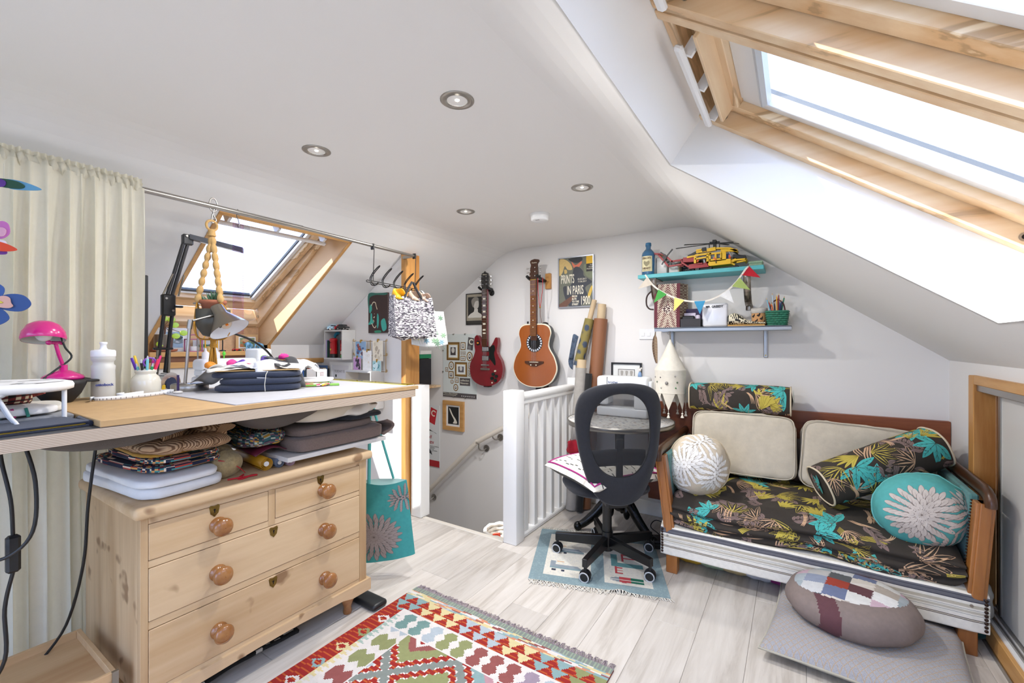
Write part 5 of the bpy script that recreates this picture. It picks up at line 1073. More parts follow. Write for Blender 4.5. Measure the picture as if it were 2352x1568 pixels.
# ---------------------------------------------------------------- office chair, rugs, round table, fabric rolls
def chair():
    c0 = V((-.895, 2.375, 0)); t_ = thing('office_chair', 'black swivel office chair with mesh back seen from behind', 'chair', c0)
    BF = fabric('black_chair_cloth', '23242a', 900, .9, .2, .3, 60); BP_ = mat('black_powder_coat', '121213', .3, bump=.05)
    for k in range(5):
        a = math.radians(196+72*k); d = V((math.cos(a), math.sin(a), 0)); n_ = V((-d.y, d.x, 0)); q = MB(); r0, r1 = .025, .295
        A = c0+d*r0; B = c0+d*r1
        q.add([A-n_*.016+V((0, 0, .075)), B-n_*.014+V((0, 0, .072)), B+n_*.014+V((0, 0, .072)), A+n_*.016+V((0, 0, .075)), A-n_*.016+V((0, 0, .135)), B-n_*.014+V((0, 0, .115)), B+n_*.014+V((0, 0, .115)), A+n_*.016+V((0, 0, .135))], [(3, 2, 1, 0), (4, 5, 6, 7), (0, 1, 5, 4), (1, 2, 6, 5), (2, 3, 7, 6), (3, 0, 4, 7)])
        q.build('base_leg', BP_, t_, bev=.003)
        ca = c0+d*.285; tw = a+.9+k; wd = V((math.cos(tw), math.sin(tw), 0)); 
        if k in (0, 1, 2): wd = V((.1, -1, 0)).normalized()
        q = MB(); q.cyl(ca+V((0, 0, .05)), ca+V((0, 0, .08)), .008, n=10); q.cyl(ca-wd*.006+V((0, 0, .03)), ca+wd*.006+V((0, 0, .03)), .03, n=20); hd = q.build('caster', BLKP, t_)
        for s in (-1, 1):
            q = MB(); q.cyl(ca+wd*s*.008+V((0, 0, .0275)), ca+wd*s*.022+V((0, 0, .0275)), .0265, n=24); q.build('wheel', BLKP, hd)
            q = MB(); q.tube([ca+wd*s*.0225+V((0, 0, .0275))+(wd.cross(V((0, 0, 1)))*math.cos(g)+V((0, 0, 1))*math.sin(g))*.0235 for g in [2*PI*i/24 for i in range(24)]], .0035, 6, closed=True); q.build('wheel_rim', mat('grey_tyre', 'b9bcc0', .4), hd)
    q = MB(); q.cyl(c0+V((0, 0, .055)), c0+V((0, 0, .16)), .032, n=20); q.cyl(c0+V((0, 0, .16)), c0+V((0, 0, .36)), .026, n=20); q.build('gas_column', BP_, t_)
    f = V((-.64, .77, 0)).normalized(); sd = V((f.y, -f.x, 0)); up = V((0, 0, 1))
    def LP(x, y, z): return c0+sd*x+f*y+up*z
    q = MB(); q.surf(lambda u, v: LP((2*u-1)*.0+.235*math.copysign(abs(math.cos(2*PI*u))**.7, math.cos(2*PI*u))*math.sin(PI*v)**.5, .04+.22*math.copysign(abs(math.sin(2*PI*u))**.7, math.sin(2*PI*u))*math.sin(PI*v)**.5, .415-.035*math.cos(PI*v)+.0), 32, 12, cu=True); q.build('seat', BF, t_)
    q = MB(); q.bx(-.05, .05, -.14, .1, .345, .385, .01); M_ = frame(c0, sd, f); q.M = None
    q = MB(M_); q.bx(-.06, .06, -.17, .1, .345, .388, .01); q.build('seat_mechanism', BLKP, t_)
    # back shell
    out = [(0, .375), (.07, .385), (.13, .43), (.175, .52), (.205, .62), (.224, .72), (.233, .82), (.228, .90), (.2, .962), (.14, .998), (.06, 1.013), (0, 1.015)]
    O = [V((a, z, 0)) for a, z in out]; O = O+[V((-p.x, p.y, 0)) for p in O[-2:0:-1]]; O = spline(O, 4, True)
    zc = .755
    def inn(an): return V((.163*math.copysign(abs(math.cos(an))**.85, math.cos(an)), zc+(.205 if math.sin(an) > 0 else .225)*math.copysign(abs(math.sin(an))**.9, math.sin(an)), 0))
    def yb_(x, z): return -.225+1.1*x*x+(.0 if z > .62 else (.62-z)*.12)-(.05*(z-.75) if z > .75 else 0)
    n = len(O)
    def P3(p, off): return LP(p.x, yb_(p.x, p.y)+off, p.y)
    q = MB(); R = []
    I = [inn(math.atan2(p.y-zc, p.x)) for p in O]
    rows = [(0, .0, -.010), (.06, 1., -.02), (.5, 1., -.024), (.93, 1., -.02), (1, 0, -.006), (.93, 1, .012), (.5, 1, .012), (.06, 1, .012), (0, 0, .004)]
    R = [[P3(O[i].lerp(I[i], a), o) for i in range(n)] for a, _, o in rows]; q.ring(R[::-1], None, True, False); q.build('back_shell', BF, t_)
    m_, nt_, b_ = base('chair_mesh'); L = nt_.links.new; tr_ = N(nt_, 'ShaderNodeBsdfTransparent'); ms = N(nt_, 'ShaderNodeMixShader'); o_ = [k for k in nt_.nodes if k.type == 'OUTPUT_MATERIAL'][0]
    b_.inputs['Base Color'].default_value = h('2a2b2e'); b_.inputs['Roughness'].default_value = .6; ms.inputs[0].default_value = .55; L(b_.outputs[0], ms.inputs[1]); L(tr_.outputs[0], ms.inputs[2]); L(ms.outputs[0], o_.inputs[0])
    q = MB(); ctr = V((0, zc, 0)); q.ring([[P3(ctr.lerp(I[i], a), -.012) for i in range(n)] for a in (.02, .35, .7, 1.04)], None, False, True); q.build('mesh_panel', m_, t_)
    q = MB(); q.surf(lambda u, v: LP(lerp(-.15, .15, u), yb_(lerp(-.15, .15, u), .6)+.03, lerp(.57, .655, v)+.012*(1-(2*u-1)**2)), 12, 4); q.build('lumbar_pad', BF, t_, solid=.012)
    q = MB(M_); q.bx(-.018, .018, -.20, -.185, .40, .72, .004); q.build('back_spine', BLKP, t_)
    # cushion lying on the seat
    cu = thing('seat_cushion', 'white script print cushion with magenta piping on the office chair', 'cushion', (c0.x, c0.y, .45)); pc = c0+f*.06+V((0, 0, .505)); R_ = frame((0, 0, 0), sd, f) @ rz(.35); R_ = R_.to_3x3().to_4x4()
    def CP(x, y, s): e = max(0, (1-x**4)*(1-y**4)); return pc+R_ @ V((x*.255, y*.24, s*.052*e**.5-.018*x*x-.02*(y < 0)*y*y))
    def ccol(u, v):
        x, y = u, v; k = math.sin(x*190)*math.sin(y*26+math.sin(x*31)*3)
        return h('50504e') if (k > .72 and (x*8 % 1) > .25) else h('e9e5dc') if int(y*24) % 4 else h('d9d3c6')
    q = MB(); q.surf(lambda u, v: CP(2*u-1, 2*v-1, 1), 70, 60, ccol); q.surf(lambda u, v: CP(2*v-1, 2*u-1, -1), 20, 20, lambda u, v: h('e6e1d8') if int(v*20) % 3 else h('55554f')); q.build('cover', vcol('script_cloth', .85, .2), cu)
    E = [(-1+i/10, -1) for i in range(20)]+[(1, -1+i/10) for i in range(20)]+[(1-i/10, 1) for i in range(20)]+[(-1, 1-i/10) for i in range(20)]
    MB().tube([CP(x*.93, y*.93, 1)+V((0, 0, .003)) for x, y in E], .0045, 6, closed=True).build('magenta_piping', mat('magenta', 'a81f78', .7), cu)
chair()
# ---- kilim rug
def kilim():
    x0, W, yf, Ln = -1.585, 1.018, 1.575, 1.5; r = random.Random(5)
    R1, OR, CR_, GY, TE, YE, OL, RO, BL = '96201a', 'b85524', 'd8d2cc', '7f8680', '86a2a2', 'd3c493', '8b8f60', '8f504c', 'a9b3ba'
    strips = [[r.choice([TE, CR_, YE, RO, BL, 'c98a6a']) for _ in range(40)] for _ in range(4)]
    def tri(x): return abs((x % 1)*2-1)
    def hexa(a, b, k):   # stacked twin diamonds
        a = abs(a-.5); b2 = b*2 % 1
        return a < .42*(1-abs(b2-.5)*1.1)
    def kil(u, v):
        du = min(u, W-u); dv = v; st_ = R1 if (math.sin(v*260+2*math.sin(u*20)) < .72) else OR
        if dv < .03: return GY if math.sin(u*400) < .3 else '93a08a'
        if dv < .065: return strips[int((dv-.03)/.009) % 4][int(u/.045+int(dv/.009)*.6) % 40]
        if dv < .165:
            a = (u/.074) % 1; i = int(u/.074); b = (dv-.068)/.095
            if 0 < b < 1 and abs(a-.5) < .46*(1-(b*2 % 1)): return [TE, TE, YE, YE, YE, BL, BL, BL, YE, YE, TE, TE, OL, OL][i % 14]
            return st_
        if du < .085:
            b = (dv/.105) % 1; a = du/.085
            if abs(b-.5)*1.6+abs(a-.75)*.9 < .42 and not (abs(b-.5)*2+abs(a-.7) < .26): return [YE, TE, CR_, OL][int(dv/.105) % 4]
            return st_
        if du < .125: return [CR_, '9fb3a8', YE, 'd5cfb0'][int(dv/.21) % 4] if tri(dv/.026)*.04+.085 > du else CR_
        if du < .235 or dv < .285:
            if dv < .285 and du >= .12: a = ((u-.12)/.078); i = int(a); a %= 1; b = (dv-.172)/.105
            else: a = (dv/.105); i = int(a); a %= 1; b = (du-.13)/.1
            if 0 < b < 1 and hexa(a, b, 0): return ['6f8f8a', '6f8f8a', BL, OL, OL, RO, RO, RO, '9a8a98', BL][i % 10]
            return CR_
        p = u-W/2; q_ = dv-.285; Pd = .388
        a = abs(((p/Pd+.5) % 1)-.5)*2; b = abs(((q_/Pd) % 1)-.5)*2
        d = a+b; zz = .075*tri((p-q_)/.046)+.0*tri((p+q_)/.046) if ((p/Pd+.5) % 1-.5)*((q_/Pd) % 1-.5) > 0 else .075*tri((p+q_)/.046)
        i = int(math.floor(p/Pd+.5))+int(math.floor(q_/Pd))
        if d > 1:
            d = 2-d; i = int(math.floor(p/Pd))+7+int(math.floor(q_/Pd+.5))
        if d < .06: return R1
        if d < .17: return CR_
        e = d+.1*(int(tri((p)/.09)*3)/3)
        if e < .38: return [RO, 'b48a92', RO][i % 3]
        if e < .60: return [OL, TE, 'c9c27e'][i % 3]
        if d+zz < .74: return CR_ if d+zz > .715 else [OL, TE, BL][i % 3]
        if d+zz < .90: return st_
        if d+zz < .925: return CR_
        return GY
    nu, nv = 170, 250; q = MB()
    q.surf(lambda a, b: V((x0+a*W, yf-b*Ln+.003*math.sin(a*6), .0062+.0012*nz(a*6, b*8)+.0008)), nu, nv, lambda a, b: h(kil(a*W, b*Ln)))
    q.bx(x0, x0+W, yf-Ln, yf-.002, .0005, .005, 0, h('8a3a30'))
    t_ = thing('kilim_rug', 'red, green and cream diamond patterned kilim rug on the plank floor', 'rug', (x0+W/2, yf-Ln/2, 0)); q.build('weave', vcol('kilim_wool', .95, .5, 500), t_)
    q = MB()
    for k in range(230):
        x = x0+W*(k+.5)/230; l = r.uniform(.018, .034); a = r.uniform(-.5, .5); q.tube([(x, yf-.002, .006), (x+a*l*.5, yf+l*.5, .006+r.uniform(0, .006)), (x+a*l, yf+l, .003)], .0016, 4)
    f_ = q.build('fringe', mat('mauve_fringe', '9d8f94', .9), t_); f_['kind'] = 'stuff'
kilim()
def dhurrie():
    FL, ex, ey = V((-1.16, 1.946, 0)), V((.664, .211, 0)), V((-.236, .574, 0)); r = random.Random(9)
    B, CW, G, NA, OR, TE, RE, GR = '82979c', 'ddd8cb', '8f989f', '2d3446', 'd2995e', '5f8f90', 'c0474b', '1f6a52'
    def col(u, v):
        if u < .1 or u > .9 or v < .11 or v > .9 or .455 < u < .56: return B if r.random() > .12 else '8ea2a6'
        c = CW if r.random() > .1 else 'cfccc6'
        if u < .455:
            for vo in (.20, .52, .80):
                y = (v-vo); 
                if -.01 < y < .02 and (.16 < u < .19 or .23 < u < .26): return NA
                if .025 < y < .10 and .14 < u < .40-.9*max(0, y-.05): return B if (y < .05 and vo == .52) or (vo == .2 and y < .055) else G
                if .10 < y < .16 and .14 < u < .18: return G
                if (.115 < y < .125 or .145 < y < .155) and .19 < u < .25: return OR
        else:
            w_ = u-.60; 
            if .14 < v < .235 and abs(v-.187) < .045*(1-abs((u-.72)/.14)**2 if u < .72 else .045*1.0+.8) and .60 < u < .84 and abs(v-.187) > .006: return G if u < .67 else RE if u < .75 else GR
            if .40 < v < .47 and .62 < u < .86: return TE
            if .47 < v < .62 and .62 < u < .67: return TE
            if .64 < u < .70 and (.28 < v < .40): return RE if (u < .655 or .28 < v < .30 or .37 < v < .39 or .33 < v < .345) else CW
            if .70 < u < .82 and (.50 < v < .64): return RE if (u < .72 or .61 < v < .64 or .55 < v < .57) else CW
            if .74 < v < .80 and .64 < u < .80: return GR if u < .70 else RE
        return c
    def P(u, v): z = .0045+.001*nz(u*5, v*5)+(.012*math.exp(-((u-.66)/.05)**2-(v/.06)**2)); return FL+ex*u+ey*v+V((0, 0, z))
    q = MB(); q.surf(P, 120, 100, lambda u, v: h(col(u, v))); q.add([FL, FL+ex, FL+ex+ey, FL+ey], [(3, 2, 1, 0)], h(B)); t_ = thing('small_rug', 'blue and cream pictorial flatweave rug under the office chair', 'rug', FL+ex*.5+ey*.5); q.build('weave', vcol('dhurrie_wool', .95, .5, 500), t_)
    q = MB()
    for k in range(150):
        for v, s in ((0, -1), (1, 1)):
            u = (k+.5)/150; p = P(u, v); d = ey.normalized()*s; l = r.uniform(.02, .045)*(1 if u < .6 or s > 0 else .5); a = ex.normalized()*r.uniform(-.6, .6); q.tube([p, p+(d+a)*l*.5+V((0, 0, r.uniform(0, .006))), p+(d+a*1.6)*l+V((0, 0, -p.z+.002))], .0017, 4)
    f_ = q.build('fringe', mat('cream_fringe', 'e3ded2', .9), t_); f_['kind'] = 'stuff'
dhurrie()
# ---- round mosaic table with iron pedestal
tb = thing('round_table', 'round mosaic topped table on a black iron pedestal by the gable wall', 'table', (-.965, 2.79, 0)); tc_ = (-.965, 2.79)
q = MB(); q.lathe([(.001, .70), (.335, .70), (.335, .722), (.001, .722)], (*tc_, 0), 48); q.build('top', mat('terrazzo_base', 'dedbd6', .35), tb)
q = MB(); r = random.Random(3)
for k in range(420):
    a, d = r.uniform(0, 2*PI), .325*math.sqrt(r.random()); s = r.uniform(.004, .011); n_ = r.choice([4, 5, 5]); a2 = r.uniform(0, 6)
    q.add([(tc_[0]+d*math.cos(a)+s*math.cos(a2+2*PI*i/n_), tc_[1]+d*math.sin(a)+s*math.sin(a2+2*PI*i/n_)*.8, .7222+.00002*(k % 9)) for i in range(n_)], [list(range(n_))], h(r.choice(['5f7a94', 'b59a74', '8a8f96', '3f4a58', 'c9b9a0', '9db0bf', 'a8763e'])))
q.build('mosaic_chips', vcol('print_gloss', 0), tb)
q = MB(); q.lathe([(.336, .694), (.341, .694), (.341, .7235), (.336, .7235)], (*tc_, 0), 48, caps=False); q.build('metal_rim', STEEL, tb)
IR = mat('black_cast_iron', '0f0e0e', .25, .3, var=.3, vs=60, bump=.8, bs=70)
q = MB(); q.lathe([(.02, .69), (.14, .69), (.05, .66), (.03, .62), (.028, .4), (.045, .36), (.03, .32), (.05, .24), (.065, .2), (.05, .15), (.03, .13)], (*tc_, 0), 24); q.build('pedestal', IR, tb)
for k in range(3):
    a = math.radians(-25+120*k); d = V((math.cos(a), math.sin(a), 0)); o = V((*tc_, 0)); q = MB(); P = spline([o+V((0, 0, .2)), o+d*.08+V((0, 0, .19)), o+d*.16+V((0, 0, .11)), o+d*.235+V((0, 0, .05)), o+d*.27+V((0, 0, .035))], 6); q.tube(P, [.034-.016*i/len(P) for i in range(len(P))], 10, flat=1.2); q.ell(o+d*.275+V((0, 0, .03)), (.028, .028, .03)); q.ell(o+d*.06+V((0, 0, .13)), (.022, .022, .045)); q.build('claw_leg', IR, tb)
# sewing machine on the round table
sm = thing('sewing_machine', 'white electronic sewing machine on the round table behind the chair', 'sewing machine', (-.985, 2.93, .7235), 'sewing machines')
wp = mat('machine_white', 'eceef0', .25); q = MB(); q.bx(-1.16, -.81, 2.87, 3.0, .7237, .785, .012, seg=2); q.build('bed', wp, sm); q = MB(); q.bx(-.90, -.81, 2.87, 3.0, .78, .90, .012, seg=2); q.build('column', wp, sm)
q = MB(); q.bx(-1.16, -.81, 2.87, 3.0, .885, .995, .02, seg=3); hd_ = q.build('arm_head', wp, sm); q = MB(); q.bx(-1.155, -1.08, 2.875, 2.99, .80, .89, .01); q.build('needle_head', wp, sm)
MB().bx(-1.0, -.83, 2.866, 2.872, .90, .945, .002).build('control_panel', mat('pale_blue_panel', 'cfe0e4', .3), hd_); MB().bx(-.93, -.87, 2.864, 2.868, .925, .942).build('display', mat('grey_display', '7d8a80', .2), hd_); MB().bx(-1.083, -1.08, 2.868, 2.872, .89, .99).build('seam_line', DARK, hd_); MB().bx(-.812, -.79, 2.9, 2.96, .91, .97, .01, seg=2).build('hand_wheel', wp, hd_)
text('brother', .022, (-1.04, 2.8695, .955), XW, ZW, mat('navy_ink', '26386e', .5), hd_, bold=.0004)
fg = thing('mouse_figurine', 'tiny china mouse in a blue coat on top of the sewing machine', 'figurine', (-.875, 2.93, .995)); q = MB(); q.lathe([(.001, 0), (.014, 0), (.012, .02), (.006, .034)], (-.875, 2.93, .9955), 14); q.build('blue_coat', mat('china_blue', '7f9cc0', .25), fg); q = MB(); q.ell((-.875, 2.928, 1.04), (.010, .010, .010), n=12, m=8); q.ell((-.884, 2.93, 1.052), (.006, .003, .006), n=8, m=6); q.ell((-.866, 2.93, 1.052), (.006, .003, .006), n=8, m=6); q.ell((-.875, 2.918, 1.038), (.004, .006, .004), n=8, m=6); q.build('head', mat('china_white', 'e8e2da', .25), fg)
# ---- fabric rolls leaning on the wall
def roll(name, lab, A, B, r_, m, tube=None, tl=.12, tr=.018):
    A, B = V(A), V(B); t_ = thing(name, lab, 'fabric roll', A, 'fabric rolls in the corner'); d = (B-A).normalized(); q = MB(); n = 10
    q.tube([A.lerp(B, i/n) for i in range(n+1)], [r_*(1+.03*nz(i*.7, A.x*9)) for i in range(n+1)], 18); q.build('wrapped_fabric', m, t_)
    s = d.orthogonal().normalized(); q = MB(); q.cyl(A.lerp(B, .05)+s*r_*.9, A.lerp(B, .97)+s*r_*.9, .004, n=6); q.build('fabric_edge', m, t_)
    if tube: q = MB(); q.cyl(B-d*.01, B+d*tl, tr, n=16); q.build('card_tube', mat('card_tube', 'cdb592', .8, var=.08), t_)
    return t_
mm, nt_, b_ = base('gold_blue_print'); L = nt_.links.new; cc = coords(nt_, (1, 1, .8)); vv = N(nt_, 'ShaderNodeTexVoronoi', i_Scale=17.); nn = N(nt_, 'ShaderNodeTexNoise', i_Scale=160., i_Detail=3.); rr = N(nt_, 'ShaderNodeValToRGB'); e = rr.color_ramp.elements; e[0].position = .3; e[1].position = .42; e[0].color = h('3f4a5c'); e[1].color = h('857842'); L(cc, vv.inputs['Vector']); L(cc, nn.inputs['Vector']); ad = N(nt_, 'ShaderNodeMath', operation='MULTIPLY_ADD', i_1=.35); L(nn.outputs[0], ad.inputs[0]); L(vv.outputs[0], ad.inputs[2]); sb = N(nt_, 'ShaderNodeMath', operation='SUBTRACT', i_1=.15); L(ad.outputs[0], sb.inputs[0]); L(sb.outputs[0], rr.inputs[0]); L(rr.outputs[0], b_.inputs['Base Color']); b_.inputs['Roughness'].default_value = .8
gp = mm
roll('patterned_fabric_roll', 'tall roll of gold and blue shell print fabric on a card tube', (-1.37, 3.03, 1.05), (-1.30, 3.085, 1.40), .036, gp, True, .15, .019)
t_ = [o for o in C.objects if o.name == 'patterned_fabric_roll'][0]
q = MB(); q.cyl((-1.385, 3.0, .004), (-1.37, 3.03, 1.055), .018, n=14); q.build('card_tube', mat('card_tube', '', 0), t_)
q = MB(); q.surf(lambda u, v: V((lerp(-1.41, -1.375, v)-.035*math.sin(PI*u)-.02*u*v, 3.02+.03*v, lerp(1.10, 1.27, v)-.06*u*(1-v)+.02*math.sin(u*5))), 8, 8); q.build('loose_corner', mat('blue_lining', '48566a', .8, var=.6, vs=40), t_, solid=.003)
roll('brown_fabric_roll', 'thick roll of plain brown leathercloth on a card tube', (-1.31, 3.0, .012), (-1.213, 3.09, 1.40), .05, mat('brown_leathercloth', '8a5a3c', .6, bump=.2, bs=300), True, .11, .03)
roll('grey_fabric_roll', 'slim roll of silver grey fabric nearest the balustrade', (-1.375, 2.92, .012), (-1.318, 2.972, 1.04), .04, fabric('silver_grey_cloth', 'a8a29a', 800), True, .06, .034)
roll('black_fabric_roll', 'thin roll of black fabric between the grey and brown rolls', (-1.302, 2.905, .012), (-1.262, 2.98, 1.0), .024, fabric('plain_black_cloth', '1d1c1c', 800))
tag(sbox((-1.335, 2.93, .47), (.062, .052, .05), None, .5, .02).build('red_cloth_bundle', fabric('red_cloth', 'b5122b', 700)), 'bright red cloth wrapped round the leaning fabric rolls', 'cloth')
# foot pedal, plug and cable near the daybed leg
pd = thing('foot_pedal', 'black sewing machine foot pedal on the floor beside the daybed leg', 'pedal', (-.70, 2.66, 0)); MB().bx(-.745, -.655, 2.64, 2.76, .001, .03, .006, R=rz(.5)).build('body', BLKP, pd); MB().bx(-.74, -.66, 2.65, 2.75, .03, .045, .006, R=rz(.5)).build('tread', mat('dark_tread', '2a2a2e', .5), pd)
pw = thing('plug_adapter', 'white plug adapter with black and white cables by the daybed', 'plug', (-.70, 2.92, 0)); MB().bx(-.72, -.66, 2.9, 2.96, .001, .05, .008, seg=2).build('body', WPL, pw); MB().tube(spline([(-.68, 2.91, .05), (-.76, 2.9, .07), (-.79, 2.88, .03), (-.74, 2.86, .006), (-.68, 2.8, .006)], 6), .003, 6).build('black_cable', BLKP, pw); MB().tube(spline([(-.72, 3.11, .13), (-.715, 3.08, .08), (-.69, 2.99, .04), (-.67, 2.95, .03)], 6), .002, 6).build('white_cable', WPL, pw)
# basket on the stair
bs = thing('stair_basket', 'white rope basket with paper and a red tag on the top stair behind the newel', 'basket', (-1.68, 2.48, -.38)); WB = mat('white_rope', 'e3ddd1', .85, bump=.5, bs=90); q = MB()
for k in range(12):
    rr_ = .075+.004*k; q.tube([(-1.68+rr_*math.cos(2*PI*i/40)*1.15, 2.50+rr_*math.sin(2*PI*i/40), -.369+k*.027+.004*math.sin(i*PI/2+k*PI)) for i in range(40)], .014, 6, closed=True)
q.lathe([(.001, -.379), (.08, -.379)], (-1.68, 2.50, 0), 20); q.build('rope_body', WB, bs); MB().bx(-1.70, -1.64, 2.49, 2.50, -.2, -.045, R=MX.Rotation(.3, 4, 'Y')).build('paper', mat('kraft', 'd7c6b0', .8), bs); MB().bx(-1.72, -1.67, 2.44, 2.46, -.2, -.075, R=MX.Rotation(-.3, 4, 'Y')).build('red_tag', mat('red_tag', 'd8482f', .6), bs)
# ---------------------------------------------------------------- chest of drawers
CH = wood('scrubbed_pine_y', 'dcc09a', 'c4a278', 1, 8, .5, 1.2, dark=9.); CHZ = wood('scrubbed_pine_z', 'd6b88f', 'b4926a', 2, 8, .5, 1.2, dark=9.); KN = wood('knob_wood', 'b07a44', '8a5528', 0, 14, .25, 1., coat=.5)
def chest():
    t = thing('chest_of_drawers', 'scrubbed pine chest of drawers with round wooden knobs under the desk', 'chest', (-1.94, .915, 0)); fx = -1.66; bk_ = -2.185
    MB().bx(bk_, fx-.022, .50, .525, .13, .69).build('side_panel', CHZ, t); MB().bx(bk_, fx-.022, 1.305, 1.33, .13, .69).build('side_panel', CHZ, t)
    MB().bx(bk_, bk_+.01, .525, 1.305, .13, .69).build('back_panel', CHZ, t)
    MB().bx(fx-.022, fx, .50, .520, .13, .69, .001).build('front_stile', CHZ, t); MB().bx(fx-.022, fx, 1.292, 1.33, .13, .69, .001).build('front_stile', CHZ, t)
    MB().bx(fx-.022, fx, .8835, .9085, .535, .668, .001).build('drawer_divider', CHZ, t)
    for z0, z1 in ((.666, .690), (.531, .553), (.342, .366), (.13, .152)): MB().bx(fx-.022, fx-.002, .52, 1.292, z0, z1, .001).build('drawer_rail', CH, t)
    q = MB(); q.surf(lambda u, v: V((0, lerp(.478, 1.345, u), 0))+V((lerp(bk_, fx+.025, 1) if False else 0, 0, 0)), 1, 1) if False else None
    q.bx(bk_-.005, fx+.028, .478, 1.348, .690, .728, .014, seg=3); q.build('top_board', CH, t)
    def drawer(y0, y1, z0, z1, knobs, key):
        d = MB().bx(fx-.018, fx+.001, y0, y1, z0, z1, .0015).build('drawer_front', CH, t)
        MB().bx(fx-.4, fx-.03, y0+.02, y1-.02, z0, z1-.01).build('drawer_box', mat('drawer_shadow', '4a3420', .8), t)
        for ky, kz in knobs:
            q = MB(); q.lathe([(.026, 0), (.027, .006), (.017, .01), (.013, .018), (.02, .026), (.0295, .034), (.031, .042), (.027, .05), (.014, .056), (.001, .057)], (fx+.001, ky, kz), 24, MX.Rotation(PI/2, 4, 'Y'), caps=False); q.build('knob', KN, d)
        if key:
            ky, kz = key; P = [(-.016, .012), (-.012, .018), (0, .015), (.012, .018), (.016, .012), (.012, -.01), (0, -.022), (-.012, -.01)]
            q = MB(); q.prism([(a, b) for a, b in P], (fx+.001, ky, kz), (0, 1, 0), (0, 0, 1), (.0018, 0, 0)); e = q.build('key_plate', mat('aged_brass', '8a7440', .35, 1, var=.3, vs=90), d)
            q = MB(); q.cyl((fx+.0022, ky, kz+.002), (fx+.0032, ky, kz+.002), .0035, n=12); q.bx(fx+.0022, fx+.0032, ky-.0015, ky+.0015, kz-.008, kz+.001); q.build('keyhole', DARK, e)
    drawer(.521, .882, .555, .665, [(.711, .60)], (.701, .652)); drawer(.910, 1.291, .555, .665, [(1.11, .607)], (1.097, .652))
    drawer(.521, 1.291, .368, .529, [(.711, .437), (1.112, .441)], (.902, .508)); drawer(.521, 1.291, .154, .340, [(.714, .238), (1.116, .236)], (.90, .318))
    P = [(.485, .138), (1.348, .138), (1.348, .085), (1.25, .085), (1.2, .098), (1.0, .105), (.84, .105), (.65, .098), (.6, .085), (.485, .085)]
    q = MB(); q.prism(P, (fx-.02, 0, 0), (0, 1, 0), (0, 0, 1), (.03, 0, 0)); q.build('plinth', CH, t, bev=.004)
    MB().bx(bk_, fx-.02, .488, .512, .085, .138).build('plinth_side', CHZ, t); MB().bx(bk_, fx-.02, 1.322, 1.346, .085, .138).build('plinth_side', CHZ, t)
    for x in (fx-.045, bk_+.05):
        for y in (.545, 1.262):
            q = MB(); q.lathe([(.018, 0), (.02, .01), (.017, .03), (.026, .055), (.034, .075), (.034, .09), (.028, .1), (.03, .115)], (x, y, 0), 20); q.build('bun_foot', KN, t)
chest()
# ---- soft goods on the chest
ZT = .7282
def folded(q, c, r, e, wr, R=None, col=None, n=44, m=18): return sbox(c, r, R, e, wr, 3., col, n, m, q=q)
WS = fabric('white_sheet_cotton', 'e6e4e2', 800, .9, .05, .15)
t = thing('folded_sheet', 'folded white cotton sheet, lowest of the pile on the chest', 'sheet', (-1.92, .62, ZT))
folded(None, (-1.93, .615, ZT+.019), (.255, .128, .020), .35, .014, rz(.08)).build('fold', WS, t); folded(None, (-1.925, .612, ZT+.05), (.25, .125, .016), .38, .016, rz(.05)).build('fold', WS, t)
def cordmat():
    m, nt, b = base('tan_corduroy'); L = nt.links.new; cc = coords(nt); mp_ = N(nt, 'ShaderNodeMapping'); mp_.inputs['Rotation'].default_value = (0, .5, .9); nn = N(nt, 'ShaderNodeTexNoise', i_Scale=5.); ad = N(nt, 'ShaderNodeMixRGB', blend_type='ADD'); ad.inputs[0].default_value = .03
    L(cc, nn.inputs['Vector']); L(cc, ad.inputs[1]); L(nn.outputs['Color'], ad.inputs[2]); L(ad.outputs[0], mp_.inputs[0]); w_ = N(nt, 'ShaderNodeTexWave', i_Scale=42.); L(mp_.outputs[0], w_.inputs['Vector'])
    r = N(nt, 'ShaderNodeValToRGB'); e = r.color_ramp.elements; e[0].position = .15; e[1].position = .6; e[0].color = h('6b4a30'); e[1].color = h('b99672'); L(w_.outputs['Fac'], r.inputs[0]); L(r.outputs[0], b.inputs['Base Color']); b.inputs['Roughness'].default_value = .9; bumpin(nt, b, w_.outputs['Fac'], .6, .003); return m
CORD = cordmat()
def drape(c, r, seed, col=None, wr=.03, e=.55, f=5, n=60, m=26, R=None):
    """crumpled heap of cloth with soft folds, flat underneath"""
    q = MB(); R = R or MX.Identity(4); c = V(c)
    def sg(a, p): return math.copysign(abs(a)**p, a)
    def P(u, v):
        a = 2*PI*u; b = PI*(v-.5); p = V((r[0]*sg(math.cos(b), e)*sg(math.cos(a), e), r[1]*sg(math.cos(b), e)*sg(math.sin(a), e), r[2]*sg(math.sin(b), .7)))
        k = nz(p.x*f+seed, p.y*f, p.z*f*2); fold = abs(nz(p.x*f*1.7+seed, p.y*f*1.7+9, p.z*4))
        p = p*(1+wr*k/max(.05, p.length)*1.2); p.z += wr*(.55-fold)*.8*max(0, math.cos(b)*.6+math.sin(b)); rg = (1-abs(nz(p.x*f*2.3+seed*2, p.y*f*2.3, p.z*3+seed))*2.2); p.z += wr*.45*rg*max(0, math.sin(b)*.7+.3); p += V((p.x, p.y, 0)).normalized()*wr*.35*rg*max(0, math.cos(b)) if p.xy.length > 1e-6 else V(); p.z = max(p.z, -r[2])
        return c+R @ p
    q.surf(P, n, m, col, cu=True); return q
t = thing('printed_cotton', 'folded navy floral cotton with a mustard edge between sheet and corduroy', 'fabric', (-1.95, .64, .80))
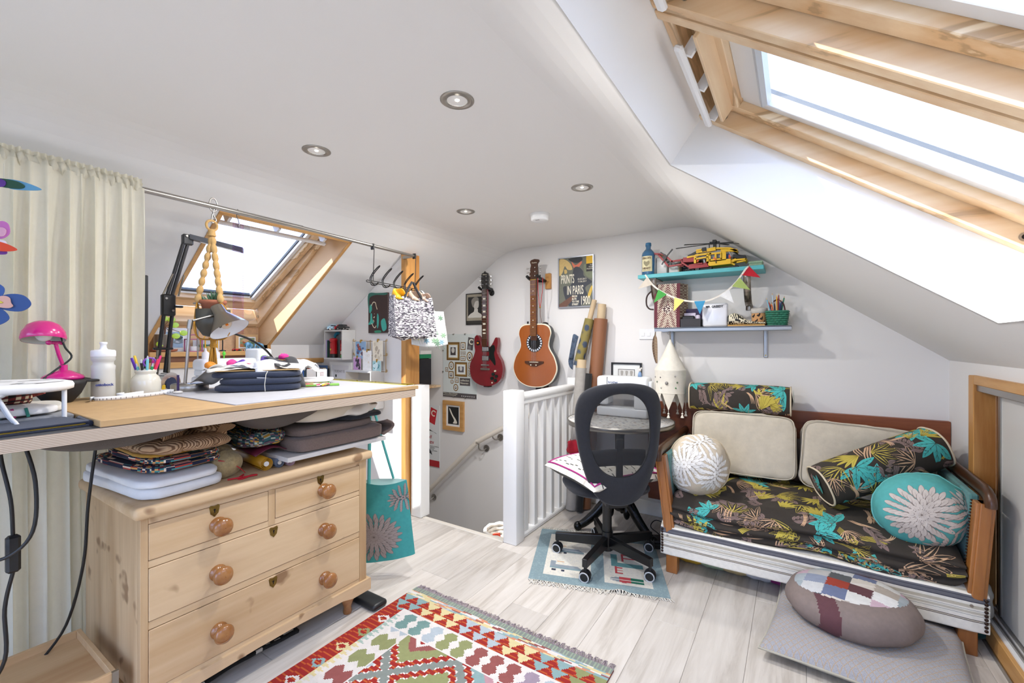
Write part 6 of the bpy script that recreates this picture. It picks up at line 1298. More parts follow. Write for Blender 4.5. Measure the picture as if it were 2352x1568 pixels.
def fcol(u, v):
    r = NZ.cell(V((u*70, v*40, 1))); return h(['18223c', '18223c', '1f2a44', 'b23a2c', 'd9a05a', '3f8a86', 'e8d5c0', '18223c'][int(r*8) % 8])
q = folded(None, (-1.925, .635, .812), (.215, .125, .013), .4, .014, rz(.1), fcol, 110, 30); q.build('navy_print_fold', vcol('cotton_print', .8, .15), t)
q = folded(None, (-1.915, .645, .838), (.205, .115, .011), .4, .014, rz(.03), fcol, 110, 30); q.build('navy_print_fold', vcol('cotton_print', 0), t)
folded(None, (-1.93, .64, .855), (.20, .11, .008), .4, .018, rz(-.05)).build('mustard_layer', fabric('mustard_cloth', 'b98a2e'), t)
t = thing('corduroy_trousers', 'crumpled tan corduroy trousers on top of the fabric pile on the chest', 'trousers', (-1.93, .66, .86))
def leg(name, pts, r_, fl, sd):
    P = spline(pts, 9); n = len(P); q = MB(); q.tube([p+V((0, 0, .006*nz(i*.5, sd)))+V((.006*nz(i*.9, sd, 3), .006*nz(i*.9, sd, 5), 0)) for i, p in enumerate(P)], [r_*(1+.16*nz(i*.45, sd, 1)+.06*nz(i*1.7, sd, 2)) for i in range(n)], 20, flat=fl); q.build(name, CORD, t)
leg('trouser_leg', [(-2.15, .55, .888), (-1.95, .565, .893), (-1.74, .58, .888), (-1.70, .63, .89), (-1.70, .70, .888)], .07, .36, 3); leg('trouser_leg', [(-2.12, .72, .893), (-1.92, .705, .897), (-1.76, .70, .893)], .078, .34, 8)
leg('trouser_top', [(-2.08, .60, .928), (-1.90, .65, .932), (-1.77, .61, .928), (-1.73, .545, .918)], .055, .34, 15); leg('trouser_top', [(-2.02, .76, .925), (-1.88, .69, .938), (-1.77, .70, .936), (-1.72, .76, .918)], .05, .4, 22)
q = MB(); q.tube(spline([(-1.74, .53, .93), (-1.74, .60, .945), (-1.76, .68, .948), (-1.80, .74, .94)], 6), .009, 8); q.build('waistband', CORD, t)
t = thing('hessian_bag', 'small hessian drawstring bag with red ribbon beside the folded sheet', 'bag', (-1.78, .80, ZT)); q = drape((-1.80, .785, ZT+.047), (.075, .047, .048), 21, None, .02, .8, 9); q.build('sack', fabric('hessian', 'ab9468', 380, .95, .3, .7, 90), t)
RB_ = mat('red_ribbon', 'c01526', .5); q = MB(); q.tube(spline([(-1.735, .745, .80), (-1.722, .775, .79), (-1.715, .805, .765), (-1.712, .825, .742)], 5), .005, 6, flat=.3); 
q.tube(spline([(-1.712, .82, .735), (-1.69, .79, .7315), (-1.675, .80, .7315), (-1.69, .835, .732), (-1.68, .85, .732), (-1.69, .79, .734), (-1.70, .76, .7335)], 6), .003, 6); q.build('ribbon', RB_, t)
def vroll(name, lab, A, B, r_, c, core='efe9df'):
    A, B = V(A), V(B); t_ = thing(name, lab, 'roll', A-V((0, 0, r_)), 'vinyl and leather rolls on the chest'); d = (B-A).normalized(); s = d.orthogonal().normalized(); u_ = d.cross(s); q = MB(); n = 60; R0, R1 = [], []
    for i in range(n+1):
        a = 6*PI*i/n; rr = r_*(.42+.58*i/n); o = s*math.cos(a)*rr+u_*math.sin(a)*rr; R0.append(A+o); R1.append(B+o)
    q.add(R0+R1, [(i, i+1, n+2+i, n+1+i) for i in range(n)], None, True); q.build('rolled_sheet', mat('roll_'+c, c, .4), t_, solid=.0014)
    q = MB(); q.cyl(A-d*.001, B, r_*.38, n=14); q.build('core', mat('roll_core', core, .7), t_)
vroll('leather_roll', 'mustard yellow leather roll on the chest front', (-1.715, .905, ZT+.026), (-1.98, .93, ZT+.026), .025, 'c08a1e'); vroll('vinyl_roll', 'slate blue vinyl roll between the yellow and pink rolls', (-1.712, .955, ZT+.020), (-1.95, .975, ZT+.02), .019, '6d7788', 'aab2bd'); vroll('paper_roll', 'pink paper roll at the right of the three rolls on the chest', (-1.70, .995, ZT+.019), (-1.95, 1.015, ZT+.019), .018, 'c3a3b0')
q = MB(); q.surf(lambda u, v: V((lerp(-1.725, -1.97, v), lerp(.87, 1.0, u), ZT+.060+.022*math.sin(PI*u)*(1-.5*v)+.02*v)), 12, 4); tag(q.build('burgundy_leather', mat('burgundy_leather', '5c1a2c', .35), solid=.003), 'curled burgundy leather sheet lying over the rolls', 'leather')
t = thing('floral_pouch', 'dark floral zip pouch with a yellow end above the rolls', 'pouch', (-1.83, .92, .80)); q = drape((-1.85, .92, .838), (.13, .075, .026), 33, lambda u, v: h(['1f3a44', '2f5a5c', 'b5842a', '1f2a38', 'a8b0a0', '7a4a5c'][int(NZ.cell(V((u*60, v*40, 3)))*6) % 6]), .03, .6, 8, 90, 36); q.build('pouch', vcol('cotton_print', 0), t); MB().bx(-1.745, -1.715, .925, .965, .825, .862, .008).build('yellow_tab', mat('mustard_tab', 'c79a2e', .7, var=.3, vs=80), t)
t = thing('white_board', 'thin white laminate board projecting over the right of the chest', 'board', (-1.87, 1.2, ZT+.03)); MB().bx(-2.12, -1.645, .95, 1.432, ZT+.030, ZT+.048, .001).build('panel', mat('white_laminate', 'e6e2db', .5, var=.05, stretch=(8, 1, 1)), t); MB().bx(-2.1, -1.75, 1.05, 1.2, ZT, ZT+.03).build('wedge', mat('ply_edge', 'cbb089', .7), t); MB().bx(-2.1, -1.75, 1.22, 1.33, ZT, ZT+.03).build('wedge', mat('ply_edge', '', 0), t)
TW = fabric('taupe_tweed', '7d6a60', 900, .9, .25, .4, 300)
t = thing('tweed_bundle', 'folded taupe tweed cloth bundle on the white board', 'fabric', (-1.88, 1.2, .777)); q = MB()
PT = [(-1.648, 1.0, .779), (-1.648, 1.43, .779), (-1.66, 1.47, .80), (-1.665, 1.41, .845), (-1.66, 1.02, .845), (-1.66, .985, .81)]
sbox((-1.88, 1.215, .808), (.235, .225, .03), None, .22, .006).build('lower_fold', TW, t); sbox((-1.89, 1.20, .853), (.215, .2, .017), rz(.04), .25, .008).build('upper_fold', TW, t)
q = MB(); q.surf(lambda u, v: V((lerp(-1.645, -1.85, u), 1.42+.055*math.sin(PI*v)+.02*v, .785+.07*v-.02*math.sin(PI*u)*v)), 8, 8); q.build('drooping_corner', TW, t, solid=.004)
t = thing('dark_trousers', 'folded black trousers between tweed bundle and cream shirt', 'trousers', (-1.8, 1.3, .872)); sbox((-1.79, 1.32, .888), (.145, .12, .014), rz(.1), .5, .016).build('fold', fabric('black_twill', '1c1e26'), t)
t = thing('cream_shirt', 'crumpled cream satin shirt under the desk top', 'shirt', (-1.85, 1.22, .905)); m_ = mat('cream_satin', 'd8ccb6', .35, sheen=.5); drape((-1.79, 1.19, .918), (.14, .19, .026), 44, None, .035, .6, 6).build('body', m_, t); drape((-1.69, 1.27, .915), (.055, .13, .022), 54, None, .03, .7, 9).build('sleeve', mat('white_satin', 'e9e4da', .35), t)
q = drape((-2.05, 1.02, .86), (.1, .09, .10), 61, None, .03, .6, 8); tag(q.build('grey_wool', fabric('charcoal_wool', '3a3634', 500, .95, .3)), 'dark charcoal cloth stuffed behind the rolls on the chest', 'fabric')
# ---------------------------------------------------------------- desk
DF, DB, D0, D1 = -1.51, -2.215, -.15, 1.495
dk = thing('sit_stand_desk', 'long sit-stand desk with striped laminate edge along the curtain', 'desk', (-1.86, .7, 0))
def lam():
    m, nt, b = base('ribbed_laminate'); L = nt.links.new; cc = coords(nt, (1, 1, 1)); w_ = N(nt, 'ShaderNodeTexWave', i_Scale=80., i_Distortion=1.2); w_.bands_direction = 'Z'; L(cc, w_.inputs['Vector']); w_.inputs['Detail'].default_value = 2; w_.inputs['Detail Scale'].default_value = .3
    r = N(nt, 'ShaderNodeValToRGB'); e = r.color_ramp.elements; e[0].position = .35; e[1].position = .65; e[0].color = h('9c8672'); e[1].color = h('d3c3b0'); L(w_.outputs['Fac'], r.inputs[0]); L(r.outputs[0], b.inputs['Base Color']); b.inputs['Roughness'].default_value = .6; return m
MB().bx(DB, DF, D0, D1, .968, 1.0005, .001).build('edge_core', lam(), dk); MB().bx(DB+.001, DF-.001, D0+.001, D1-.001, 1.0005, 1.002).build('top_skin', mat('charcoal_desk_top', '47484a', .7, var=.1), dk)
for y in (.08, 1.36):
    MB().bx(-2.19, -1.595, y-.04, y+.04, .002, .032, .012, seg=2).build('foot', mat('black_foot', '1e1f20', .4), dk); MB().bx(-1.99, -1.90, y-.028, y+.028, .03, .55, .003).build('leg', BLACK, dk); MB().bx(-1.985, -1.905, y-.022, y+.022, .55, .955, .003).build('leg_inner', BLACK, dk)
MB().bx(-1.98, -1.91, D0+.1, D1-.1, .925, .967).build('cross_beam', BLACK, dk)
MESH = mat('grey_mesh_net', '5a524c', .8, bump=.9, bs=600)
for (y0, y1, s_) in ((.27, .62, .055), (.78, 1.05, .075)):
    q = MB(); q.surf(lambda u, v: V((lerp(-1.57, -1.9, v), lerp(y0, y1, u), .966-s_*math.sin(PI*u)**.5*math.sin(PI*min(1, v*1.1+.0))**.5)), 20, 12); q.build('cable_net', MESH, dk, solid=.003)
t = thing('mdf_board', 'tan MDF cutting board lying on the desk front', 'board', (-1.85, .93, 1.002)); MB().bx(-2.205, -1.508, .372, 1.512, 1.0022, 1.0195, .0015).build('panel', mat('mdf', 'bd9a6c', .75, var=.08, vs=25), t)
tag(MB().bx(-2.14, -1.512, .70, 1.49, 1.0197, 1.0225).build('grey_mat', mat('pale_grey_mat', 'b3b2b6', .7, var=.06, vs=20)), 'pale grey cutting mat under the denim pile on the board', 'mat')
q = MB(); q.bx(-2.16, -1.53, 1.455, 1.50, 1.0227, 1.0257); ru = tag(q.build('acrylic_ruler', glass('yellow_acrylic', 'efe6a0')), 'long clear yellow acrylic quilting ruler at the right end of the desk', 'ruler')
MB().bx(-2.16, -1.53, 1.4525, 1.455, 1.0227, 1.026).build('edge_line', mat('yellow_edge', 'd8cf5a', .4), ru); MB().bx(-2.16, -1.53, 1.50, 1.5025, 1.0227, 1.026).build('edge_line', mat('yellow_edge', '', 0), ru)
# desk cables
t = thing('desk_cables', 'black power cables with an inline switch hanging below the desk', 'cable', (-1.9, .25, .2)); q = MB()
q.tube(spline([(-1.75, .245, .966), (-1.78, .24, .92), (-1.76, .255, .8), (-1.78, .262, .70)], 6), .0045, 6); q.tube(spline([(-1.78, .262, .60), (-1.80, .25, .5), (-1.80, .25, .36), (-1.85, .21, .25)], 6), .0045, 6); q.tube(spline([(-1.72, .27, .966), (-1.70, .29, .85), (-1.70, .285, .72), (-1.73, .24, .66), (-1.80, .17, .65)], 6), .0045, 6); q.tube(spline([(-1.9, .46, .9), (-1.92, .445, .7), (-1.95, .44, .5), (-2.0, .41, .3), (-2.05, .35, .18)], 6), .0045, 6); q.build('cable', BLKP, t)
MB().bx(-1.792, -1.768, .248, .276, .6, .70, .006).build('inline_switch', BLKP, t)
# plywood step box
t = thing('plywood_box', 'low birch plywood crate on the floor before the curtain', 'crate', (-1.85, .3, 0)); BI = wood('birch_ply', 'd9b98e', 'b98f62', 1, 5, .5, 1.6)
MB().bx(-2.07, -1.71, .05, .458, .20, .215).build('base_panel', BI, t); q = MB(); q.bx(-1.722, -1.71, .05, .46, .17, .238, .001); q.build('front_board', BI, t); MB().bx(-2.07, -1.722, .448, .46, .17, .238, .001).build('side_board', BI, t); MB().bx(-2.07, -2.058, .05, .448, .17, .238, .001).build('back_board', BI, t); MB().bx(-1.715, -1.705, .448, .463, .165, .24).build('corner_strip', STEEL, t)
for x, y in ((-1.73, .44), (-2.05, .44), (-2.05, .08), (-1.73, .08)): MB().bx(x-.02, x+.02, y-.015, y+.01, .001, .2).build('leg', STEEL, t)
# black and white woven mat below the chest
def mcol(u, v): return h('1b1b1c') if NZ.cell(V((u*60, v*26, 0))) < .55 else h('cfcac2')
q = MB(); q.surf(lambda u, v: V((lerp(-2.1, -1.752, u), lerp(.56, 1.06, v), .012+.006*nz(u*5, v*5)+.012*math.sin(PI*v)-.03*max(0, u-.92))), 50, 60, mcol); tag(q.build('woven_mat', vcol('woven_mat_cloth', .95, .5, 300), solid=.012), 'black and white woven mat pushed under the chest', 'mat')
# ---------------------------------------------------------------- things on the desk
ZD, ZM, ZG = 1.0022, 1.0197, 1.0227
t = thing('water_bottle', 'translucent white sports bottle by the curtain, blue lettering', 'bottle', (-2.10, .527, ZD)); bc = (-2.10, .527)
FR = mat('frosted_plastic', 'e4e3dd', .35, trans=.25)
q = MB(); q.lathe([(.001, 0), (.030, 0), (.033, .006), (.033, .07), (.032, .10), (.0335, .118), (.0285, .124), (.0285, .134), (.0335, .14), (.033, .152), (.031, .158)], (*bc, ZM+.0005), 28); b = q.build('body', FR, t)
q = MB(); q.lathe([(.034, .152), (.0345, .154), (.0345, .17), (.032, .175), (.012, .178), (.009, .184), (.0085, .195), (.011, .197), (.011, .204), (.001, .205)], (*bc, ZM+.0005), 28); q.build('cap', WPL, t)
yv = V((.56, .83, 0)).normalized(); pd_ = V((.96, -.27, 0)).normalized(); yv = V((.27, .96, 0)).normalized(); text('ottobock', .0125, V((*bc, 0))+pd_*.0336+yv*.004+V((0, 0, 1.072)), yv, (0, 0, 1), mat('ottoblue', '2a3f8f', .5), b, bold=.0005)
t = thing('stoneware_jar', 'cream stoneware jar holding pens on the desk', 'jar', (-2.115, .655, ZM)); jc = (-2.115, .655)
q = MB(); q.lathe([(.001, 0), (.043, 0), (.0465, .006), (.047, .03), (.0465, .055), (.04, .072), (.033, .078), (.031, .083), (.034, .088), (.034, .096), (.031, .1), (.028, .096), (.028, .03), (.001, .02)], (*jc, ZM+.0005), 32, caps=False); q.build('body', mat('stoneware_glaze', 'd9d5c8', .15, coat=.6, var=.04), t)
PNN = ['green', 'coral capped', 'pink capped', 'royal blue', 'magenta', 'grey', 'teal blue', 'yellow capped', 'indigo', 'purple capped', 'aqua', 'black', 'pale cyan']
PN = [('2f9c5a', 0), ('e8355a', 1), ('e0327a', 1), ('2b45a8', 0), ('c0288c', 0), ('d8d8da', 0), ('3f8aa8', 0), ('efc72e', 1), ('4a3fb0', 0), ('5b2fa8', 1), ('6fc2c9', 0), ('2b2b2e', 0), ('7fd4e0', 0)]
for k, (c, cap) in enumerate(PN):
    a = 2*PI*k/len(PN)+.3; d = V((math.cos(a)*.30, math.sin(a)*.30, 1)).normalized(); p = V((*jc, ZM+.03))+V((math.cos(a), math.sin(a), 0))*.009; l = .085+.03*((k*7) % 5)/4
    q = MB(); q.cyl(p, p+d*l, .0046, n=10); o = tag(q.build('felt_pen', mat('pen_'+c, c, .35)), PNN[k]+' pen standing in the cream stoneware jar', 'pen', 'pens in the stoneware jar'); MB().cyl(p+d*l, p+d*(l+.012), .0046 if cap else .0034, .004 if cap else .002, n=10).build('pen_cap', mat('pen_'+c if cap else 'pen_cap_grey', c if cap else 'c8ccd2', .35), o)
q = MB(); q.tube([V((*jc, 1.145))+V((.0, .012+.02*math.cos(a), .018*math.sin(a))) for a in [i*PI*1.5/10-.4 for i in range(11)]], .0035, 8); tag(q.build('purple_loop', mat('purple_plastic', '8a4fb8', .3)), 'small purple wire loop above the pens in the jar', 'loop')
# black bowl, pink lamp
t = thing('black_bowl', 'matt black bowl on the desk behind the small ironing board', 'bowl', (-2.08, .425, ZD)); q = MB(); q.lathe([(.03, 0), (.035, .002), (.055, .03), (.068, .062), (.07, .075), (.065, .075), (.05, .03), (.001, .008)], (-2.085, .41, ZM), 32, caps=False); q.build('bowl_shell', mat('matt_black', '222123', .6), t)
PK = mat('hot_pink_enamel', 'd0207e', .25, coat=.6); t = thing('pink_desk_lamp', 'hot pink enamel desk lamp with a domed shade and bare bulb', 'lamp', (-2.11, .4, ZM)); lb = V((-2.13, .43, 0))
q = MB(); q.lathe([(.001, 0), (.052, 0), (.055, .006), (.05, .014), (.02, .03), (.011, .032), (.011, .05), (.001, .05)], lb+V((0, 0, 1.095)), 32); q.build('base', PK, t)
q = MB(); q.tube(spline([lb+V((0, 0, 1.14)), lb+V((.005, -.012, 1.18)), lb+V((.01, -.022, 1.225))], 5), .0055, 10); q.cyl(lb+V((.02, -.035, 1.222)), lb+V((.0, -.008, 1.222)), .006, n=10); q.ell(lb+V((.024, -.04, 1.222)), (.008, .008, .008)); q.ell(lb+V((-.004, -.004, 1.222)), (.008, .008, .008)); q.build('stem', PK, t)
ax = (MX.Rotation(math.radians(-14), 4, V((.56, .83, 0))) @ MX.Rotation(math.radians(6), 4, V((.83, -.56, 0)))); sc_ = lb+V((.025, -.052, 1.236))
SH = [(.053, -.006), (.056, .0), (.053, .02), (.042, .043), (.026, .055), (.001, .06)]
q = MB(); q.lathe(SH, sc_, 32, ax, caps=False); q.build('shade', PK, t); q = MB(); q.lathe([(.0525, -.0055), (.052, .002), (.049, .019), (.039, .04), (.024, .051), (.001, .056)], sc_, 32, ax, caps=False); q.build('shade_lining', mat('lamp_lining', 'd8e0d8', .4), t); MB().ell(sc_+V((.002, .0, .012)), (.022, .022, .022)).build('bulb', mat('opal_bulb', 'f0f0ee', .15), t)
MB().tube(spline([sc_+V((-.02, .045, .01)), sc_+V((-.02, .055, -.03)), lb+V((.0, .02, 1.17)), lb+V((.01, -.02, 1.13)), lb+V((.03, -.06, 1.095))], 6), .003, 6).build('flex', mat('green_black_flex', '1f2a28', .5), t)
MB().bx(-2.17, -2.09, .385, .47, 1.0945-.0, 1.0951).build('pad', BLKP, t)
tag(MB().bx(-2.205, -2.05, .35, .505, 1.0865, 1.0945, .002).build('lamp_riser', mat('riser_black', '1c1c1d', .6)), 'black lid under the pink lamp on the bowl', 'lid')
# small table top ironing board
t = thing('ironing_board', 'small white table ironing board with folding wire legs on the desk', 'ironing board', (-1.75, .24, ZD)); zt = 1.105
P = [V((p.x, p.y, 0)) for p in spline([(-1.62, -.10, 0), (-1.62, .18, 0), (-1.64, .30, 0), (-1.70, .36, 0), (-1.78, .375, 0), (-1.86, .35, 0), (-1.91, .28, 0), (-1.93, .15, 0), (-1.93, -.10, 0)], 6)]
q = MB(); R_ = []
for s_, z in ((.96, zt-.014), (1., zt-.01), (1.005, zt), (.99, zt+.007), (.94, zt+.010)): cx_ = V((-1.775, .14, 0)); R_.append([cx_+(p-cx_)*s_+V((0, 0, z)) for p in P])
q.ring(R_, None); q.build('padded_top', mat('white_ironing_cover', 'e6e4e2', .8, bump=.3, bs=60), t)
q = MB(); r = random.Random(4)
for k in range(26):
    x, y, a = r.uniform(-1.90, -1.65), r.uniform(-.05, .33), r.uniform(0, PI); l = r.uniform(.02, .045); d = V((math.cos(a), math.sin(a), 0))*l; n_ = V((-d.y, d.x, 0)).normalized()*.003; c_ = V((x, y, zt+.0106)); q.add([c_-d-n_, c_+d-n_, c_+d+n_, c_-d+n_], [(0, 1, 2, 3)])
q.build('dash_print', BLKP, t)
WW = mat('white_wire', 'ececec', .3)
q = MB(); q.cyl((-1.70, .345, ZD), (-1.70, .345, zt-.012), .0055, n=12); q.build('post_leg', WW, t)
for dx in (0, .03):
    q = MB(); q.tube(spline([(-1.64-dx, .20, zt-.014), (-1.635-dx, .185, 1.07), (-1.63-dx, .15, 1.03), (-1.63-dx, .17, ZD+.005), (-1.635-dx, .245, ZD+.005), (-1.64-dx, .235, 1.04), (-1.645-dx, .215, zt-.014)], 6), .0042, 8); q.build('wire_leg', WW, t)
q = MB(); q.ell((-1.64, .215, zt-.012), (.016, .016, .01)); q.build('hinge_knot', WW, t)
# cloth things below the ironing board
t = thing('gingham_pouch', 'red and black gingham drawstring pouch under the ironing board', 'pouch', (-1.93, .24, 1.03)); q = drape((-1.93, .24, 1.062), (.09, .075, .03), 71, lambda u, v: h([['e6d9b8', '6b2a28'], ['7a2a2a', '1a1412']][int(u*44) % 2][int(v*30) % 2]), .02, .7, 8, 88, 60); q.build('pouch', vcol('cotton_print', 0), t); q = MB(); q.tube(spline([(-1.91, .30, 1.06), (-1.90, .325, 1.068), (-1.89, .34, 1.075)], 4), .007, 6); q.build('tied_end', mat('gingham_end', '8a3a34', .8, var=.5, vs=90), t)
t = thing('linen_scraps', 'folded white linen with coloured stripes under the ironing board', 'fabric', (-1.84, .25, 1.02)); sbox((-1.80, .24, 1.022+.014), (.085, .1, .012), rz(.2), .4, .012).build('fold', WS, t); sbox((-1.90, .27, 1.032), (.10, .11, .009), rz(-.2), .3, .01).build('fold', fabric('oat_linen', 'd6d2c8'), t)
for k, c in enumerate(('b02a6a', '2f7a6a', 'b02a6a', '2f7a6a')): MB().bx(-1.722, -1.716, .20+k*.025, .206+k*.025, 1.024, 1.048, R=MX.Rotation(.2, 4, 'X')).build('stripe', mat('stripe_'+c, c, .8), t)
tag(MB().bx(-2.04, -1.72, .06, .37, ZD, ZD+.018, .004).build('felt_pad', fabric('grey_felt', '8f9093', 500, .95, .3)), 'thick grey felt pad beside the MDF board', 'felt pad')
t = thing('fabric_folder', 'navy fabric folder with a yellow page at the desk front', 'folder', (-1.58, .23, ZD)); NV = fabric('navy_denim_cover', '1d2438')
q = MB(); q.surf(lambda u, v: V((lerp(-1.53, -1.665, u), lerp(.03, .365, v)+.0*u, ZD+.0035+.0)), 2, 2); MB().bx(-1.68, -1.535, .03, .355, ZD, ZD+.005, .001, R=rz(.12)).build('lower_cover', NV, t); MB().bx(-1.68, -1.54, .03, .35, ZD+.006, ZD+.009, .001, R=rz(.12)).build('yellow_page', mat('yellow_page', 'c9a63c', .7), t); MB().bx(-1.68, -1.535, .03, .355, ZD+.01, ZD+.015, .001, R=rz(.12)).build('upper_cover', NV, t)
q = MB(); q.tube([V((-1.68, .350, ZD+.0075))+V((lerp(0, .12, i/4), .02*(1-i/4*.3), 0)) for i in range(5)], .008, 8); q.build('spine', NV, t)
# tape measure
t = thing('tape_measure', 'white tape measure loosely coiled along the back of the board', 'tape measure', (-2.05, .6, ZM)); q = MB()
def ribbon(q, pts, w_, col=None, n=6):
    P = spline(pts, n); vs = [p+V((0, 0, s)) for p in P for s in (0, w_)]; q.add(vs, [(2*i, 2*i+2, 2*i+3, 2*i+1) for i in range(len(P)-1)], col, True); return P
P = ribbon(q, [(-2.0, .47, ZM+.003), (-2.03, .475, ZM+.002), (-2.05, .49, ZM+.001), (-2.02, .49, ZM+.001), (-2.01, .55, ZM+.001), (-2.04, .66, ZM+.001), (-2.10, .74, ZM+.001), (-2.12, .72, ZM+.001), (-2.07, .63, ZM+.006), (-2.03, .57, ZM+.006), (-2.05, .55, ZM+.006), (-2.08, .58, ZM+.006)], .014); q.build('tape', mat('tape_white', 'e9eaec', .5), t, solid=.0007)
q = MB()
for i, p in enumerate(P[2:-2]):
    tn = (P[i+3]-P[i+1]); tn.normalize(); nn_ = V((tn.y, -tn.x, 0))*.0008; q.add([p+nn_+V((0, 0, .002)), p+nn_+tn*.0016+V((0, 0, .002)), p+nn_+tn*.0016+V((0, 0, .008)), p+nn_+V((0, 0, .008))], [(0, 1, 2, 3)])
q.build('tick_marks', mat('tape_ink', '3a3c46', .6), t)
# denim pile with scraps
t = thing('denim_stack', 'folded dark denim tied with string on the grey mat', 'denim', (-1.93, .98, ZG)); DN = fabric('dark_denim', '2b3348', 900, .9, .35, .4, 400); M_ = rz(math.radians(20))
q = MB(); B0 = V((-1.93, 1.0, 0))
def dl(z, hw, th, n_): return [(B0.x, B0.y, z)]
sbox((-1.915, .985, ZG+.0155), (.105, .155, .0155), rz(-.55), .45, .006).build('fold', DN, t); sbox((-1.905, .99, ZG+.042), (.1, .148, .0145), rz(-.55), .5, .006).build('fold', DN, t); sbox((-1.925, .985, ZG+.068), (.108, .16, .0155), rz(-.55), .5, .01).build('fold', DN, t)
q = MB(); q.tube([(-1.80, .955, ZG+.084), (-1.795, .945, ZG+.07), (-1.80, .943, ZG+.03), (-1.80, .945, ZG+.003)], .0014, 6); q.build('string', mat('string', 'd8d4c8', .8), t)
t = thing('fabric_scraps', 'heap of white cloth scraps and tan card on the denim stack', 'fabric scraps', (-1.95, 1.03, ZG+.085))
q = MB(); q.bx(-2.03, -1.83, .84, 1.14, ZG+.0845, ZG+.087, 0, R=rz(-.5)); q.build('pattern_card', mat('card_tan', 'b3925f', .8), t)
def sheet(name, c, sx_, sy_, rot, amp, sd, m, fall=.0, n=26):
    R = rz(rot); c = V(c)
    def P(u, v):
        x, y = u-.5, v-.5; e = 1+.10*nz(u*5, v*5, sd); k = nz(u*3.1, v*3.1, sd)+.5*nz(u*8, v*8, sd+2)
        return c+R @ V((x*sx_*e, y*sy_*e, amp*(.7+k)-fall*max(0, (x*x+y*y)*4-.35)))
    q = MB(); q.surf(P, n, n); return q.build(name, m, t, solid=.0016)
S1, S2, S3 = [fabric('scrap_'+c, c, 700, .9, .08) for c in ('d0ccc4', 'd9d7d2', 'd3d4da')]
sheet('cloth_scrap', (-2.0, .95, ZG+.090), .22, .26, -.3, .010, 1, S1, .01); sheet('cloth_scrap', (-1.96, 1.03, ZG+.096), .2, .3, -.6, .016, 5, S2, .012); sheet('cloth_scrap', (-1.99, 1.12, ZG+.100), .24, .26, -.9, .022, 9, S3, .03); sheet('cloth_scrap', (-2.02, 1.17, ZG+.094), .22, .2, -.2, .02, 14, S2, .03); sheet('cloth_scrap', (-1.93, .98, ZG+.105), .13, .16, .3, .014, 19, S3, .012)
q = MB(); q.surf(lambda u, v: V((lerp(-2.11, -2.0, v), lerp(.80, .90, u)+.03*v, ZG+.03+.07*v+.01*math.sin(u*6))), 10, 6); q.build('hanging_scrap', fabric('scrap_d0ccc4', ''), t, solid=.002)
q = MB(); q.surf(lambda u, v: V((-1.86+.025*(1-v)+.012*math.sin(u*6), lerp(.93, 1.09, u), ZG+.055+.062*v+.018*math.sin(u*4)*v-.012*u)), 14, 8); q.build('hanging_scrap', fabric('scrap_d3d4da', ''), t, solid=.002)
q = MB(); q.surf(lambda u, v: V((lerp(-2.02, -1.80, u**.8), lerp(1.10, 1.14, v)-.04*u+.02*u*v, ZG+.138-.134*max(0, (u-.45)/.55)**1.5-.012*(1-u)+.006*math.sin(v*3))), 18, 4); q.build('felt_strap', fabric('charcoal_felt', '3a3a3c', 500, .95, .4), t, solid=.004)
q = MB(); q.surf(lambda u, v: V((lerp(-1.95, -1.84, u), lerp(1.01, 1.075, v), ZG+.131-.03*u*u+.008*math.sin(v*4+u*3))), 10, 6); q.build('felt_scrap', fabric('charcoal_felt', ''), t, solid=.004)
for k, (x, y, z, c) in enumerate(((-2.05, .93, .108, 'd8408a'), (-2.0, .95, .108, '5a2f9c'), (-1.93, .94, .1, 'b0506a'), (-2.07, .86, .1, 'e08a2a'), (-1.92, 1.09, .132, 'd82f8a'), (-1.98, 1.04, .126, '7ab04a'), (-1.95, 1.02, .126, '6a4fa0'))):
    q = drape((x, y, ZG+z), (.02, .016, .008), k*3.1, None, .015, .8, 20, 16, 8); q.build('bright_scrap', mat('scrap_'+c, c, .7), t)
t = thing('floral_swatches', 'thin stack of bright floral swatches right of the denim', 'fabric', (-1.98, 1.2, ZG)); q = sbox((-1.97, 1.17, ZG+.0075), (.12, .15, .007), rz(-.6), .3, .003, col=lambda u, v: h(['d83a6a', 'e8c83a', '2f2a2c', '7ab04a', 'e6e0d8'][int(NZ.cell(V((u*50, v*20, 2)))*5) % 5]), n=80, m=16); q.build('swatches', vcol('cotton_print', 0), t); sbox((-2.0, 1.22, ZG+.021), (.11, .14, .006), rz(-.75), .3, .006).build('white_swatch', WS, t); MB().bx(-1.86, -1.79, 1.26, 1.30, ZG+.001, ZG+.006, R=rz(-.6)).build('green_swatch', mat('scrap_7ab04a', '7ab04a', .7), t)
t = thing('white_card_box', 'white card box with a small red emblem behind the ruler', 'box', (-2.17, 1.40, ZG)); q = MB(); q.bx(-2.21, -2.06, 1.38, 1.52, 1.012, 1.020); q = MB(); q.bx(-2.205, -2.115, 1.375, 1.378, ZG+.010, ZG+.058); q.bx(-2.205, -2.115, 1.437, 1.440, ZG+.010, ZG+.058); q.bx(-2.118, -2.115, 1.375, 1.44, ZG+.010, ZG+.058); q.bx(-2.205, -2.202, 1.375, 1.44, ZG+.010, ZG+.058); q.bx(-2.205, -2.115, 1.375, 1.44, ZG+.010, ZG+.013); b = q.build('tray', WPL, t)
MB().bx(-2.21, -2.11, 1.37, 1.445, ZG+.0005, ZG+.009, .002).build('red_base', mat('red_card', 'a8262a', .5), t)
q = MB(); em = [(-.008, -.008), (.008, -.008), (.008, .008), (-.008, .008)]
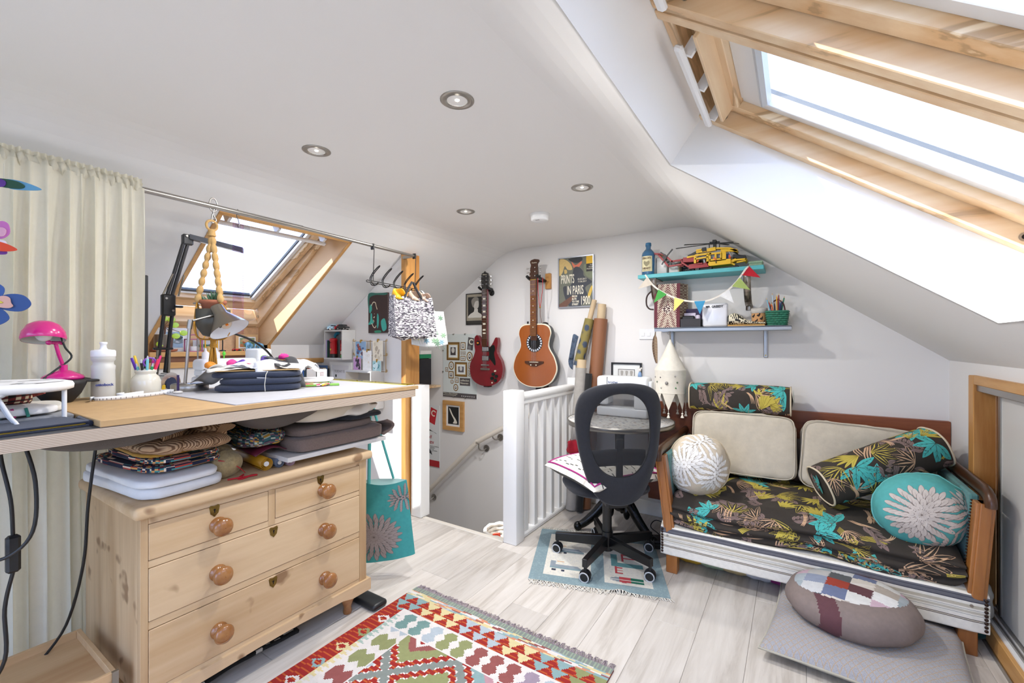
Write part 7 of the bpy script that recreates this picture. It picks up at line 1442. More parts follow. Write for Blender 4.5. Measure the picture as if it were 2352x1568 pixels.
for w0, w1 in ((.010, .0085), (.005, .0035)):
    for i in range(4):
        a0, a1 = PI/4+i*PI/2, PI/4+(i+1)*PI/2; q.add([(-2.1145, 1.407+w_*1.4*math.cos(g), ZG+.034+w_*1.4*math.sin(g)) for w_, g in ((w0, a0), (w0, a1), (w1, a1), (w1, a0))], [(0, 1, 2, 3)])
q.build('emblem', mat('emblem_red', '8a3040', .6), b)
# ---------------------------------------------------------------- second work table with sewing machine, behind the desk
t = thing('sewing_table', 'white work table behind the desk carrying the sewing machine', 'table', (-2.55, 1.08, 0)); MB().bx(-2.86, -2.27, .70, 1.46, .965, .99, .002).build('top', WHITE, t)
for x in (-2.3, -2.82):
    for y in (.74, 1.42): MB().bx(x-.02, x+.02, y-.02, y+.02, .001, .965).build('leg', WHITE, t)
ZS2 = .9905
sm = thing('sewing_machine', 'white mechanical sewing machine under the hanging plant by the window', 'sewing machine', (-2.50, 1.1, ZS2), 'sewing machines')
MB().bx(-2.58, -2.44, .98, 1.32, ZS2, ZS2+.06, .012, seg=2).build('bed', wp, sm); MB().bx(-2.58, -2.44, 1.24, 1.32, ZS2+.05, ZS2+.2, .012, seg=2).build('column', wp, sm); hd_ = MB().bx(-2.57, -2.45, .98, 1.32, ZS2+.09, ZS2+.15, .02, seg=3).build('arm_head', wp, sm); MB().bx(-2.56, -2.455, .985, 1.06, ZS2+.06, ZS2+.1, .01).build('needle_head', wp, sm)
q = MB(); q.cyl((-2.51, 1.31, ZS2+.12), (-2.51, 1.35, ZS2+.12), .035, n=20); q.build('hand_wheel', wp, sm); text('Janome', .018, (-2.4485, 1.15, ZS2+.118), (0, 1, 0), (0, 0, 1), mat('ottoblue', '', 0), hd_)
for y, c in ((1.02, 'e8e8e8'), (1.07, 'd8d8dc')): q = MB(); q.lathe([(.016, 0), (.016, .03), (.006, .04), (.004, .055)], (-2.51, y, ZS2+.15), 14); q.build('bobbin_cone', mat('bob_'+c, c, .4), hd_)
q = MB(); q.cyl((-2.52, 1.11, ZS2+.15), (-2.52, 1.11, ZS2+.19), .003, n=8); q.ell((-2.52, 1.11, ZS2+.175), (.008, .008, .01)); q.build('green_spool', mat('lime_spool', '5fd03a', .4), hd_); q = MB(); q.cyl((-2.52, .99, ZS2+.15), (-2.52, .99, 1.42), .004, n=8); q.bx(-2.54, -2.50, .975, 1.005, 1.415, 1.425, .003); q.build('thread_stand', STEEL, sm)
t = thing('tape_dispenser', 'chrome and yellow tape dispenser beside the sewing machine', 'dispenser', (-2.36, .80, ZS2)); q = MB(); q.cyl((-2.37, .80, ZS2+.05), (-2.34, .815, ZS2+.05), .05, n=24); q.build('chrome_wheel', CHROME, t); q = MB(); q.cyl((-2.345, .812, ZS2+.05), (-2.338, .816, ZS2+.05), .028, n=20); q.build('hub', mat('dark_blue_hub', '25304f', .3), t); MB().bx(-2.40, -2.32, .755, .79, ZS2, ZS2+.05, .006).build('yellow_reel', mat('yellow_reel', 'd8b02a', .4), t); MB().bx(-2.39, -2.33, .79, .85, ZS2, ZS2+.008).build('base', CHROME, t)
t = thing('seam_ripper', 'dark purple handled seam ripper standing by the lamp base', 'tool', (-2.045, .735, ZM)); q = MB(); q.cyl((-2.045, .735, ZM+.008), (-2.045, .735, ZM+.075), .0045, n=10); q.build('handle', mat('deep_purple', '2f2050', .3), t); MB().ell((-2.045, .735, ZM+.007), (.02, .016, .0065)).build('foot', mat('pearl', 'dcd8d2', .2), t)
# silver desk lamp
t = thing('silver_desk_lamp', 'brushed nickel desk lamp with a conical shade in front of the window', 'lamp', (-2.13, .808, ZM)); NK = mat('brushed_nickel', '9c958c', .28, 1, bump=.04, bs=300); lb = V((-2.13, .808, 0))
q = MB(); q.lathe([(.001, 0), (.064, 0), (.066, .003), (.066, .028), (.062, .032), (.001, .034)], lb+V((0, 0, ZM+.0004)), 40); q.build('base', STEEL, t)
q = MB(); q.cyl(lb+V((-.0, -.018, 1.045)), lb+V((-.0, .0, 1.303)), .006, n=12); q.build('lower_arm', STEEL, t); q = MB(); q.cyl(lb+V((0, -.003, 1.28)), lb+V((0, .002, 1.318)), .0097, n=12); q.build('elbow', STEEL, t); q = MB(); q.cyl(lb+V((0, 0, 1.312)), lb+V((0, .088, 1.342)), .0047, n=10); q.build('upper_arm', STEEL, t)
axs = (V((.5, .27, -.9)).normalized()).to_track_quat('-Z', 'Y').to_matrix().to_4x4(); ap = lb+V((.0, .098, 1.382))
q = MB(); q.lathe([(.001, .002), (.022, .0), (.025, -.005), (.027, -.042), (.031, -.048), (.077, -.118), (.079, -.121)], ap, 36, axs, caps=False); q.build('shade', NK, t); q = MB(); q.lathe([(.078, -.1205), (.03, -.05), (.024, -.042), (.001, -.038)], ap, 36, axs, caps=False); q.build('shade_lining', mat('white_lining', 'e0e4e8', .4), t)
MB().ell(ap+(axs @ V((0, 0, -.085))), (.024, .024, .028)).build('bulb', glass('clear_bulb', 'fff6ea'), t); q = MB(); q.cyl(ap+(axs @ V((0, 0, -.06))), ap+(axs @ V((0, 0, -.1))), .006, n=8); q.build('filament', mat('amber', 'e88a22', .3), t)
# black cable of the lamp
tag(MB().tube(spline([(-2.24, 1.0, 1.275), (-2.26, 1.11, 1.24), (-2.30, 1.22, 1.175), (-2.33, 1.285, 1.09), (-2.34, 1.29, 1.0)], 8), .0055, 8).build('lamp_neck_cable', BLKP), 'thick black flexible neck arching from the lamp to the table', 'cable')
# black LED architect lamp
t = thing('architect_lamp', 'black jointed architect lamp with a flat LED head in front of the window', 'lamp', (-2.42, .80, ZS2)); lx = -2.42
def twin(q, a, b, w_=.010, r_=.0065):
    for s in (-1, 1): q.tube([V((lx, a[0]+s*w_, a[1])), V((lx, b[0]+s*w_, b[1]))], r_, 4)
q = MB(); twin(q, (.795, 1.0), (.832, 1.36), .016, .008); q.build('lower_arm', BLKP, t); q = MB(); twin(q, (.835, 1.43), (.905, 1.71), .009, .008); q.build('upper_arm', mat('dark_grey_arm', '3a3b3d', .4), t)
q = MB(); q.bx(lx-.014, lx+.014, .805, .858, 1.345, 1.445, .006); q.bx(lx-.008, lx+.02, .85, .885, 1.385, 1.395, .003); q.build('middle_joint', BLKP, t); q = MB(); q.bx(lx-.013, lx+.013, .885, .93, 1.685, 1.735, .006); q.build('top_joint', mat('dark_grey_arm', '', 0), t)
for y, z in ((.82, 1.425), (.845, 1.37), (.90, 1.725), (.915, 1.72)): MB().cyl((lx+.013, y, z), (lx+.018, y, z), .005, n=10).build('bolt', STEEL, t)
q = MB(); hA, hB = V((lx+.0, .92, 1.725)), V((lx+.11, 1.105, 1.682)); d = (hB-hA).normalized(); s_ = V((-d.y, d.x, 0)).normalized(); 
q.add([hA+s_*.022*a+V((0, 0, .0115*b)) for a, b in ((-1, -1), (1, -1), (1, 1), (-1, 1))]+[hB+s_*.022*a+V((0, 0, .0115*b)) for a, b in ((-1, -1), (1, -1), (1, 1), (-1, 1))], [(0, 3, 2, 1), (4, 5, 6, 7), (0, 1, 5, 4), (1, 2, 6, 5), (2, 3, 7, 6), (3, 0, 4, 7)]); hd_ = q.build('led_head', mat('graphite_head', '5d6066', .4), t, bev=.002)
q = MB(); q.add([hA+d*.04+s_*.017*a+V((0, 0, -.0121)) for a in (-1, 1)]+[hB-d*.01+s_*.017*a+V((0, 0, -.0121)) for a in (1, -1)], [(0, 1, 2, 3)]); q.build('led_panel', mat('led_diffuser', 'f2f2ee', .4), hd_)
SPW = mat('spring_wire', '8a8274', .4, .8, bump=.8, bs=200)
for s in (-1, 1): MB().cyl((lx, .81+s*.022, 1.06), (lx, .815+s*.022, 1.19), .006, n=10).build('spring', SPW, t); MB().cyl((lx+.005, .84+s*.03, 1.44), (lx+.005, .87+s*.022, 1.54), .004, n=8).build('spring', SPW, t)
q = None; MB().bx(lx-.008, lx+.008, .775, .85, 1.19, 1.2, .003).build('spring_bar', BLKP, t); MB().bx(lx-.025, lx+.025, .77, .83, ZS2, ZS2+.035, .004).build('clamp', BLKP, t)
# ---------------------------------------------------------------- curtain, rail and hanging things
CT = fabric('cream_curtain_silk', 'ebe6d4', 500, .6, .05, .12, 30)
_n = CT.node_tree; _b = _n.nodes['Principled BSDF']; _t = N(_n, 'ShaderNodeBsdfTranslucent'); _t.inputs[0].default_value = h('f0ead2'); _m = N(_n, 'ShaderNodeMixShader'); _m.inputs[0].default_value = .35
_o = [k for k in _n.nodes if k.type == 'OUTPUT_MATERIAL'][0]; _n.links.new(_b.outputs[0], _m.inputs[1]); _n.links.new(_t.outputs[0], _m.inputs[2]); _n.links.new(_m.outputs[0], _o.inputs[0])
t = thing('curtain_rail', 'steel curtain rail under the left slope ending at the timber post', 'curtain rail', (-2.2, .9, 1.82))
MB().cyl((-2.2, -1.45, 1.846), (-2.2, 1.35, 1.833), .0115, n=16).build('rail_tube', STEEL, t); MB().cyl((-2.2, 1.3, 1.8332), (-2.2, 2.176, 1.818), .0098, n=16).build('rail_tube', STEEL, t)
for y in (-.6, -1.3): MB().lathe([(.014, 0), (.014, .012), (.008, .012), (.006, .09)], (-2.2, y, 1.842), 12).build('bracket', STEEL, t) if y < 1.5 else None
MB().bx(-2.32, -2.2, 2.168, 2.178, 1.812, 1.832).build('end_bracket', STEEL, t)
cu_ = thing('curtain', 'long cream gathered curtain hanging from the steel rail behind the desk', 'curtain', (-2.23, .1, .02))
def curt():
    L0, L1 = -.55, .668; r = random.Random(8); ph = [r.uniform(0, 6) for _ in range(8)]
    def rz_(y): return 1.8395-(y-.668)*.0047
    def warp(u): return u+.006*math.sin(u*23+ph[3])+.004*math.sin(u*51+ph[4])
    def P(u, v):
        w_ = warp(u); y = lerp(L0, L1, u)+.035*v*u**4; z = lerp(rz_(y)-.004, .012, v); a = w_*2*PI*31; b = w_*2*PI*17.3
        g = min(1, .35+v*4); c = math.sin(a+.8*nz(u*9, v*1.2, 2)); c = math.copysign(abs(c)**.75, c)
        x = -2.176-.072*min(1, v*2.2)+g*(.0135*c+.012*math.sin(b+v*.7+ph[1]))+.006*nz(u*60, v*6, 8)*(1-v*.5)-.004*math.exp(-v*60)
        if .40 < v < .56: x = min(x, -2.226)
        return V((x, y+.006*math.cos(a)*g, z))
    q = MB(); q.surf(P, 760, 44); q.build('cloth', CT, cu_)
    def Hd(u, v):
        y = lerp(L0, L1, u); a = 2*PI*v; rr = .019+.0035*math.sin(u*2*PI*62+2*nz(u*40, 0, 1))+.004*nz(u*130, v*2, 3); return V((-2.2+rr*math.cos(a), y+.004*math.sin(a*2+u*300), rz_(y)+rr*1.25*math.sin(a)))
    q = MB(); q.surf(Hd, 500, 14, cv=True); q.build('gathered_heading', CT, cu_)
    q = MB(); q.surf(lambda u, v: V((-2.197+.006*math.sin(u*2*PI*62+1.5*nz(u*40, 0, 1))*(.4+v), lerp(L0, L1, u), rz_(lerp(L0, L1, u))+.017+.022*v*(1+.35*nz(u*90, 0, 6)))), 500, 3); q.build('frill', CT, cu_)
curt()
tag(MB().bx(-2.42, -2.40, .735, .752, 1.08, 1.52, .003).build('black_rail_post', BLKP), 'thin black upright behind the right edge of the curtain', 'upright')
# paper flowers at the left edge
def pflower(name, lab, c, pet, m=None):
    t = thing(name, lab, 'ornament', c, 'cut-out flower ornaments before the curtain'); c = V(c); X = V((.55, .835, 0)); Z = V((0, 0, 1)); nrm_ = V((.835, -.55, 0))
    for k, (nm, pts, col, e) in enumerate(pet):
        P = [(p.x, p.y) for p in spline([(a, b, 0) for a, b in pts], 5, True)]; q = MB(); q.prism(P, c+nrm_*(.003*e), X, Z, nrm_*.0025); q.build(nm, mat('card_'+col, col, .6), t)
    q = MB(); q.cyl(c+V((0, 0, .0)), V((c.x, c.y, c.z+.06)), .0008, n=5); q.build('thread', mat('thread', 'cfcabf', .8), t)
fx_, fy_ = -1.999, .266
pflower('paper_flower', 'cut-out green and blue leaf ornament at the top left edge', (fx_, fy_+.01, 1.70), [('blue_leaf', [(0, .012), (.04, .012), (.085, -.006), (.045, -.014), (.01, -.012)], '5f9ac0', 0), ('green_leaf', [(-.01, .012), (.03, .01), (.048, -.002), (.035, -.012), (-.01, -.01)], '1f4a36', 1), ('purple_centre', [(-.03, .012), (.0, .01), (.008, 0), (0, -.012), (-.03, -.012)], '5a2f8a', 2)])
pflower('paper_flower', 'cut-out pink and red petal ornament at the left edge', (fx_, fy_, 1.52), [('pink_petal', [(-.02, .02), (.0, .062), (.02, .06), (.024, .03), (.005, .012)], 'c06ab0', 0), ('pale_petal', [(-.015, .022), (.004, .045), (.018, .04), (.012, .02)], 'd8a0b8', 1), ('white_band', [(-.02, .006), (.016, .006), (.016, -.012), (-.02, -.012)], 'e4dcea', 2), ('red_petal', [(-.02, .002), (.014, .0), (.045, -.018), (.02, -.026), (-.02, -.022)], 'd8431c', 3), ('purple_petal', [(-.02, -.018), (.016, -.022), (.016, -.034), (-.02, -.034)], '6a2f8a', 1)])
pflower('paper_flower', 'cut-out blue flower ornament with a pink and yellow centre at the left edge', (fx_, fy_-.0, 1.345), [('blue_petal', [(-.02, .0), (.02, .022), (.055, .02), (.072, -.006), (.05, -.028), (.01, -.024)], '2f4f8a', 0), ('blue_petal', [(-.03, .05), (-.01, .058), (.014, .04), (.005, .012), (-.03, .01)], '35589a', 1), ('blue_petal', [(-.03, -.02), (.005, -.02), (.025, -.05), (0, -.072), (-.03, -.07)], '2f4f8a', 1), ('pink_heart', [(-.02, .0), (.01, .016), (.026, .012), (.03, -.004), (.034, -.014), (.02, -.02), (-.02, -.012)], 'd9a79a', 2), ('yellow_centre', [(-.02, .006), (.0, .004), (.014, -.004), (-.002, -.008), (-.02, -.008)], 'd8c848', 3), ('pink_heart', [(-.03, -.03), (-.01, -.032), (0, -.046), (-.012, -.056), (-.03, -.05)], 'd9a79a', 2)])
# macrame plant hanger
MC = mat('macrame_cord', 'c9a268', .9, bump=.8, bs=160); TS = mat('mustard_tassel', 'b98632', .9, bump=.8, bs=160)
t = thing('macrame_hanger', 'tan macrame plant hanger with a mustard tassel before the window', 'plant hanger', (-2.2, .925, 1.08)); mx, my = -2.2, .925
q = MB(); q.tube([(mx, my+.016*math.cos(a), 1.862-.02+.03*math.sin(a)) for a in [2*PI*i/24 for i in range(24)]], .003, 8, closed=True); q.tube(spline([(mx, my+.004, 1.83), (mx, my+.0, 1.80), (mx, my+.012, 1.775), (mx, my-.006, 1.762), (mx, my-.004, 1.80)], 5), .0035, 8); q.build('steel_hook', STEEL, t)
q = MB(); q.tube([(mx, my-.006+.022*math.cos(a), 1.748+.022*math.sin(a)) for a in [2*PI*i/24 for i in range(24)]], .0055, 8, closed=True); q.build('ring', MC, t)
q = MB(); q.tube([(mx, my-.006, 1.73-.005*i) for i in range(7)], [.013, .015, .014, .016, .015, .018, .017], 10); q.build('neck_knot', MC, t)
for k in range(3):
    a = 2*PI*k/3+.12; b_ = V((mx, my-.004, 1.70)); e_ = V((mx+.055*math.cos(a), my+.06*math.sin(a), 1.40)); n = 60; q = MB()
    q.tube([b_.lerp(e_, i/n) for i in range(n+1)], [.0065+.0075*abs(math.sin(i*PI/7.5))**.7 for i in range(n+1)], 8); q.build('knotted_cord', MC, t)
    for s in (-1, 1): MB().tube(spline([e_, e_+V((.01*s*math.sin(a), -.012*s*math.cos(a)*2, -.04)), V((mx+.078*math.cos(a+s*.5), my+.078*math.sin(a+s*.5), 1.31)), V((mx+.06*math.cos(a+s*.4), my+.06*math.sin(a+s*.4), 1.245)), V((mx, my, 1.236))], 6), .0035, 6).build('cradle_cord', TS, t)
q = MB(); q.lathe([(.02, 1.245), (.012, 1.235), (.011, 1.22), (.013, 1.215), (.014, 1.205), (.011, 1.20)], (mx, my, 0), 16); q.build('tassel_knot', TS, t)
r = random.Random(6); q = MB()
for k in range(14): a = r.uniform(0, 2*PI); d = r.uniform(.002, .012); q.tube(spline([(mx+.006*math.cos(a), my+.006*math.sin(a), 1.205), (mx+d*1.3*math.cos(a), my+d*1.3*math.sin(a), 1.15), (mx+d*1.8*math.cos(a), my+d*1.8*math.sin(a), 1.082+r.uniform(0, .012))], 4), .0036, 6)
q.build('tassel_threads', TS, t)
t = thing('hanging_planter', 'dark grey planter with a terracotta pot of aloe in the macrame hanger', 'planter', (mx, my, 1.248)); q = MB(); q.lathe([(.02, 1.249), (.042, 1.255), (.066, 1.29), (.07, 1.31), (.07, 1.37), (.066, 1.372), (.06, 1.32), (.001, 1.27)], (mx, my, 0), 8, caps=False); q.build('outer_planter', mat('dark_zinc', '5d5c55', .4, .5), t)
q = MB(); q.lathe([(.03, 1.30), (.046, 1.395), (.052, 1.398), (.052, 1.412), (.047, 1.412), (.045, 1.40), (.001, 1.395)], (mx, my, 0), 24, caps=False); q.build('terracotta_pot', mat('terracotta', 'a8664a', .8, var=.1), t)
for k in range(26):
    a = r.uniform(0, 2*PI); d = r.uniform(0, .03); p = V((mx+d*math.cos(a), my+d*math.sin(a), 1.40)); l = r.uniform(.03, .06); o = V((math.cos(a)*.5*d/.03, math.sin(a)*.5*d/.03, 1)).normalized(); q = MB(); q.tube([p, p+o*l*.5, p+o*l+V((math.cos(a), math.sin(a), 0))*.006], [.005, .0042, .0006], 6); q.build('aloe_leaf', mat('aloe_green', '4f7a58', .5, var=.2), t)
# clear rulers hanging on an S hook
PKR = glass('pink_acrylic', 'f5ecf6'); CLR = glass('clear_acrylic', 'f4f6fa')
t = thing('sewing_rulers', 'clear and pink pattern rulers hanging from the curtain rail before the window', 'rulers', (-2.2, 1.03, 1.28)); q = MB(); q.tube(spline([(-2.19, 1.03, 1.815), (-2.205, 1.03, 1.85), (-2.215, 1.03, 1.82), (-2.2, 1.03, 1.80), (-2.19, 1.03, 1.775), (-2.2, 1.03, 1.765), (-2.208, 1.03, 1.778)], 5), .002, 6); q.build('s_hook', STEEL, t)
ML = mat('magenta_print', 'b04fb0', .5); GL_ = mat('grey_print', '8f95a8', .5)
MB().bx(-2.197, -2.195, 1.004, 1.052, 1.262, 1.80).build('pink_ruler', PKR, t); MB().bx(-2.203, -2.201, 1.05, 1.083, 1.45, 1.80).build('clear_ruler', CLR, t)
q = MB(); Pc = [(p.x, p.y) for p in spline([(1.02, 1.78, 0), (1.0, 1.60, 0), (.975, 1.48, 0), (.985, 1.40, 0), (1.03, 1.34, 0), (1.08, 1.325, 0), (1.12, 1.35, 0), (1.125, 1.385, 0), (1.105, 1.39, 0), (1.09, 1.36, 0), (1.06, 1.37, 0), (1.045, 1.45, 0), (1.05, 1.60, 0), (1.045, 1.78, 0)], 5, True)]; q.prism(Pc, (-2.206, 0, 0), (0, 1, 0), (0, 0, 1), (.002, 0, 0)); q.build('french_curve', CLR, t)
q = MB()
for k in range(50):
    z = 1.28+k*.0102; q.bx(-2.1948, -2.1946, 1.004, 1.004+(.012 if k % 5 == 0 else .006), z, z+.0008); q.bx(-2.1948, -2.1946, 1.052-(.012 if k % 5 == 0 else .006), 1.052, z, z+.0008)
q.build('scale_marks', ML, t); q = MB()
for k in range(34): z = 1.455+k*.0102; q.bx(-2.2008, -2.2006, 1.05, 1.05+(.01 if k % 5 == 0 else .005), z, z+.0008); q.bx(-2.2008, -2.2006, 1.083-(.01 if k % 5 == 0 else .005), 1.083, z, z+.0008)
q.build('scale_marks', GL_, t)
# over-rail hook rack with bags
t = thing('hook_rack', 'black wire hook rack hanging from the end of the curtain rail', 'hook rack', (-2.2, 1.95, 1.58)); HW = mat('black_wire', '1d1a19', .35, .3); q = MB()
for y in (1.81, 2.163): q.bx(-2.214, -2.186, y-.006, y+.006, 1.800, 1.836, .003)
q.build('rail_clip', BLKP, t); q = MB()
for y in (1.81, 2.163): q.tube([(-2.186, y, 1.80), (-2.18, y-.012, 1.60)], .0025, 6)
q.build('hanger_wire', HW, t); q = MB(); 
for z in (1.600, 1.588): q.tube([(-2.17, 1.745, z+.002), (-2.17, 2.145, z-.012)], .0025, 6)
q.tube([(-2.17, 1.745, 1.602), (-2.17, 1.738, 1.596), (-2.17, 1.745, 1.589)], .0025, 6); q.build('cross_bar', HW, t)
for k in range(5):
    y = 1.765+k*.092; z = 1.594-.003*k
    for s in (-1, 1): pass
    q = MB(); q.tube(spline([(-2.165, y-.004, z+.02), (-2.15, y-.006, z-.02), (-2.12, y, z-.025), (-2.10, y+.004, z-.01), (-2.12, y+.008, z-.022), (-2.15, y+.006, z-.015), (-2.165, y+.006, z+.02), (-2.14, y+.016, z+.06), (-2.11, y+.02, z+.085), (-2.10, y+.016, z+.092), (-2.115, y+.008, z+.08), (-2.145, y+.0, z+.05), (-2.165, y-.004, z+.02)], 4), .003, 6); q.build('double_hook', HW, t)
# zebra woven bag
bg_ = thing('woven_tote', 'black and white flecked tote bag hanging from the hook rack', 'bag', (-2.05, 2.0, 1.24)); o_ = V((-2.13, 1.88, 0)); X = V((.50, .866, 0)); X = V((.22, .975, 0)).normalized(); Yv = V((X.y, -X.x, 0))
def zc(u, v): return h('efece6') if NZ.cell(V((u*24+math.floor(v*88)*3.7, math.floor(v*88), 1))) > .52 else h(['26232a', '4a4650', '8f8890'][int(NZ.cell(V((u*24, math.floor(v*88), 5)))*3) % 3])
W_, D_, H_ = .285, .10, .26; bz = 1.262
def bp(x, y, v): f = 1+.04*(1-v); return o_+X*((x-.5)*f+.5)*W_+Yv*(y*D_*(1-.5*v))+V((0, 0, bz+H_*v-.035*math.sin(PI*x)*v*0+.012*nz(x*5, v*4, y)))
q = MB(); q.surf(lambda u, v: bp(u, 1, v)+V((0, 0, -.016*math.sin(PI*u)*v)), 84, 110, zc); q.surf(lambda u, v: bp(0, u, v), 26, 110, zc); q.surf(lambda u, v: bp(1, 1-u, v), 8, 20, zc); q.surf(lambda u, v: bp(1-u, 0, v), 8, 20, zc)
q.surf(lambda u, v: bp(u, v, 0)+V((0, 0, -.02*math.sin(PI*v)*math.sin(PI*min(1, u*1.2+.0))**.5)), 40, 10, zc); q.build('woven_body', vcol('fleck_weave', .8, .3, 300), bg_)
q = MB(); hp_ = V((-2.09, 2.03, 1.585)); 
for s in (.28, .72): q.tube(spline([bp(s, 1, 1)+V((0, 0, -.02)), bp(s, 1, 1)+(hp_-bp(s, 1, 1))*.5+V((0, 0, .012)), hp_+V((0.01, (s-.5)*.02, .03))], 5), .0075, 8)
q.build('black_handle', fabric('black_webbing', '17171a'), bg_)
for nm, c, x, w_, hh in (('yellow_leather', 'd9a520', .05, .26, .05), ('taupe_leather', 'b49c88', .45, .3, .045), ('taupe_leather', 'a58f80', .72, .26, .04)):
    q = MB(); q.surf(lambda u, v: bp(x+w_*u, .55, .97)+V((0, 0, -.02+(hh+.03)*math.sin(PI*(u*.8+.1))*v+.012*math.sin(u*9)*v))+Yv*(.03*math.sin(v*4+u*3)), 12, 10); q.build(nm, mat('hide_'+c, c, .5), bg_, solid=.003)
wb = thing('floral_tote', 'white tote bag with faint green flowers behind the flecked bag', 'bag', (-2.05, 2.2, 1.2)); o2 = V((-2.12, 2.06, 0)); X2 = V((.35, .937, 0)).normalized()
def b2(u, v): return o2+X2*(u*.235*(1+.15*(1-v)))+V((0, 0, 1.212+.225*v-.018*math.sin(PI*u)*(1-v)))+V((.937, -.35, 0))*(.008*nz(u*4, v*4))
q = MB(); q.surf(b2, 20, 20, h('eeeeea')); PPb = lambda u, v: (b2(u, v), V((.937, -.35, 0)))
for k in range(16):
    u, v = r.uniform(.1, .95), r.uniform(.05, .9); c = r.choice(['9fc4a0', '8fb4c4', 'c9cf7a', '7a9a7f'])
    for i in range(6): leaf(q, PPb, u, v, i*1.05+k, .09, .02, c, .0008, n=4)
    line(q, PPb, u, v, -1.3, .22, .004, '9ab09a', .0006)
q.build('cloth', vcol('tote_print', .85, .15), wb, solid=.004)
q = MB(); q.tube(spline([b2(.3, 1), V((-2.07, 2.135, 1.53)), V((-2.1, 2.135, 1.565)), b2(.7, 1)], 5), .006, 6, flat=.4); q.tube(spline([V((-2.085, 2.14, 1.54)), V((-2.07, 2.16, 1.52)), V((-2.06, 2.18, 1.525))], 4), .006, 6); q.build('handle', fabric('white_webbing', 'e6e6e2'), wb)
# ---------------------------------------------------------------- partition wall things
PY = 2.2
t, sh, yy = framed('canvas_painting', 'small dark canvas with a turquoise outlined face on the partition', -2.70, -2.49, 1.296, 1.59, 0, None, y=PY, th=.03, sheet='3b2a28', cat='painting')
yy = PY-.0172
q = MB(); rect(q, -2.70, -2.49, 1.296, 1.59, yy, '3a2c2a')
for pts, c in (([(-2.70, 1.59), (-2.60, 1.592), (-2.49, 1.585), (-2.52, 1.572), (-2.62, 1.578), (-2.685, 1.56), (-2.69, 1.50), (-2.70, 1.48)], '2f6a5c'), ([(-2.685, 1.50), (-2.665, 1.51), (-2.66, 1.47), (-2.68, 1.445), (-2.69, 1.46)], '3fa898'), ([(-2.675, 1.44), (-2.66, 1.44), (-2.655, 1.40), (-2.64, 1.37), (-2.70, 1.36), (-2.68, 1.39)], '45b0a0'), ([(-2.60, 1.44), (-2.585, 1.42), (-2.585, 1.36), (-2.60, 1.33), (-2.605, 1.39)], '3fa898'), ([(-2.56, 1.38), (-2.52, 1.40), (-2.50, 1.33), (-2.54, 1.31)], '3fa898'), ([(-2.63, 1.312), (-2.57, 1.315), (-2.56, 1.30), (-2.62, 1.298)], '2f8a6a')): blob(q, pts, yy-.0008, c)
for pts in ([(-2.665, 1.50), (-2.645, 1.525), (-2.62, 1.52), (-2.61, 1.49), (-2.60, 1.47)], [(-2.66, 1.37), (-2.645, 1.345), (-2.625, 1.335), (-2.612, 1.35)], [(-2.642, 1.415), (-2.635, 1.41), (-2.628, 1.42)], [(-2.642, 1.395), (-2.635, 1.38)], [(-2.632, 1.44), (-2.63, 1.437)]):
    S_ = spline([(a, b, 0) for a, b in pts], 5); 
    for a, b in zip(S_[:-1], S_[1:]): d = V((b.x-a.x, b.y-a.y, 0)); n_ = V((-d.y, d.x, 0)).normalized()*.003; q.add([(a.x-n_.x, yy-.0014, a.y-n_.y), (b.x-n_.x, yy-.0014, b.y-n_.y), (b.x+n_.x, yy-.0014, b.y+n_.y), (a.x+n_.x, yy-.0014, a.y+n_.y)], [(0, 1, 2, 3)], h('e9dcc0'))
q.build('paint', vcol('print_paint', .5, .2, 300), sh)
GYP = mat('grey_crate_paint', 'c3c1be', .6)
def crate(lab, x0, x1, z0, z1, y0=2.08):
    t_ = thing('wall_crate', lab, 'crate', ((x0+x1)/2, 2.14, z0), 'grey box shelves on the partition'); w_ = .012
    for b in ((x0, x1, y0, PY-.001, z0, z0+w_), (x0, x1, y0, PY-.001, z1-w_, z1)): MB().bx(*b, .001).build('shelf_panel', GYP, t_)
    for b in ((x0, x0+w_, y0, PY-.001, z0+w_, z1-w_), (x1-w_, x1, y0, PY-.001, z0+w_, z1-w_)): MB().bx(*b, .001).build('side_panel', GYP, t_)
    MB().bx(x0+w_, x1-w_, PY-.008, PY-.001, z0+w_, z1-w_).build('back_panel', mat('grey_crate_back', 'a9a7a4', .7), t_); return t_
crate('upper grey box shelf with red toys and model cars on top', -3.10, -2.872, 1.095, 1.322); crate('lower grey box shelf partly hidden by the desk top', -2.84, -2.545, .742, 1.018)
t = crate('lowest grey box shelf seen below the desk, holding yellow wood blocks', -2.66, -2.545, .66, .735) if False else None
tag(MB().bx(-2.82, -2.57, 2.09, 2.18, .7545, .79, .002).build('pine_blocks', PINE), 'pale pine blocks lying in the lower grey box shelf', 'blocks')
RDM = mat('pillar_red', 'b8121c', .3, coat=.5)
t = thing('toy_post_box', 'red toy pillar post box money bank in the upper grey crate', 'toy', (-3.03, 2.12, 1.107)); q = MB(); q.lathe([(.03, 0), (.03, .028), (.027, .03)], (-3.028, 2.115, 1.1075), 20); q.build('black_base', BLKP, t); q = MB(); q.lathe([(.027, .03), (.027, .13), (.031, .134), (.031, .142), (.025, .15), (.001, .154)], (-3.028, 2.115, 1.1075), 20); q.build('red_body', RDM, t); MB().bx(-3.04, -3.016, 2.086, 2.0875, 1.222, 1.226).build('slot', DARK, t); MB().bx(-3.034, -3.02, 2.0865, 2.0882, 1.165, 1.178).build('yellow_plate', mat('yellow_plate', 'd8c030', .5), t)
t = thing('toy_phone_box', 'red toy telephone box at the back of the upper grey crate', 'toy', (-2.95, 2.15, 1.107)); MB().bx(-2.985, -2.93, 2.14, 2.185, 1.1075, 1.245, .004).build('cabin', mat('dark_phone_red', '8f1018', .35), t)
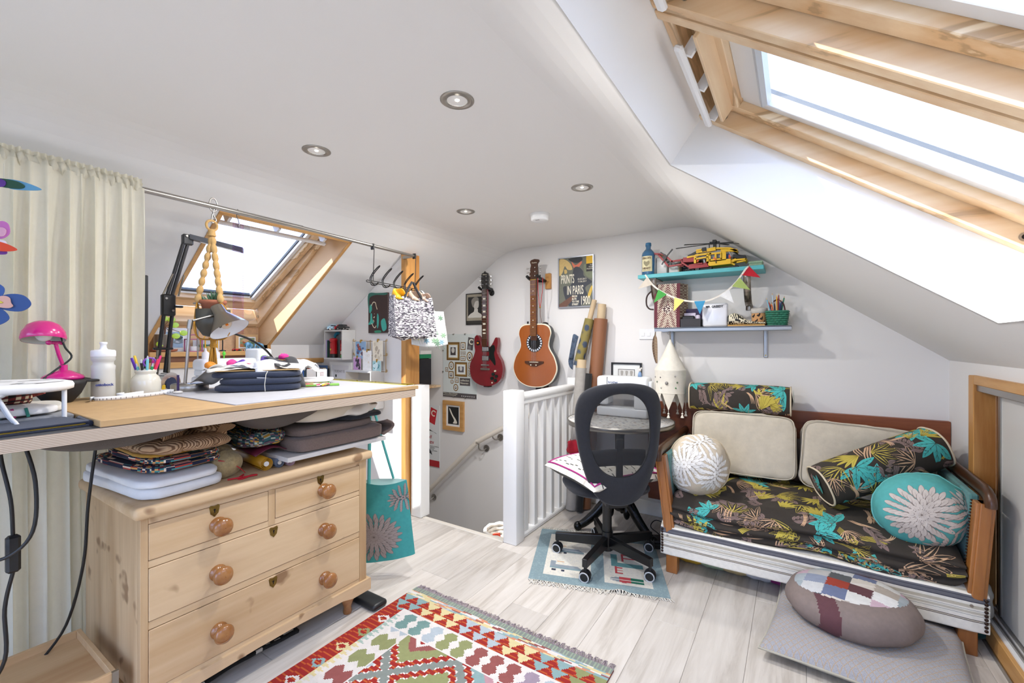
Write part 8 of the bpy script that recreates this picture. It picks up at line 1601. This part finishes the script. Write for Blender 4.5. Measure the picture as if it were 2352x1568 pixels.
t = thing('toy_bus', 'small red and green toy bus figure in the upper grey crate', 'toy', (-2.90, 2.11, 1.107))
for k, c in enumerate(('2f9a4a', 'e6d8c0', 'c81f28', 'c81f28')): MB().bx(-2.92, -2.888, 2.095, 2.13, 1.1075+k*.028, 1.134+k*.028, .005).build('block', mat('toybus_'+c, c, .35), t)
for k, (c, x, hh) in enumerate((('b7a0cf', -3.083, .14), ('2a4a44', -3.072, .135))): tag(MB().bx(x-.005, x+.004, 2.09, 2.18, 1.1072, 1.1072+hh, .001).build('book', mat('crate_book_'+c, c, .6)), ('lilac' if k == 0 else 'dark green')+' slim book standing left in the upper grey crate', 'book', 'books in the crate')
q = MB(); q.tube([(-3.075+.055*math.cos(a)+.03, 2.17, 1.245+.055*math.sin(a)) for a in [PI*.5+i*PI/14*.8 for i in range(12)]], .012, 6); tag(q.build('teal_ring', mat('teal_ring', '2f8fa8', .5)), 'curved teal ring leaning in the upper grey crate', 'ring')
def car(lab, c1, c2, x, y, rot):
    t_ = thing('toy_car', lab, 'toy car', (x, y, 1.3225), 'model cars on the upper crate'); M_ = MX.Translation((x, y, 1.3225)) @ rz(rot)
    q = MB(M_); P = [(-.05, .008), (.05, .008), (.051, .02), (.044, .026), (.028, .028), (.018, .042), (-.022, .043), (-.036, .03), (-.05, .026)]; q.prism(P, (0, -.019, 0), (1, 0, 0), (0, 0, 1), (0, .038, 0)); q.build('body', mat('car_'+c1, c1, .2, coat=.8), t_, bev=.002)
    q = MB(M_); q.prism([(.022, .029), (.015, .039), (-.02, .040), (-.03, .03)], (0, -.0195, 0), (1, 0, 0), (0, 0, 1), (0, .039, 0)); q.build('windows', mat('car_glass', '20242a', .1), t_); q = MB(M_); q.bx(-.052, .052, -.017, .017, .008, .013); q.build('bumper', CHROME if c2 is None else mat('car_'+c2, c2, .3), t_)
    for a in (-.03, .03):
        for s in (-1, 1): q = MB(M_); q.cyl((a, s*.0175, .009), (a, s*.0215, .009), .009, n=14); w__ = q.build('wheel', BLKP, t_); q = MB(M_); q.cyl((a, s*.0216, .009), (a, s*.022, .009), .005, n=10); q.build('hub_cap', CHROME, w__)
car('pale blue model car at the left end on the upper crate', '9fc4d8', None, -3.055, 2.135, 1.1); car('red and cream model car in the middle on the upper crate', 'a8202a', 'e6dcc8', -2.99, 2.15, 1.2); car('black model taxi at the right end on the upper crate', '17181b', None, -2.925, 2.125, .12)
# card display on brass rods
BR = mat('brass_rod', 'b9944a', .3, 1); t = thing('card_display', 'brass wire display rack of picture cards on the partition', 'card rack', (-2.67, 2.18, 1.0)); q = MB(); y_ = 2.172
for z in (1.235, 1.13, 1.012): q.cyl((-2.86, y_, z), (-2.485, y_, z), .002, n=8)
for x in (-2.84, -2.67, -2.50): q.cyl((x, y_+.004, 1.005), (x, y_+.004, 1.245), .002, n=8)
for x in (-2.485, -2.86):
    for z in (1.235, 1.13, 1.012): q.tube([(x+.006*math.cos(a)*(1 if x > -2.6 else -1), y_, z+.008+.008*math.sin(a)) for a in [i*PI/5-PI/2 for i in range(10)]], .0018, 6)
q.build('rods', BR, t)
def card(lab, x0, x1, z0, z1, bgc, cols, dy, seed):
    q = MB(); y = y_-.006-dy; q.bx(x0, x1, y, y+.001, z0, z1, 0, h('f0ede6')); rect(q, x0+.002, x1-.002, z0+.002, z1-.002, y-.0003, bgc); rr = random.Random(seed)
    for k in range(14): a, b, s = rr.uniform(x0+.02, x1-.02), rr.uniform(z0+.02, z1-.02), rr.uniform(.008, .022); blob(q, [(a+s*rr.uniform(.5, 1)*math.cos(i*1.26), min(z1-.002, max(z0+.002, b+s*rr.uniform(.5, 1.2)*math.sin(i*1.26)))) for i in range(5)], y-.0005-.00004*k, rr.choice(cols), 3)
    tag(q.build('picture_card', PR), lab, 'card', 'cards on the brass rack')
    q = MB(); q.bx((x0+x1)/2-.006, (x0+x1)/2+.006, y-.004, y_+.002, z1-.012, z1+.012, .002); q.build('clip', BR, t)
card('blue and red town picture card at the top left of the brass rack', -2.825, -2.70, 1.10, 1.235, '8fb0d0', ['b0503a', '4a6a9a', '8a7a8a', 'd8d0c8', '6a4a5a'], .004, 1); card('pink card with a black shoe at the lower left of the brass rack', -2.845, -2.755, 1.012, 1.115, 'c99ac8', ['3a3440', '5a4a5a', 'e6cfe0'], .008, 2)
card('white card with a pale green splash in the centre of the brass rack', -2.73, -2.63, 1.016, 1.165, 'f4f2ee', ['bfe0d0', 'e6d6c0', 'f0eee8', 'f0eee8'], .012, 3); card('cream card with a drawn bearded man at the top right of the brass rack', -2.628, -2.515, 1.09, 1.24, 'ece2cc', ['d9cdb4', 'e4dac2', 'b8aa94'], .004, 4); card('teal abstract card at the lower right of the brass rack', -2.625, -2.53, 1.012, 1.092, 'a8cfd0', ['5a9aa0', 'd8ecec', '3f8088'], .008, 5)
t, sh, yy = framed('white_framed_print', 'white framed print under the upper crate, partly hidden by the desk', -3.17, -2.905, .80, 1.07, .025, WHITE, y=PY, th=.02, sheet='e4e2e4'); q = MB(); rect(q, -3.11, -3.09, .95, .97, yy-.0003, '2f3a34'); rect(q, -2.985, -2.975, .95, .975, yy-.0003, 'a8485a'); q.build('motif_print', PR, sh); text('TODAY IS A', .03, (-3.04, yy-.001, .995), XW, ZW, mat('pale_grey_ink', 'a8a6a8', .6), sh)
# books on the low shelf of the left knee wall and the landing shelf
t = thing('knee_shelf', 'white book shelf on the knee wall under the oak batten', 'shelf', (-3.22, 1.9, .88)); MB().bx(KL, -3.14, 1.55, 2.19, .875, .89).build('board', WHITE, t)
ORD = 'first second third fourth fifth sixth seventh eighth ninth tenth eleventh twelfth thirteenth last'.split(); bcn = ['olive', 'blue', 'slate', 'grey white', 'rust', 'navy', 'cream', 'green', 'charcoal', 'maroon', 'tan', 'mid blue', 'black', 'pale grey']; bc_ = ['8fa06a', '2f5a9a', '31404a', 'd9d4c8', 'b0522e', '1d2230', 'efe8d8', '3a6f5a', '24262c', '6a3a3a', 'cfc0a0', '3f5f8f', '202024', '9aa8b0']; y = 1.60; k = 0
while y < 2.165:
    th_ = random.uniform(.012, .03); hh = random.uniform(.12, .155); c = bc_[k % 14]; tag(MB().bx(-3.27, -3.16, y, y+th_-.0008, .8905, .8905+hh, .001).build('book', mat('spine_'+c, c, .55)), bcn[k % 14]+' paperback, '+ORD[k % 14]+' in the '+('left' if k < 14 else 'right')+' half of the row under the oak batten', 'book', 'paperbacks on the knee wall shelf'); y += th_; k += 1
t = thing('landing_shelf', 'small pine wall shelf with books beyond the timber post', 'shelf', (-2.98, 3.07, .79)); MB().bx(-3.2, -2.855, 2.97, GB-.001, .80, .82, .002).build('board', PINE, t); MB().bx(-3.2, -2.835, 2.96, 2.97, .79, .812).build('lip', WHITE, t)
x = -3.17
for k, (c, th_, hh, lab) in enumerate((('d8d6d2', .05, .24, 'tall pale'), ('e6e4e0', .045, .25, 'thick white lettered'), ('1c1b1e', .035, .255, 'black'), ('2a2026', .018, .25, 'dark brown'), ('a0246a', .008, .25, 'thin magenta'), ('141416', .03, .255, 'black with coloured squares'), ('26252a', .03, .25, 'charcoal'))):
    b = tag(MB().bx(x, x+th_-.001, 2.99, 3.13, .8205, .8205+hh, .001).build('book', mat('land_'+c, c, .5)), lab+' book standing on the landing shelf', 'book', 'books on the landing shelf')
    if k == 1: text('UNLIMITED', .028, (x+th_/2, 2.9895, .93), (0, 0, 1), (-1, 0, 0), BLKP, b)
    if k == 5:
        for i, cc_ in enumerate(('3f6ac0', 'e0a030', 'c03a9a', '3fb05a')): MB().bx(x+.008, x+.02, 2.9888, 2.9898, .90+i*.025, .915+i*.025).build('colour_square', mat('sq_'+cc_, cc_, .5), b)
    x += th_
tag(MB().bx(-3.13, -2.955, 2.985, 3.13, 1.0765, 1.115, .001).build('book', mat('land_green', '1f8a5c', .5)), 'green book lying on top of the landing shelf books', 'book', 'books on the landing shelf'); tag(MB().bx(-3.14, -2.95, 2.985, 3.13, 1.1155, 1.15, .001).build('book', mat('land_white', 'e6e2dc', .5)), 'white book lying uppermost on the landing shelf', 'book', 'books on the landing shelf')
# ---------------------------------------------------------------- things on the window sill
ZW_ = 1.1652
t = thing('steel_plant_pot', 'leggy round-leafed plant in a steel pot on a terracotta saucer on the sill', 'potted plant', (-3.33, 1.12, ZW_)); pc_ = (-3.335, 1.125); q = MB(); q.lathe([(.04, .0), (.066, .004), (.07, .018), (.066, .018), (.05, .008), (.001, .006)], (*pc_, ZW_), 24, caps=False); q.build('saucer', mat('terracotta', '', 0), t); q = MB(); q.lathe([(.04, .0), (.042, .004), (.049, .1), (.051, .102), (.047, .102), (.045, .09), (.001, .09)], (*pc_, ZW_+.008), 24, caps=False); q.build('pot', STEEL, t)
q = MB(); q.tube(spline([(*pc_, ZW_+.09), (pc_[0], pc_[1]+.005, ZW_+.14), (pc_[0], pc_[1], ZW_+.17)], 5), .005, 6); TIPS = [(-.01, -.03, .20), (.0, .0, .21), (.01, .035, .205), (.02, .05, .17), (.05, .045, .10), (.04, .09, .12), (.03, -.03, .05)]
for a in TIPS: q.tube(spline([(pc_[0], pc_[1], ZW_+.165), (pc_[0]+a[0]*.5, pc_[1]+a[1]*.5, ZW_+lerp(.165, a[2], .6)), (pc_[0]+a[0], pc_[1]+a[1], ZW_+a[2])], 4), .0018, 5)
q.build('stem', mat('brown_stem', '6a4a3a', .7), t)
for a in TIPS: q = MB(); q.ell((pc_[0]+a[0], pc_[1]+a[1], ZW_+a[2]), (.020, .022, .0035), MX.Rotation(1.1, 4, V((.3, .9, .1))), n=16, m=8); q.build('leaf', mat('lime_leaf', 'a8c83a', .4), t)
def lantern(lab, c, y):
    t_ = thing('sill_lantern', lab, 'lantern', (-3.31, y, ZW_), 'glass lanterns on the sill'); m = mat('lantern_'+c, c, .4); s = .036; q = MB(); x = -3.31
    for a in (-s, s):
        for b in (-s, s): q.bx(x+a-.003, x+a+.003, y+b-.003, y+b+.003, ZW_, ZW_+.082)
    for z in (0, .078):
        for a in (-s, s): q.bx(x-s, x+s, y+a-.003, y+a+.003, ZW_+z, ZW_+z+.005); q.bx(x+a-.003, x+a+.003, y-s, y+s, ZW_+z, ZW_+z+.005)
    q.bx(x-s, x+s, y-s, y+s, ZW_, ZW_+.003); q.build('metal_frame', m, t_); q = MB(); q.tube([(x, y+.03*math.cos(a), ZW_+.083+.028*math.sin(a)) for a in [i*PI/12 for i in range(13)]], .003, 6); q.build('handle', m, t_)
    for a in (-s, s): MB().quad((x+a, y-s, ZW_+.004), (x+a, y+s, ZW_+.004), (x+a, y+s, ZW_+.08), (x+a, y-s, ZW_+.08)).build('pane', glass('clear_glass', ''), t_); MB().quad((x-s, y+a, ZW_+.004), (x+s, y+a, ZW_+.004), (x+s, y+a, ZW_+.08), (x-s, y+a, ZW_+.08)).build('pane', glass('clear_glass', ''), t_)
    q = MB(); q.cyl((x, y, ZW_+.004), (x, y, ZW_+.035), .022, n=16); q.build('candle', mat('candle_'+c, 'd8b878' if c[0] == 'd' else 'e6e0dc', .5), t_)
lantern('plum pink glass lantern with candle on the sill', 'a8507a', 1.275); lantern('golden yellow glass lantern with candle on the sill', 'd8a01e', 1.365)
t = thing('sill_lamp', 'small black clip lamp behind the yellow lantern', 'lamp', (-3.29, 1.42, ZW_)); q = MB(); q.lathe([(.012, .03), (.018, .02), (.03, -.012), (.031, -.014)], (-3.285, 1.405, ZW_+.10), 18, MX.Rotation(1.9, 4, V((1, .2, 0))), caps=False); q.build('shade', BLKP, t); q = MB(); q.tube(spline([(-3.29, 1.44, ZW_), (-3.30, 1.445, ZW_+.08), (-3.29, 1.43, ZW_+.12), (-3.286, 1.41, ZW_+.11)], 5), .004, 6); q.build('arm', BLKP, t); q = MB(); q.lathe([(.02, 0), (.02, .006), (.004, .01)], (-3.29, 1.44, ZW_), 16); q.build('foot', BLKP, t)
def sillpic(lab, y0, y1, z1, c, cols, fr, seed, x=-3.385):
    t_ = thing('sill_picture', lab, 'picture', (x, (y0+y1)/2, ZW_), 'pictures leaning on the sill'); q = MB(); q.bx(x-.008, x-.001, y0, y1, ZW_, z1, .001); q.build('mount', mat('mount_'+fr, fr, .6), t_); q = MB(); rr = random.Random(seed); f_ = .018; X0 = x-.0005
    q.add([(X0, y0+f_, ZW_+f_), (X0, y1-f_, ZW_+f_), (X0, y1-f_, z1-f_), (X0, y0+f_, z1-f_)], [(0, 1, 2, 3)], h('f4f2ee')); f_ += .008; q.add([(X0+.0004, y0+f_, ZW_+f_), (X0+.0004, y1-f_, ZW_+f_), (X0+.0004, y1-f_, z1-f_), (X0+.0004, y0+f_, z1-f_)], [(0, 1, 2, 3)], h(c))
    for k in range(12):
        a, b, s = rr.uniform(y0+f_+.01, y1-f_-.01), rr.uniform(ZW_+f_+.01, z1-f_-.01), rr.uniform(.006, .022); P = spline([(min(y1-f_, max(y0+f_, a+s*1.6*rr.uniform(.5, 1)*math.cos(i*1.05))), min(z1-f_, max(ZW_+f_, b+s*rr.uniform(.4, .9)*math.sin(i*1.05))), 0) for i in range(6)], 3, True); q.add([(X0+.0006+.00004*k, p.x, p.y) for p in P], [list(range(len(P)))], h(rr.choice(cols)))
    q.build('picture_print', PR, t_)
sillpic('tan mounted print of brown abstract shapes leaning in the sill corner', 1.57, 1.725, 1.285, '8a9a70', ['c07a4a', 'a85a30', 'd8b08a', '5a7a5a', 'c8a070'], 'd8b07a', 3); sillpic('pale blue photo print behind the steel pot', 1.09, 1.27, 1.32, 'a8c4dc', ['6a7a8a', 'd8e0e6', '8a9aa0', 'b8a8a8', '4a5a5a'], 'e6e8ea', 5); sillpic('green and white street photo card behind the lanterns', 1.30, 1.46, 1.24, 'c8d8e0', ['4aa86a', '8ac89a', '5a6a70', 'e6ecec', '3a8a5a'], 'eceae6', 7, -3.38)
def elephant(lab, x, y, s, rot):
    t_ = thing('toy_elephant', lab, 'toy elephant', (x, y, ZW_), 'patterned elephants on the sill'); M_ = MX.Translation((x, y, ZW_)) @ rz(rot) @ MX.Scale(s, 4); m = mat('elephant_blue', '7fb4d0', .5, var=.1); q = MB(M_); q.ell((0, 0, .038), (.03, .019, .02)); q.build('body', m, t_); q = MB(M_); q.ell((.032, 0, .05), (.015, .014, .016)); q.build('head', m, t_)
    for a in (-.017, .017):
        for b in (-.01, .01): q = MB(M_); q.cyl((a, b, 0), (a, b, .03), .0085, .008, n=12); q.build('leg', m, t_)
    q = MB(M_); q.tube(spline([(.043, 0, .048), (.053, 0, .035), (.053, 0, .018), (.06, 0, .012)], 5), .0045, 8); q.build('trunk', m, t_)
    for b in (-1, 1): q = MB(M_); q.ell((.028, b*.016, .05), (.011, .003, .014)); q.build('ear', mat('elephant_ear', '4f8fb8', .5), t_)
    for k, c in enumerate(('e84a6a', 'f0c83a', 'e86a9a', 'f2f2f2', '3f7a4a')): q = MB(M_); q.ell((-.018+k*.009, (-.0165 if k % 2 else -.018), .042+.005*(k % 3)), (.004, .003, .004), n=8, m=6); q.build('painted_flower', mat('fl_'+c, c, .5), t_)
elephant('upright blue flowered toy elephant, left of the pair on the sill', -3.30, 1.625, .95, -.9); elephant('walking blue flowered toy elephant at the right end of the sill', -3.295, 1.695, .95, -1.2)
t = thing('red_toy_car', 'tiny red toy racing car on the sill', 'toy car', (-3.29, 1.525, ZW_)); q = MB(); q.bx(-3.305, -3.28, 1.505, 1.55, ZW_+.003, ZW_+.016, .004); q.build('body', mat('toy_red', 'd0302a', .3), t); q = MB(); 
for y in (1.513, 1.542): q.cyl((-3.308, y, ZW_+.0065), (-3.277, y, ZW_+.0065), .0065, n=10)
q.build('wheels', BLKP, t)
t = thing('pebble_string', 'short string of coloured beads lying on the sill', 'beads', (-3.285, 1.575, ZW_))
for k in range(7): MB().ell((-3.285+.004*math.sin(k), 1.555+k*.008, ZW_+.0055), (.005, .005, .005), n=8, m=6).build('bead', mat('bead_%d' % (k % 4), ['3f6a4a', 'c8a070', 'a83a2a', 'd8d0c0'][k % 4], .4), t)
# ---------------------------------------------------------------- teal tote hanging at the desk end
tt = thing('teal_tote', 'teal tote bag with a big grey chrysanthemum hanging from the desk end', 'bag', (-1.8, 1.52, .08)); o3 = V((-1.90, 1.48, 0)); X3 = V((.78, .62, 0)).normalized(); n3 = V((X3.y, -X3.x, 0))
def tp(u, v, s=1):   # u,v metres
    uu = u/.24; vv = v/.42; return o3+X3*(u*(1+.18*(1-vv)))+V((0, 0, .085+v+.03*uu*(1-vv)-.02*math.sin(PI*uu)*vv*(1 if s > 0 else -.2)))+n3*s*(.035*math.sin(PI*min(1, max(0, uu)))**.6*(1-.55*vv)+.004*nz(u*14, v*14))
q = MB(); q.surf(lambda a, b: tp(a*.24, b*.42), 30, 40, h('3f9a98')); q.surf(lambda a, b: tp((1-a)*.24, b*.42, -1), 20, 20, h('3f9a98'))
PPt = lambda u, v: nrm(lambda a, b: tp(max(0, min(.24, a)), max(0, min(.42, b))), u, v)
def PPt2(u, v): p, n_ = PPt(u, v); return p, (n_ if n_.dot(n3) > 0 else -n_)
dahlia(q, PPt2, .07, .135, .125, '9a8f8c', '5f5654', .001, 22); dahlia(q, PPt2, .215, .33, .075, '9a8f8c', '5f5654', .001, 14)
q.build('cloth', vcol('tote_print', 0), tt)
q = MB(); q.surf(lambda a, b: tp(a*.24, .42*b, 1)*(0) + (tp(a*.24, .42)).lerp(tp(a*.24, .42, -1), b)+V((0, 0, -.03*math.sin(PI*b))), 12, 4); q.build('open_lining', mat('pale_aqua_lining', 'b9d8d2', .8), tt)
hk = V((-1.86, 1.515, .93)); q = MB()
q.tube(spline([tp(.05, .42), tp(.05, .42).lerp(hk, .6)+V((0, 0, 0)), hk], 5), .011, 6, flat=.3); q.tube(spline([tp(.17, .42, -1), tp(.17, .42, -1).lerp(hk, .5), hk+V((.0, .006, 0))], 5), .008, 6, flat=.3); q.build('strap', fabric('teal_strap', '4aa5a2'), tt)
MB().tube([(-1.86, 1.47, .955), (-1.86, 1.515, .955), (-1.86, 1.52, .925), (-1.86, 1.505, .922)], .003, 6).build('desk_hook', STEEL, tt)
tag(MB().bx(-2.62, -2.345, 2.02, 2.18, .0005, .006, .002).build('fringed_mat', fabric('ivory_mat', 'dcd3c2', 300, .95, .15, .6)), 'ivory fringed mat on the floor at the foot of the partition', 'mat')
